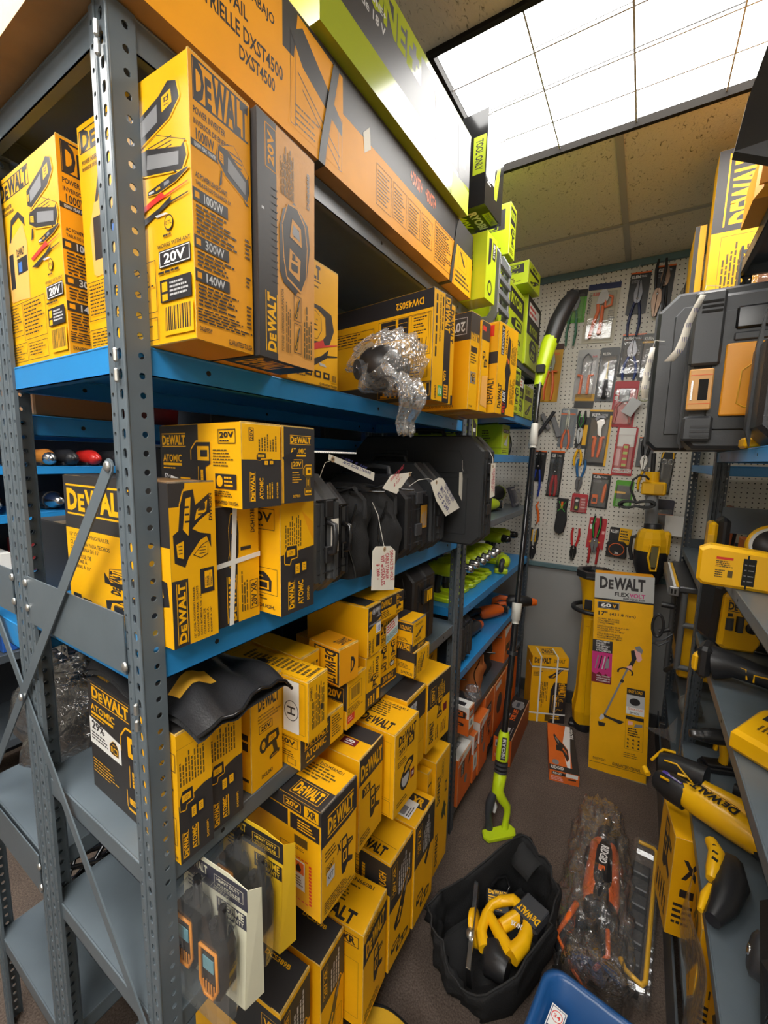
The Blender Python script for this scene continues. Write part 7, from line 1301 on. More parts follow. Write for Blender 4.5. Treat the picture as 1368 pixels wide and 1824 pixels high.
# ================================================================== PEGBOARD TOOLS
YP = YW - .0025; TL = R(3.2)
def pliers(t, L, jf=.42, sp=.024, jm=DSTEEL, gm=TRED, up=True, y=-.012, th=.008, collar=False, nose=.013, gr=.0075):
    """jaws at the top (up) or hanging by the handles; origin at the top of the tool"""
    J = L * jf; f = (lambda z: -z) if up else (lambda z: -L + z)
    for s in (-1, 1):
        b = MB(); b.prism([(s * .0012, f(0)), (s * nose * .45, f(.004)), (s * nose * 1.25, f(J * .55)), (s * nose, f(J * .85)), (s * nose * .6, f(J)), (s * .0008, f(J))], y - th / 2, y + th / 2, jm, 'y', bev=.0012); b.build('jaw', t)
        b = MB(); b.tube([(s * nose * .6, y, f(J * .96)), (s * sp * .8, y, f(J + (L - J) * .3)), (s * sp, y, f(J + (L - J) * .65)), (s * sp * .8, y, f(L))], [gr * .8, gr, gr, gr * .75], gm, 8)
        if collar: b.tube([(s * nose * .3, y, f(J * .98)), (s * nose * 2.2, y, f(J * 1.0))], gr * .75, gm, 8)
        b.build('handle', t)
    b = MB(); b.lathe((0, y - th / 2, f(J * .8)), (0, -1, 0), [(0, .006), (.0015, .006), (.002, .001)], STEEL, 10); b.build('pivot', t)
def card(t, w, h, m, draw=None, y=-.002, shell=True, inset=.08, name='card'):
    b = MB(); b.prism([(-w / 2, -h), (w / 2, -h), (w / 2, -.006), (w / 2 - .006, 0), (-w / 2 + .006, 0), (-w / 2, -.006)], y - .001, y, m, 'y'); g = G(b, (-w / 2, y - .001, -h), (w, 0, 0), (0, 0, h), (0, -1, 0))
    if draw: draw(g)
    b.build(name, t)
    if shell: b = MB(); b.prism([(-w * (.5 - inset), -h * .95), (w * (.5 - inset), -h * .95), (w * (.5 - inset), -h * .16), (-w * (.5 - inset), -h * .16)], y - .030, y - .0015, CLEAR, 'y', bev=.008); b.build('clear_shell', t)
PN = [0]
def peg(name, label, cx, zt, cat='hand tool', tilt=1.0, dy=0.0):
    PN[0] += 1; return thing(name, label, cat, (cx, YP - dy - .0013 * (PN[0] % 5), zt), (0, TL * tilt, 0))
def hook(cx, z, n=0):
    t = thing('peg_hook', HK[n], 'hook', (cx, YP, z), group='pegboard hooks'); b = MB(); b.tube([(0, 0, .012), (0, -.004, .012), (0, -.006, .0), (0, -.045, -.003), (0, -.050, .006)], .0016, ZINC, 6); b.build('wire', t)
BC = mat('black_card', (.018, .018, .018), .4); YC = mat('amber_card', (.62, .33, .02), .45); RC = mat('red_card', (.48, .03, .04), .45); TANC = mat('tan_card', (.50, .47, .36), .45); GC = mat('green_card', (.10, .38, .03), .45); SC_ = mat('silver_card', (.42, .42, .42), .3); GYC = mat('grey_card', (.12, .125, .13), .45)
def kl(g): g.rect(0, .965, 1, 1, TORG); g.txt('KLEIN', .08, .86, .48, .93, WHT, .03); g.txt('TOOLS', .52, .87, .80, .92, SIL, .01); g.lines(.08, .74, .7, .82, 3, GRYP)
t = peg('carded_pliers', 'green handled ratchet cutters on a green card at the top left of the pegboard', .128, 2.640); card(t, .120, .19, GC, lambda g: g.rect(0, .78, 1, 1, BC)); pliers(t, .33, .38, .026, DSTEEL, TGRN, nose=.022, y=-.022); t.location.x = .140
t = peg('carded_crimper', 'large orange crimping tool in a tan blister card', .290, 2.650)
card(t, .172, .335, TANC, lambda g: (g.rect(0, .90, 1, 1, NAVY), g.txt('STAKON', .04, .50, .15, .82, INK, .02, 0, 90), g.txt('ABB', .15, .80, .38, .86, REDP, .03), g.lines(.72, .35, .95, .55, 5, GRYP)))
b = MB(); b.prism([(-.03, -.12), (-.024, -.075), (-.008, -.04), (.016, -.04), (.036, -.075), (.03, -.105), (.0, -.12)], -.026, -.012, SIL, 'y', bev=.003); b.build('jaw', t)
b = MB(); b.tube([(.028, -.02, -.075), (.052, -.02, -.085), (.050, -.02, -.13), (.020, -.02, -.14), (.016, -.02, -.10)], .007, TORG, 8); b.tube([(-.02, -.02, -.12), (-.016, -.02, -.16), (-.030, -.02, -.22), (-.045, -.02, -.31)], [.010, .009, .011, .009], TORG, 8); b.tube([(.006, -.02, -.13), (.008, -.02, -.2), (.004, -.02, -.29)], [.009, .010, .012], TORG, 8); b.build('handle', t)
t = peg('carded_pliers', 'blue handled side pliers on the top black card', .470, 2.676); card(t, .100, .225, BC, kl, shell=False); pliers(t, .30, .42, .028, DSTEEL, mat('dark_blue_grip', (.015, .025, .09), .4), nose=.018, y=-.016); t.location.z -= .0
for ch in t.children:
    if ch.name.startswith(('jaw', 'handle', 'pivot')): ch.location.z = -.045
t = peg('cable_cutter', 'long black cable shears hanging against the top trim', .566, 2.712, dy=.024); pliers(t, .30, .5, .022, mat('aged_blade', (.30, .20, .14), .4, .6), BLK, False, nose=.020); t2 = t
t = peg('carded_pliers', 'pair of dark pliers on a black card right of the long shears', .590, 2.690); card(t, .085, .24, BC, kl, shell=False); pliers(t, .27, .42, .02, mat('aged_blade', (1, 1, 1)), BLK, nose=.018)
t = peg('carded_pliers', 'orange handled insulated pliers on an amber card', .037, 2.338); card(t, .104, .355, YC, lambda g: (g.rect(0, .90, 1, 1, mat('brown_print', (.06, .02, .01))), g.txt('Knipex', .45, .80, .85, .86, TORG, .01)), shell=False); pliers(t, .30, .42, .026, STEEL, GRIPO, collar=True, nose=.018, y=-.018)
for ch in t.children:
    if ch.name.startswith(('jaw', 'handle', 'pivot')): ch.location = (-.006, 0, -.045)
t = peg('carded_pliers', 'orange handled cutters with loop jaws on a silver card', .234, 2.282); card(t, .120, .305, SC_, lambda g: g.txt('RACK', .7, .84, .92, .88, REDP)); b = MB()
b.tube([(-.026, -.018, -.155), (-.026, -.018, -.06), (-.012, -.018, -.038), (0, -.018, -.028), (.012, -.018, -.038), (.026, -.018, -.06), (.026, -.018, -.155)], .0035, DSTEEL, 6); b.build('jaw', t)
for s in (-1, 1): b = MB(); b.tube([(s * .044, -.018, -.152), (s * .02, -.018, -.158), (s * .02, -.018, -.20), (s * .022, -.018, -.265)], [.007, .009, .008, .008], GRIPO, 8); b.build('handle', t)
t = peg('card_pack', 'amber and black card showing below the silver card', .230, 2.02); card(t, .110, .085, YC, lambda g: g.rect(0, 0, 1, .5, BC), shell=False); t.location.y += .0008
t = peg('carded_screwdriver', 'black handled screwdriver on a dark grey card', .350, 2.280); card(t, .102, .31, GYC, lambda g: g.txt('KLEIN', .15, .86, .55, .91, WHT, .02), y=-.002); b = MB(); b.tube([(0, -.018, -.185), (0, -.018, -.20), (0, -.018, -.285), (0, -.018, -.295)], [.011, .016, .017, .012], BLK, 10); b.build('handle', t); b = MB(); b.tube([(0, -.018, -.08), (0, -.018, -.16), (0, -.018, -.185)], [.003, .005, .010], mat('brass', (.45, .33, .08), .3, .9), 8); b.build('shaft', t)
t = peg('carded_pliers', 'blue handled crimper on a black card in the third column', .466, 2.344); card(t, .118, .24, BC, kl); pliers(t, .22, .42, .034, DSTEEL, GRIPB, nose=.022, y=-.018); [setattr(ch, 'location', (0, 0, -.04)) for ch in t.children if ch.name.startswith(('jaw', 'handle', 'pivot'))]
t = peg('carded_tool', 'partly hidden grey card tucked behind the large black case', .548, 2.335); card(t, .075, .26, GYC, lambda g: (g.rect(0, .80, 1, .84, TYEL), g.txt('KLEIN', .1, .86, .7, .93, WHT, .02)))
t = peg('carded_crimper', 'grey headed crimper on a tall red card', .452, 2.080); card(t, .124, .265, RC, lambda g: (g.rect(.06, .72, .2, .8, WHT), g.rect(.06, .6, .2, .68, WHT), g.rect(.8, .6, .96, .82, PNKP)))
b = MB(); b.box(-.030, -.028, -.12, .022, -.010, -.045, GRYP, .003); b.build('jaw', t)
for s in (-1, 1): b = MB(); b.tube([(s * .012 - .004, -.018, -.12), (s * .040, -.018, -.15), (s * .034, -.018, -.18), (s * .040, -.018, -.24)], [.008, .008, .008, .008], GRIPR, 8); b.build('handle', t)
t = peg('cable_coil', 'white labelled coil of cable beside the red card', .548, 2.03, 'cable', dy=.02); b = MB(); b.tube([(.032 * math.cos(k * .55), -.012 - .0008 * k, -.04 + .036 * math.sin(k * .55)) for k in range(26)], .0035, mat('cream_cable', (.45, .45, .28), .5), 6); b.build('coil', t); b = MB(); b.box(-.03, -.03, -.17, .03, -.027, -.075, SC_); b.build('label_card', t, rot=(0, R(28), 0))
t = peg('quick_clamp', 'grey plastic clamp hanging diagonally left of the pegboard', .015, 1.93, 'clamp'); b = MB(); b.tube([(.05, -.03, -.01), (.0, -.03, -.10), (-.045, -.03, -.18)], .011, DGR, 8); b.build('bar', t); b = MB(); b.box(-.045, -.028, -.12, -.020, -.008, -.01, GRYP, .004); b.build('fixed_jaw', t, rot=(0, R(-28), 0)); b = MB(); b.box(.006, -.028, -.19, .036, -.008, -.06, GRYP, .004); b.build('sliding_jaw', t, rot=(0, R(-24), 0))
t = peg('carded_pliers', 'orange handled long nose pliers on a clear backed card', .150, 1.936); card(t, .094, .24, mat('pale_blue_card', (.20, .23, .26), .4), lambda g: (g.txt('KLEIN', .1, .9, .5, .96, WHT, .02), g.rect(0, .84, .9, .87, TORG))); pliers(t, .25, .55, .022, STEEL, GRIPO, nose=.010, y=-.018)
t = peg('pliers', 'black and green pliers hanging upside down in the second column', .228, 1.915); pliers(t, .20, .5, .020, SIL, BLK, False, nose=.015, y=-.03); b = MB(); b.tube([(-.010, -.041, -.02), (-.012, -.041, -.07), (0, -.041, -.10), (.012, -.041, -.07), (.010, -.041, -.02)], .002, mat('bright_green_trim', (.05, .45, .05), .4), 6); b.build('green_trim', t)
t = peg('card_pack', 'black and yellow card behind the black and green pliers', .238, 1.88); card(t, .070, .19, BC, lambda g: g.rect(.55, .1, 1, .75, TYEL), shell=False)
t = peg('carded_pliers', 'large orange handled pump pliers on a black and yellow card', .330, 1.920); card(t, .126, .335, BC, lambda g: (g.rect(.90, 0, 1, .9, TYEL), g.rect(.0, .97, 1, 1, TYEL), g.txt('KLEIN', .12, .88, .5, .94, WHT, .03), g.txt('TOOLS', .54, .885, .8, .93, SIL)))
b = MB(); b.prism([(.02, -.165), (-.004, -.15), (-.012, -.09), (-.020, -.07), (.002, -.055), (.024, -.055), (.034, -.08), (.020, -.095), (.016, -.12)], -.026, -.012, STEEL, 'y', bev=.003); b.prism([(-.018, -.07), (-.030, -.055), (-.014, -.035), (.018, -.032), (.034, -.05), (.026, -.055), (.0, -.05)], -.024, -.014, DSTEEL, 'y', bev=.002); b.build('jaw', t)
for s in (-1, 1): b = MB(); b.tube([(s * .034 + .004, -.02, -.165), (s * .014 + .004, -.02, -.168)], .008, GRIPO, 8); b.tube([(s * .016 + .004, -.02, -.165), (s * .018 + .002, -.02, -.22), (s * .012, -.02, -.285)], [.010, .011, .008], GRIPO, 8); b.build('handle', t)
t = peg('pliers', 'yellow and black pliers hanging below the green ones', .226, 1.712, dy=.012); pliers(t, .13, .25, .020, DSTEEL, TYEL, True, nose=.010, y=-.02)
t = peg('wire_stripper', 'blue handled wire stripper hanging by its handles', .244, 1.622, dy=.006); pliers(t, .205, .48, .024, DSTEEL, mat('mid_blue_grip', (.02, .13, .33), .4), False, nose=.017, y=-.012)
t = peg('carded_pliers', 'blue handled cable pliers on a black card at the left edge', -.008, 1.672); card(t, .082, .20, BC, kl, shell=False); pliers(t, .30, .42, .024, mat('blackened_steel', (.03, .03, .03), .3, .6), mat('royal_blue_grip', (.01, .04, .30), .4), nose=.017, y=-.016); t.location.z = 1.672
t = peg('carded_crimper', 'red handled crimper on a narrow black card', .100, 1.672); card(t, .082, .295, BC, kl); pliers(t, .27, .52, .016, mat('blackened_steel', (1, 1, 1)), GRIPR, nose=.013, y=-.018, gr=.010); [setattr(ch, 'location', (0, 0, -.02)) for ch in t.children if ch.name.startswith(('jaw', 'handle', 'pivot'))]
t = peg('carded_level', 'red torpedo level on a red and white blister card', .478, 1.815); card(t, .108, .285, RC, lambda g: (g.rect(.1, .6, .9, .98, WHT), g.rect(.05, .05, .95, .14, WHT), g.txt('MAGNETIC', .1, .07, .9, .12, REDP), g.rect(.08, .2, .3, .55, PNKP))); b = MB(); b.box(-.012, -.03, -.24, .022, -.012, -.10, TRED, .005); [b.box(-.006, -.0315, -.125 - k * .035, .016, -.030, -.11 - k * .035, mat('level_vial', (.45, .55, .10), .2)) for k in range(4)]; b.build('level_body', t)
t = peg('carded_pliers', 'green trimmed nippers on a card beside the yellow tool holder', .580, 1.755); card(t, .080, .17, GYC, kl, shell=False); pliers(t, .19, .45, .02, STEEL, BLK, False, nose=.016, y=-.018)
t = peg('pliers', 'yellow handled pliers half hidden by the yellow tool clamp', .583, 1.60); pliers(t, .15, .3, .022, DSTEEL, TYEL, True)
t = peg('carded_cutter', 'green carded cable tool behind the coiled black cord', .490, 1.500); card(t, .096, .16, GC, lambda g: (g.rect(.1, .3, .9, .8, BC), g.rect(0, .5, .6, .58, TYEL)))
t = peg('carded_tester', 'orange voltage testers on a black card at the middle right', .362, 1.537); card(t, .106, .215, BC, kl, shell=True); b = MB(); b.box(-.036, -.026, -.19, -.004, -.008, -.13, TORG, .004); b.box(-.030, -.027, -.175, -.010, -.026, -.15, BLK); b.build('outlet_tester', t); b = MB(); b.tube([(.030, -.016, -.06), (.028, -.016, -.08), (.022, -.016, -.175)], [.004, .010, .009], TORG, 8); b.build('pen_tester', t)
t = peg('carded_tester', 'small laser tool on a small square red card', .251, 1.405); card(t, .094, .118, RC, lambda g: g.lines(.6, .2, .95, .8, 4, PNKP)); b = MB(); b.box(-.026, -.026, -.105, .002, -.006, -.022, BLK, .006); b.box(-.020, -.0275, -.05, -.004, -.026, -.035, WHT); b.box(-.020, -.0275, -.095, -.004, -.026, -.078, mat('level_vial', (1, 1, 1))); b.build('tester_body', t)
t = peg('wire_stripper', 'black stripper with green cross trim below the narrow red handled card', .154, 1.372); b = MB(); b.prism([(-.034, 0), (.034, 0), (.030, -.07), (.040, -.14), (.030, -.215), (.010, -.232), (-.016, -.228), (-.030, -.20), (-.026, -.09)], -.03, -.008, BLK, 'y', bev=.005); b.build('body', t); b = MB(); b.tube([(-.020, -.031, -.02), (0, -.032, -.06), (.022, -.031, -.085)], .0022, mat('bright_green_trim', (1, 1, 1)), 6); b.tube([(.020, -.031, -.02), (0, -.032, -.06), (-.022, -.031, -.085)], .0022, mat('bright_green_trim', (1, 1, 1)), 6); b.box(-.006, -.033, -.065, .006, -.031, -.02, TORG); b.build('green_trim', t)
t = peg('folding_knife', 'orange jointed knife hanging at the left edge of the pegboard', .004, 1.340); b = MB(); b.tube([(0, -.012, 0), (-.012, -.012, -.03), (.004, -.012, -.07), (.012, -.012, -.12), (.004, -.012, -.15)], [.003, .007, .008, .008, .004], TORG, 8); b.build('handle', t); b = MB(); b.tube([(.004, -.012, -.14), (-.002, -.012, -.165)], .005, STEEL, 8); b.build('ring', t)
t = peg('aviation_snips', 'black snips with yellow handle tops at the lower left of the pegboard', -.006, 1.160); pliers(t, .215, .45, .022, BLK, DGR, False, nose=.020, y=-.018, gr=.009); b = MB(); b.tube([(-.012, -.028, -.01), (-.012, -.028, -.09)], .004, TYEL, 6); b.tube([(.010, -.028, -.01), (.010, -.028, -.09)], .004, TYEL, 6); b.build('yellow_trim', t)
t = peg('wire_stripper', 'red handled wire stripper hanging alone near the bottom trim', .244, 1.187); pliers(t, .215, .48, .022, mat('blackened_steel', (1, 1, 1)), mat('bright_red_grip', (.55, .03, .03), .35), False, nose=.017)
t = peg('carded_pliers', 'red handled pliers on a red card above the tower light', .365, 1.262); card(t, .098, .195, RC, lambda g: (g.rect(.08, .62, .28, .78, WHT), g.rect(.1, .84, .4, .9, PNKP), g.rect(.8, .5, .95, .6, PNKP)), shell=False); b = MB()
for s in (-1, 1): b.tube([(s * .006, -.014, -.15), (s * .024, -.014, -.20), (s * .022, -.014, -.29)], [.007, .008, .007], GRIPR, 8)
b.build('handle', t)
t = peg('pliers', 'grey pliers with green trimmed handles hung over the red card', .364, 1.278, dy=.018); pliers(t, .235, .42, .020, mat('grey_steel_tool', (.20, .21, .22), .35, .7), BLK, False, nose=.018); b = MB(); b.tube([(-.012, -.022, -.01), (-.020, -.022, -.07), (-.010, -.022, -.13)], .0022, mat('bright_green_trim', (1, 1, 1)), 6); b.tube([(.012, -.022, -.01), (.020, -.022, -.07), (.010, -.022, -.13)], .0022, mat('bright_green_trim', (1, 1, 1)), 6); b.build('green_trim', t); b = MB(); b.prism([(-.034, -.165), (0, -.15), (.034, -.165), (.012, -.175), (-.012, -.175)], -.010, -.004, TYEL, 'y'); b.build('yellow_guard', t)
t = peg('tape_measure', 'black tape measure with orange ring on a yellow and black card', .492, 1.212, 'tape measure'); card(t, .118, .11, BC, lambda g: (g.poly([(.45, 0), (.95, .12), (1, 1), (.45, 1)], TYEL), g.lines(.5, .3, .95, .9, 4, INK), g.txt('KLEIN', .06, .68, .4, .86, WHT, .02)), shell=False); b = MB(); b.prism([(-.062, -.175), (.044, -.178), (.050, -.165), (.040, -.095), (.025, -.080), (-.045, -.080), (-.062, -.095)], -.042, -.004, BLK, 'y', bev=.005); b.build('case', t); b = MB(); b.tube([(-.008 + .040 * math.cos(k * PI / 12), -.043, -.128 + .036 * math.sin(k * PI / 12)) for k in range(25)], .0025, TORG, 6); g = G(b, (-.016, -.0435, -.155), (.02, 0, 0), (0, 0, .012), (0, -1, 0)); g.txt('25', 0, 0, 1, 1, WHT, .03); b.build('orange_ring', t)
t = peg('carded_scissors', 'silver looped snips in a clear pack above the stool of shelves at right', .690, 1.67); card(t, .066, .24, BC, lambda g: (g.poly([(.1, 1), (.2, 1), (.1, .85), (.0, .85)], TYEL), g.poly([(.8, 1), (.9, 1), (.95, .85), (.85, .85)], TYEL))); b = MB()
for s in (-1, 1): b.tube([(s * .016 + .012 * math.cos(k * PI / 8), -.018, -.055 + .014 * math.sin(k * PI / 8)) for k in range(17)], .0028, STEEL, 6)
b.build('finger_loops', t); b = MB(); b.prism([(-.016, -.07), (.016, -.07), (.012, -.15), (-.012, -.15)], -.022, -.014, BLK, 'y'); b.build('blades', t); t['label'] = 'silver looped snips in a clear pack right of the grey pole'
t = peg('screwdriver_set', 'clear pack of yellow handled drivers behind the grey pole', .702, 1.400); card(t, .085, .32, mat('dark_card_print', (1, 1, 1)), lambda g: g.rect(0, .72, 1, .74, TORG)); b = MB(); [b.tube([(-.026 + .013 * k, -.014, -.20), (-.026 + .013 * k, -.014, -.26)], .004, TYEL, 6) for k in range(5)]; b.build('drivers', t)
HK = ['zinc wire hook above the tan blister card', 'zinc wire hook above the first black card at the top', 'zinc wire hook above the tall red crimper card', 'zinc wire hook above the pump pliers card', 'zinc wire hook above the orange tester card', 'bare zinc hook in the open middle of the pegboard', 'zinc wire hook above the green ratchet cutters', 'zinc wire hook above the silver card']
for n, (cx, z) in enumerate(((.283, 2.668), (.460, 2.692), (.445, 2.095), (.322, 1.94), (.355, 1.556), (.062, 1.20), (.128, 2.66), (.226, 2.30))): hook(cx, z, n)
# ================================================================== RIGHT HAND SIDE
# pole tool with yellow clamp and cord, standing behind the trimmer carton
t = thing('pole_saw_stand', 'grey pole carrying a yellow clamp and a yellow black power tool before the pegboard', 'power tool', (.648, 2.40, 0)); GP = mat('grey_tube_paint', (.26, .27, .28), .35)
b = MB(); b.tube([(.02, 0, .02), (.0, 0, .98)], .036, GP, 16); b.build('lower_tube', t)
b = MB(); b.tube([(-.012, 0, 1.27), (-.022, 0, 1.445)], .031, GP, 16); b.build('upper_tube', t)
b = MB(); b.lathe((0, 0, .0), (0, 0, 1), [(0, .08), (.02, .08), (.035, .045), (.05, .04)], BLK, 16); b.build('foot', t)
b = MB(); b.box(-.075, -.045, 1.435, .040, .035, 1.505, TYEL, .007); b.tube([(-.024, 0, 1.50), (-.026, 0, 1.56)], .030, TYEL, 14); b.box(-.015, -.047, 1.445, .025, -.044, 1.495, mat('amber_plastic', (.7, .38, .02), .4), .001); b.build('clamp', t)
b = MB(); b.tube([(-.030, 0, 1.56), (-.032, 0, 1.66)], .012, BLK, 10); b.build('stem', t)
b = MB(); b.lathe((-.003, 0, 1.245), (0, 0, 1), [(0, .044), (.03, .042), (.034, .034)], BLK, 16); b.build('collar', t)
b = MB(); b.tube([(0, 0, 1.25), (0, 0, 1.235), (0, 0, 1.20), (.0, 0, 1.16), (.0, 0, 1.12)], [.045, .066, .076, .080, .080], TYEL, 12, smooth=False); b.box(.02, -.04, 1.11, .085, .04, 1.24, TYEL, .012); b.build('motor_housing', t)
b = MB(); b.tube([(0, 0, 1.125), (0, -.003, 1.05), (.005, -.005, .99), (.01, -.005, .94)], [.083, .080, .062, .040], BLK, 14); b.build('grip', t)
b = MB(); b.tube([(-.004, -.084, 1.17), (-.012, -.088, 1.10), (.004, -.084, 1.03), (.030, -.078, 1.03), (.036, -.078, 1.17), (-.004, -.084, 1.17)], .006, TYEL, 8); b.box(.0, -.083, 1.05, .03, -.07, 1.16, mat('vent_mesh', (.12, .10, .03), .6)); b.build('vent_panel', t)
b = MB(); b.tube([(-.06, 0, 1.20), (-.095, 0, 1.19), (-.10, 0, 1.12), (-.085, 0, 1.06)], .010, BLK, 8); b.build('side_handle', t)
t = thing('cord_coil', 'coiled black power cord hanging from the yellow clamp', 'cable', (.560, 2.31, 1.385)); b = MB(); rn = random.Random(2)
for k in range(7):
    ph = .10 * math.sin(k * 1.7); sc = 1 + .10 * math.cos(k * 2.3)
    b.tube([(.078 * sc * math.cos(a * PI / 12) + .004 * math.sin(k), .016 - .0055 * k, (.010 + .018 * abs(math.cos(a * PI / 12)) * sc) * math.sin(a * PI / 12) + .006 * math.cos(a * PI / 12) + .012 * ph * math.cos(a * PI / 12) + .003 * math.sin(3 * k)) for a in range(25)], .0050, RUB, 6)
b.tube([(.0, .0, .0), (-.035, .0, .08), (-.028, .0, .13), (.0, .01, .155), (.03, .02, .15), (.045, .03, .135)], .006, RUB, 8); b.build('cord', t)
# near right unit: cases on the blue shelf
def rt_case(label, loc, yaw, W, H, D, m, m2, latch=None, cham=.05, cat='tool case'):
    """case with its broad face toward -y; x 0..W"""
    t = thing('tool_case', label, cat, loc, (0, 0, R(yaw)))
    P = [(0, cham * .5), (cham * .5, 0), (W, 0), (W, H), (cham, H), (0, H - cham)]
    b = MB(); b.prism(P, 0, D, m, 'y', bev=.010); b.build('shell', t)
    b = MB(); b.prism([(cham * .9, cham), (W, cham), (W, H - cham * .9), (cham * 1.3, H - cham * .9), (cham * .9, H - cham * 1.4)], -.006, .002, m2, 'y', bev=.003); b.build('raised_panel', t)
    b = MB(); b.prism([(-.006, cham * .4), (.004, 0), (.004, H), (-.006, H - cham)], D * .45, D * .56, m2, 'y'); b.build('seam_rim', t)
    return t
CS = mat('case_black', (.024, .026, .029), .38, bump=.08, bscale=220); CS2 = mat('case_charcoal', (.038, .041, .046), .42, bump=.08, bscale=220)
t = rt_case('large flat black case at the back of the right blue shelf', (.572, 1.30, 1.6457), 0, .42, .475, .13, CS, CS2)
t = rt_case('tough black box with amber latch and orange panel on the right blue shelf', (.655, 1.10, 1.6457), 0, .40, .395, .16, CS2, CS)
b = MB(); b.box(-.004, -.022, .215, .062, -.004, .40, CS2, .006); [b.box(.012, -.024, .345 + k * .012, .055, -.020, .351 + k * .012, HOLE) for k in range(3)]; b.build('upper_bracket', t)
b = MB(); b.box(-.004, -.022, .02, .062, -.004, .085, CS2, .006); [b.box(.014, -.024, .03 + k * .012, .055, -.020, .036 + k * .012, BLK) for k in range(3)]; b.build('lower_bracket', t)
AMB = mat('pale_amber_plastic', (.72, .36, .09), .35)
b = MB(); b.box(.0, -.030, .10, .052, -.016, .205, AMB, .003); b.box(.022, -.032, .125, .042, -.029, .178, HOLE); b.box(.006, -.034, .125, .010, -.029, .175, STEEL); b.box(.004, -.031, .115, .05, -.0295, .117, TORG); b.box(.004, -.031, .188, .05, -.0295, .19, TORG); b.build('latch', t)
b = MB(); b.box(.072, -.016, .085, .20, -.003, .265, mat('orange_yellow_plastic', (.80, .33, .015), .35), .003); b.tube([(.20, -.017, .21), (.125, -.017, .21), (.108, -.017, .195), (.105, -.017, .115), (.12, -.017, .105), (.20, -.017, .105)], .0018, mat('amber_plastic', (1, 1, 1)), 6); b.build('orange_panel', t)
b = MB(); b.box(.085, -.014, .30, .20, -.003, .355, BLKG, .005); b.box(.085, -.012, .272, .20, -.003, .292, CS2, .003); b.build('recessed_handle', t)
t = rt_case('glossy pebbled black case nearest the camera on the right blue shelf', (.768, .86, 1.6457), 0, .28, .30, .15, mat('pebbled_black', (.022, .022, .024), .28, bump=.35, bscale=420), CS, cham=.08)
b = MB(); b.box(.005, -.03, .185, .06, -.005, .235, mat('olive_clip_metal', (.12, .12, .07), .3, .7), .004); b.build('clip', t)
b = MB(); b.tube([(.02, -.004, .27), (.03, -.03, .31), (.08, -.03, .325), (.14, -.03, .32)], .013, mat('pebbled_black', (1, 1, 1)), 8); b.build('handle', t)
t = thing('power_tool', 'yellow plastic tool base showing below the pebbled case', 'power tool', (.775, 1.06, 1.6457)); b = MB(); b.box(0, -.045, 0, .14, .03, .026, TYEL, .005); b.box(.03, -.044, .012, .13, -.03, .034, BLK, .003); b.build('battery_foot', t)
def dtag(label, pts, y, wav): 
    t = thing('price_tag', label, 'price tag', (pts[0][0], y, pts[0][1])); n = len(pts); b = MB(); vs = []; fs = []
    for i, (x, z, w_) in enumerate(pts): vs += [(x - pts[0][0] - w_ / 2, wav * math.sin(i * .9), z - pts[0][1]), (x - pts[0][0] + w_ / 2, wav * math.sin(i * .9 + .5) + .008, z - pts[0][1])]
    for i in range(n - 1): fs.append((2 * i, 2 * i + 1, 2 * i + 3, 2 * i + 2))
    b.add(vs, fs, PAPER, True); b.build('paper', t, solid=.0006)
    b = MB(); rn = random.Random(4)
    for i in range(1, n - 1):
        for k in range(3):
            f = .25 + .25 * k; x = pts[i][0] - pts[0][0] + (f - .5) * pts[i][2]; z = pts[i][1] - pts[0][1]; b.add([(x, -.0035 + wav * math.sin(i * .9 + f * .5) + .008 * f - .001, z), (x + .0012, -.0035 + wav * math.sin(i * .9 + f * .5) + .008 * f - .001, z), (x + .0014, -.0035 + wav * math.sin(i * .9 + f * .5) + .008 * f - .001, z - .012), (x + .0002, -.0035 + wav * math.sin(i * .9 + f * .5) + .008 * f - .001, z - .011)], [(0, 3, 2, 1)], BLUPEN)
    b.build('handwriting', t)
    b = MB(); b.tube([(0, 0, 0), (.004, -.004, .018), (.03, .004, .014)], .0008, STRING, 5); b.build('string', t); return t
dtag('curled cream tag hanging in front of the flat black case on the right', [(.664, 2.030, .012), (.652, 2.00, .014), (.640, 1.965, .016), (.634, 1.93, .018), (.626, 1.90, .020), (.606, 1.872, .022)], 1.05, .004)
dtag('cream tag with red mark on the left edge of the flat black case', [(.566, 1.965, .012), (.562, 1.93, .016), (.556, 1.89, .018), (.553, 1.85, .018), (.557, 1.81, .016)], 1.28, .004)
# things high on the right
t = carton('tool_carton', 'black carton with vertical yellow logo standing near the ceiling at right', 'box', .95, 1.625, 2.1412, .245, .12, .53, 0, None, lambda g: (g.rect(0, .50, 1, 1, INK2), g.rect(.12, .53, .14, .97, YEL), g.sub(.16, .53, .60, .97).txt('DEWALT', .05, .02, .95, .98, YEL, .04, 0, 90), g.rect(.62, .53, .64, .97, YEL), g.lines(.15, .1, .5, .45, 8, INKG, 90), g.frame(.12, .05, .6, .47, INKG, .001)), edge=WORNK)
carton('tool_carton', 'thin yellow black carton left of the vertical logo carton near the ceiling', 'box', .700, 1.76, 2.1412, .035, .30, .36, 0, lambda g: g.rect(0, 0, 1, 1, YEL2), lambda g: g.rect(0, 0, .4, 1, INK2))
t = thing('plastic_bag', 'plastic wrapped yellow and black goods at the left end of the high right shelf', 'plastic bag', (.80 - .10, 2.28, 2.1412)); b = MB(); b.box(-.03, -.12, .002, .06, .12, .30, YEL2, .01); b.box(-.035, -.13, .002, -.028, .10, .30, INK2, .002); b.build('wrapped_carton', t); b = MB(); b.grid(crumple(.01, 0, .17, .07, .15, .175, 31, .2), 26, 18, BAGF, False, True); b.build('film', t)
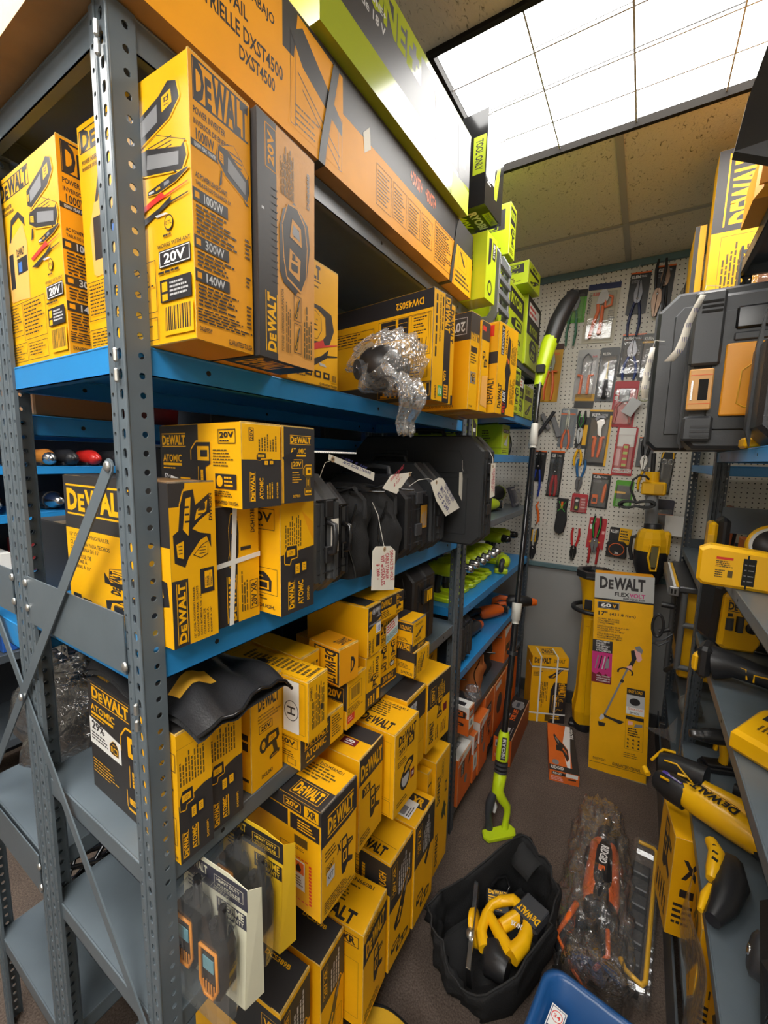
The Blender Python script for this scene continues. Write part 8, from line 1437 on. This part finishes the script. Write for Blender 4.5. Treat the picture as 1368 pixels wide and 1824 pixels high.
t = thing('plastic_bag', 'clear pouch of brown parts before the vertical logo carton', 'plastic bag', (.86, 1.590, 2.1412)); b = MB(); b.prism([(-.03, .0), (.02, .0), (.03, .12), (.0, .20)], -.012, .0, mat('brown_parts', (.35, .14, .05), .5, var=.3, vscale=40), 'y', bev=.004); b.build('parts', t); b = MB(); b.grid(crumple(.0, -.005, .105, .045, .018, .11, 33, .2), 20, 12, BAGF, False, True); b.build('film', t)
# on top of the near unit: yellow moulded piece and black folded lid
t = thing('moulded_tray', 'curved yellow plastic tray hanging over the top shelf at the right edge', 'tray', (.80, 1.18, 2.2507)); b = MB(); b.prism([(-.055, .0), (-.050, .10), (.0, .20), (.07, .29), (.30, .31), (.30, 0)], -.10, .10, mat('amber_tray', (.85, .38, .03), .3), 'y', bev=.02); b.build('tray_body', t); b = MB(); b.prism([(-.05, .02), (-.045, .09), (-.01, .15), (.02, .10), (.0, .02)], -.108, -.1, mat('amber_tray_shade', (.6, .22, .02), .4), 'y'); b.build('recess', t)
t = thing('folded_lid', 'black folded lid with worn pale edge jutting out above the yellow tray', 'lid', (.80, 1.0, 2.2515)); b = MB(); b.prism([(-.118, .035), (-.105, .13), (-.065, .30), (.20, .34), (.20, .05), (-.05, .04)], -.06, -.045, mat('glossy_black_board', (1, 1, 1)), 'y', mat('worn_pale_edge', (.5, .45, .38), .8)); b.build('upper_leaf', t); b = MB(); b.prism([(-.05, .0), (-.118, .035), (-.05, .04), (.20, .05), (.20, 0)], -.06, -.03, BLK, 'y'); b.build('lower_leaf', t)
# far right unit contents
for k, L in enumerate(('orange saw blade folder leaning left of its twin on the far right unit', 'brighter orange saw blade folder nearest the aisle on the far right unit')):
    t = thing('blade_folder', L, 'folder', (.872 - k * .030, 1.66 + .06 * k, 1.1522), (0, R(4), 0)); b = MB(); b.box(-.012, 0, 0, .002, .22, .27 + .02 * (1 - k), TORG if k else mat('dark_orange_card', (.42, .10, .03), .4), .003); b.build('cover', t); b = MB(); b.box(-.010, -.001, .01, .0, .003, .25, BLK); b.build('spine', t)
t = thing('paper_sheet', 'white paper sheet hanging below the shelf edge of the far right unit', 'paper', (.765, 2.53, 1.20)); b = MB(); b.box(-.005, -.07, -.0, -.004, .06, .115, WHT); b.build('sheet', t, rot=(0, 0, R(78)))
t = thing('table_saw', 'folded table saw with rip fence ruler standing right of the trimmer carton', 'power saw', (.79, 2.10, .3012))
b = MB(); b.box(-.045, -.30, .765, .24, .26, .79, mat('saw_table_metal', (.10, .10, .105), .3, .6), .005); b.build('table_top', t)
b = MB(); b.box(-.082, -.34, .755, -.045, .18, .795, mat('grey_alloy', (.30, .30, .30), .35, .8), .004); [b.box(-.075 + .012 * k, -.342, .765, -.068 + .012 * k, -.339, .785, HOLE) for k in range(2)]; b.build('fence_rail', t)
b = MB(); b.box(-.056, -.33, .795, -.046, .17, .7965, TYEL); b.box(-.066, -.33, .795, -.057, .17, .7965, WHT); b.build('ruler', t)
b = MB()
for q in (((-.02, -.28, .76), (-.02, -.28, .42)), ((.10, -.28, .76), (.10, -.28, .42)), ((-.02, -.28, .62), (.20, -.28, .62)), ((-.02, -.28, .43), (.20, -.28, .43)), ((-.02, .2, .76), (-.02, .2, .2)), ((-.02, -.28, .44), (-.02, .2, .2))): b.tube(q, .012, mat('frame_tube_grey', (.10, .105, .11), .4), 10)
b.build('frame', t)
b = MB(); b.box(-.010, -.20, .35, .16, .15, .755, TYEL, .01); b.box(-.014, -.16, .45, -.008, .1, .7, BLK, .003); b.build('body', t)
b = MB(); b.tube([(-.055, -.30, .70), (-.10, -.30, .70)], .012, BLK, 10); b.tube([(-.06, -.31, .60), (-.10, -.31, .58)], .010, BLK, 8); b.tube([(-.105 + .02 * math.cos(k * PI / 8), -.32, .61 + .05 * math.sin(k * PI / 8)) for k in range(17)], .006, BLK, 6); b.build('hand_wheel', t)
b = MB(); b.tube([(-.05, -.32, .585), (-.08, -.33, .555), (-.105, -.33, .545), (-.115, -.33, .53), (-.095, -.33, .525), (-.06, -.33, .555)], .004, DGR, 8); b.build('cord_hook', t)
t = thing('rubber_foot_block', 'worn grey rubber block on the middle shelf of the far right unit', 'block', (.815, 1.66, .6012)); b = MB(); b.tube([(0, -.03, .04), (0, -.02, .04), (0, .03, .04)], [.03, .040, .040], mat('dusty_rubber', (.12, .12, .11), .8, var=.4, vscale=60), 10); b.build('block_body', t)
t = thing('clear_hanger', 'clear plastic hang tab clipped to the shelf edge near the upright', 'hang tab', (.772, 1.60, .555)); b = MB(); b.prism([(-.10, -.02), (-.03, .0), (.0, .06), (.004, -.05), (-.06, -.035)], -.001, .001, CLEAR, 'y'); b.build('tab', t); b = MB(); b.box(-.055, -.008, .0, -.035, .008, .02, BLK, .002); b.build('clip', t)
# shelf A, near right unit
t = thing('power_tool', 'large yellow tool foot with warning label overhanging the right shelf', 'power tool', (.712, 1.00, 1.3112), (0, 0, R(-6)))
b = MB(); b.prism([(.0, .012), (.012, .0), (.10, .0), (.30, .0), (.30, .075), (.13, .092), (.02, .100), (.0, .088)], -.05, .0, TYEL, 'y', bev=.008); b.build('battery_foot', t)
b = MB(); g = G(b, (.035, -.0508, .020), (.035, 0, 0), (0, 0, .06), (0, -1, 0)); g.rect(0, .8, .9, .9, REDP); g.lines(0, .48, 1, .76, 4, INK); g.lines(0, .05, .55, .4, 4, INK, seed=2); g.rect(.68, .1, .95, .38, INKG); b.build('warning_label', t)
b = MB(); b.box(.085, -.052, .012, .108, -.030, .076, HOLE, .001); b.box(.092, -.053, .004, .095, -.04, .084, HOLE); [b.box(.088, -.0528, .022 + .013 * k, .105, -.0515, .024 + .013 * k, GRYP) for k in range(4)]; b.build('terminal_block', t)
b = MB(); b.prism([(.135, -.0), (.155, -.0), (.165, .06), (.155, .065)], -.058, -.03, mat('amber_plastic', (1, 1, 1)), 'y', bev=.003); b.build('hook_arm', t)
b = MB(); b.tube([(.19, -.03, .03), (.26, -.02, .07)], .035, BLK, 12); b.build('motor_end', t)
t = thing('power_tool', 'black tool with yellow battery behind the large yellow foot', 'power tool', (.765, 1.36, 1.3105)); b = MB(); b.box(.0, -.03, .0, .024, .04, .115, TYEL, .008); b.box(-.001, -.032, .035, .016, -.028, .075, mat('amber_plastic', (1, 1, 1)), .001); b.build('battery_pack', t); b = MB(); b.box(.024, -.03, .0, .055, .05, .13, BLK, .012); b.build('body', t)
t = thing('random_orbit_sander', 'yellow round based sander on the upper right shelf', 'sander', (.905, 1.26, 1.327)); b = MB(); b.lathe((0, 0, .045), (0, -1, .25), [(-.02, .05), (.0, .062), (.018, .064), (.02, .056)], TYEL, 24); b.build('housing', t); b = MB(); b.lathe((0, -.02, .05), (0, -1, .25), [(0, .056), (.003, .055), (.0035, .050)], WHT, 24); b.lathe((0, -.022, .0505), (0, -1, .25), [(0, .049), (.003, .048), (.0032, .001)], BLK, 24); b.build('backing_pad', t); b = MB(); b.tube([(.04, .0, .06), (.10, .02, .075), (.16, .03, .06)], [.035, .030, .034], TYEL, 12); b.build('grip', t)
t = thing('power_tool', 'yellow vented tool body cropped at the right edge of the upper shelf', 'power tool', (.985, 1.10, 1.3105)); b = MB(); b.tube([(0, .0, .03), (.02, -.01, .08), (.08, -.02, .12)], [.030, .034, .036], TYEL, 12); [b.box(-.012 + .006 * k, -.038, .03 + .018 * k, .010 + .006 * k, -.030, .04 + .018 * k, HOLE) for k in range(4)]; b.build('vented_body', t)
carton('tool_carton', 'flat orange carton lying at the back of the upper right shelf', 'box', 1.13, 1.42, 1.3105, .26, .09, .055, 0, None, lambda g: (g.lines(.3, .6, .75, .85, 2, PNKP)), base=ORG, edge=OE, seam=False)
# shelf B
t = thing('tire_inflator', 'yellow and black corded inflator on the middle right shelf', 'inflator', (.822, 1.36, 1.0105), (R(0), 0, R(18)))
b = MB(); b.prism([(.0, .02), (.016, .005), (.10, .0), (.115, .03), (.12, .18), (.09, .215), (.03, .215), (.004, .18)], -.02, .02, TYEL, 'y', bev=.010); g = G(b, (.012, -.0205, .135), (.085, 0, -.008), (0, 0, .036), (0, -1, 0)); g.logo(0, 0, 1, 1, INK); b.build('face', t)
b = MB(); b.prism([(-.018, .03), (-.004, .01), (.11, -.0), (.16, .005), (.175, .05), (.165, .20), (.12, .25), (.02, .25), (-.014, .20)], -.0, .10, BLK, 'y', bev=.012); b.build('body', t)
b = MB(); b.tube([(.020, -.022, .075), (.020, -.022, .112)], .0105, DGR, 8); b.tube([(.048, -.022, .070), (.048, -.022, .120)], .0105, DGR, 8); b.box(.014, -.023, .118, .026, -.018, .128, BLK); b.box(.05, -.023, .125, .06, -.018, .133, BLK); b.box(.072, -.023, .116, .082, -.018, .126, BLK); b.build('gauges', t)
b = MB(); b.lathe((.085, -.018, .085), (0, -1, 0), [(0, .020), (.008, .018), (.009, .001)], BLK, 16); b.build('dial', t)
b = MB(); b.tube([(.10, -.02, .01), (.14, -.05, .015), (.16, -.03, .04), (.155, -.01, .13)], .007, BLKG, 8); [b.tube([(.150 + .0003 * k, -.018 + .018 * math.cos(a), .04 + .0065 * k + .001 * math.sin(a)) for a in (0, 1.57, 3.14)], .0022, DGR, 5) for k in range(18)]; b.build('hose', t)
t = thing('flashlight', 'black barrel flashlight with yellow battery lying across the middle right shelf', 'flashlight', (.757, 1.12, 1.0575), (0, 0, R(-14)))
b = MB(); b.tube([(.03, 0, .0), (.055, 0, .004), (.075, 0, .006), (.12, 0, .0), (.30, 0, -.004)], [.046, .040, .032, .028, .034], BLK, 14); b.build('barrel', t)
b = MB(); b.box(-.004, -.040, -.042, .028, .042, .048, BLK, .010); b.build('battery_body', t); b = MB(); b.box(-.014, -.036, -.030, .004, -.0, .022, TYEL, .007); b.box(-.016, -.026, -.018, -.012, -.008, .012, mat('amber_plastic', (1, 1, 1)), .002); b.build('battery_release', t)
b = MB(); b.tube([(.075, -.026, .018), (.10, -.026, .014), (.104, -.028, -.012)], .0022, TYEL, 6); b.tube([(.15, -.030, .008), (.118, -.029, .006), (.118, -.028, -.014)], .0022, TYEL, 6); b.build('yellow_line', t)
t = thing('power_tool', 'upturned yellow battery foot on the near end of the middle right shelf', 'power tool', (.852, .80, 1.0105), (0, 0, R(-30)))
b = MB(); b.prism([(-.045, -.075), (.03, -.09), (.05, -.06), (.055, .08), (.03, .115), (-.03, .11), (-.05, .07)], .002, .05, TYEL, 'z', bev=.009); b.build('battery_foot', t); b = MB(); b.box(-.028, .02, .0485, .018, .085, .0515, HOLE, .001); b.build('terminal_block', t); b = MB(); g = G(b, (-.02, -.035, .0505), (.04, 0, 0), (0, .045, 0), (0, 0, 1)); g.lines(0, 0, 1, 1, 5, INKG, 90); b.build('small_print', t)
b = MB(); b.tube([(.075, .08, .008), (.075, .10, .07), (.075, .13, .085), (.075, .16, .07), (.075, .17, .008)], .006, BLKG, 8); b.build('wire_hook', t)
# shelf C (z .57): reciprocating saw and friends
t = thing('reciprocating_saw', 'big yellow cordless reciprocating saw overhanging the lower right shelf', 'power saw', (.80, 1.10, .5705), (0, R(0), R(-32)))
b = MB(); b.tube([(-.045, 0, .060), (.0, 0, .065), (.08, 0, .064), (.15, 0, .060)], [.036, .042, .041, .034], TYEL, 14); b.build('gear_housing', t)
b = MB(); b.tube([(-.020, .045, .075), (.07, .055, .08), (.12, .05, .075)], [.028, .030, .022], TYEL, 10); b.build('motor_hump', t)
b = MB(); g = G(b, (-.03, -.020, .1085), (.12, 0, -.002), (0, .034, 0), (0, 0, 1)); g.rect(0, 1.02, .9, 1.08, INK); g.logo(.0, 0, .95, .95, INK, 180, False); b.build('lettering', t)
b = MB(); b.tube([(-.04, 0, .055), (-.085, -.005, .055), (-.12, .0, .05)], [.042, .040, .030], BLK, 12); b.build('front_boot', t)
b = MB(); b.tube([(-.10, -.03, .085), (-.075, -.035, .092)], .004, TYEL, 6); b.tube([(-.08, .02, .092), (-.06, .028, .094)], .004, TYEL, 6); g = G(b, (-.105, -.018, .094), (.055, 0, 0), (0, .014, 0), (0, 0, 1)); g.rect(0, 0, 1, 1, mat('purple_badge', (.10, .06, .35), .3)); g.txt('XTREME', .25, .15, .95, .85, WHT, .02); b.build('badge', t)
b = MB(); b.tube([(.14, 0, .055), (.22, -.03, .045), (.30, -.04, .04)], [.034, .026, .032], BLK, 12); b.build('rear_grip', t)
t = thing('power_tool', 'black and yellow trigger tool lying beyond the big saw on the lower right shelf', 'power tool', (.735, 1.275, .5705), (0, 0, R(-28))); b = MB(); b.tube([(-.02, -.02, .04), (.02, -.01, .05), (.10, .0, .055)], [.034, .040, .044], BLK, 12); b.build('body', t)
b = MB(); b.tube([(-.035, -.05, .055), (-.04, .03, .06), (-.01, .05, .06)], .005, TYEL, 6); b.tube([(.0, -.045, .075), (.035, -.045, .085), (.08, -.05, .06), (.10, -.04, .03)], .003, TYEL, 6); b.tube([(-.05, -.06, .02), (-.03, -.075, .015)], .009, TYEL, 8); b.build('yellow_trim', t)
drill('black and yellow drill lying near the upright on the lower right shelf', (.86, 1.40, .5705), (0, 0, R(200)), BLK, TYEL, .8, chuck=DSTEEL)
long_tool('black barrelled tool with yellow line behind the big saw', (1.02, 1.22, .5705), (0, 0, R(160)), BLK, BLK, 'grinder', 'power tool', .26, foot=False)
t = thing('trigger_guard_tool', 'yellow ribbed grip and black trigger resting on the lower right shelf edge', 'power tool', (.80, .92, .5705), (0, 0, R(-35)))
b = MB(); b.tube([(-.03, .06, .045), (.0, .03, .050), (.02, -.02, .045), (.03, -.045, .038)], [.014, .018, .016, .012], TYEL, 10); [b.box(-.012 + .01 * k, .03 - .02 * k, .060, .0 + .01 * k, .035 - .02 * k, .066, HOLE) for k in range(3)]; b.build('ribbed_grip', t)
b = MB(); b.tube([(.02, .05, .03), (.05, .0, .035), (.07, -.07, .03), (.08, -.13, .025)], [.03, .034, .028, .016], BLK, 10); b.build('body', t); b = MB(); b.tube([(.035, -.055, .030), (.042, -.09, .028), (.055, -.13, .022)], [.008, .010, .006], TYEL, 8); b.build('trigger', t)
t = thing('dust_extractor', 'black vacuum head with ribbed hose at the bottom right corner', 'vacuum', (.875, .60, .5705), (0, 0, R(-10)))
b = MB(); b.prism([(-.03, .0), (.14, .0), (.16, .12), (.13, .20), (.02, .21), (-.045, .14)], -.02, .16, BLK, 'y', bev=.02); b.build('head', t)
b = MB(); b.box(-.028, .02, .205, .05, .10, .225, DGR, .006); b.box(-.018, .03, .222, .012, .09, .2265, HOLE); b.box(.018, .03, .222, .045, .09, .2265, HOLE); b.build('air_grille', t)
b = MB(); b.lathe((-.035, .06, .09), (-1, 0, .1), [(0, .040), (.014, .040), (.020, .030), (.021, .001)], DGR, 20); b.lathe((-.055, .06, .092), (-1, 0, .1), [(0, .010), (.004, .010), (.005, .001)], STEEL, 10); b.build('wheel', t)
b = MB(); [b.tube([(.02 + .045 * math.cos(a * PI / 8), -.03 - .012 * k, .06 + .045 * math.sin(a * PI / 8)) for a in range(17)], .0065, BLKG, 6) for k in range(14)]; b.build('ribbed_hose', t)
b = MB(); b.box(.03, .10, .19, .07, .14, .23, TYEL, .006); b.build('yellow_cap', t)
# cartons under shelf C and on the bottom shelf
def F_r(g): g.txt('XR', .2, .60, .8, .86, INK, .04, 0, 0); g.rect(.3, .42, .7, .52, INK); g.lines(.1, .12, .7, .36, 4, INK)
def mk_r(label, x, y, z, w_, d, h, yaw=0, F=None, m=YEL, e=WORN):
    """carton whose aisle face looks to -x"""
    t = thing('tool_carton', label, 'box', (x, y, z), (0, 0, R(yaw))); b = MB(); b.box(0, 0, 0, d, w_, h, m, .0012, e); g = G(b, (0, w_, 0), (0, -w_, 0), (0, 0, h), (-1, 0, 0)); (F or F_r)(g); g2 = G(b, (0, 0, 0), (d, 0, 0), (0, 0, h), (0, -1, 0)); g2.txt('XR', .1, .60, .4, .8, INK, .04); g2.rect(.1, .42, .35, .5, INK); g2.lines(.05, .12, .6, .36, 4, INK); b.build('board_body', t)
    b = MB(); b.box(.002, .002, h, d - .002, w_ - .002, h + .0015, m); b.build('top_flap', t); return t
mk_r('yellow carton jutting toward the aisle below the big saw', .745, 1.06, .2112, .16, .25, .32, 8, lambda g: (g.art('nailgun', .1, .45, .9, .95), g.lines(.1, .1, .9, .4, 5, INK, 90)))
mk_r('plastic wrapped yellow carton next along below the lower right shelf', .785, .82, .2112, .20, .28, .30, -3)
mk_r('bright yellow carton nearest the camera below the lower right shelf', .80, .56, .2112, .22, .28, .31, -2)
mk_r('tall tan carton with black foot on the bottom right shelf', .800, 1.26, .2112, .14, .26, .30, 0, lambda g: (g.rect(0, 0, 1, 1, mat('tan_board', (.50, .30, .08), .6)), g.rect(0, 0, 1, .28, INK2)))
t = thing('plastic_film_sheet', 'sagging clear film over the yellow cartons below the lower right shelf', 'plastic film', (.796, .90, .212)); b = MB(); b.grid(lambda u, v: (-.012 + .010 * math.sin(9 * u + 5 * v) - .01 * v, -.30 + .40 * u, .0 + .30 * v), 20, 12, BAGF); b.build('film', t, solid=.0008)
b = MB(); b.box(.768, .29, .0, .774, 2.49, .165, GREYD); o = b.build('kick_plate'); tag(o, 'dark grey kick plate along the foot of the right shelving', 'kick plate')
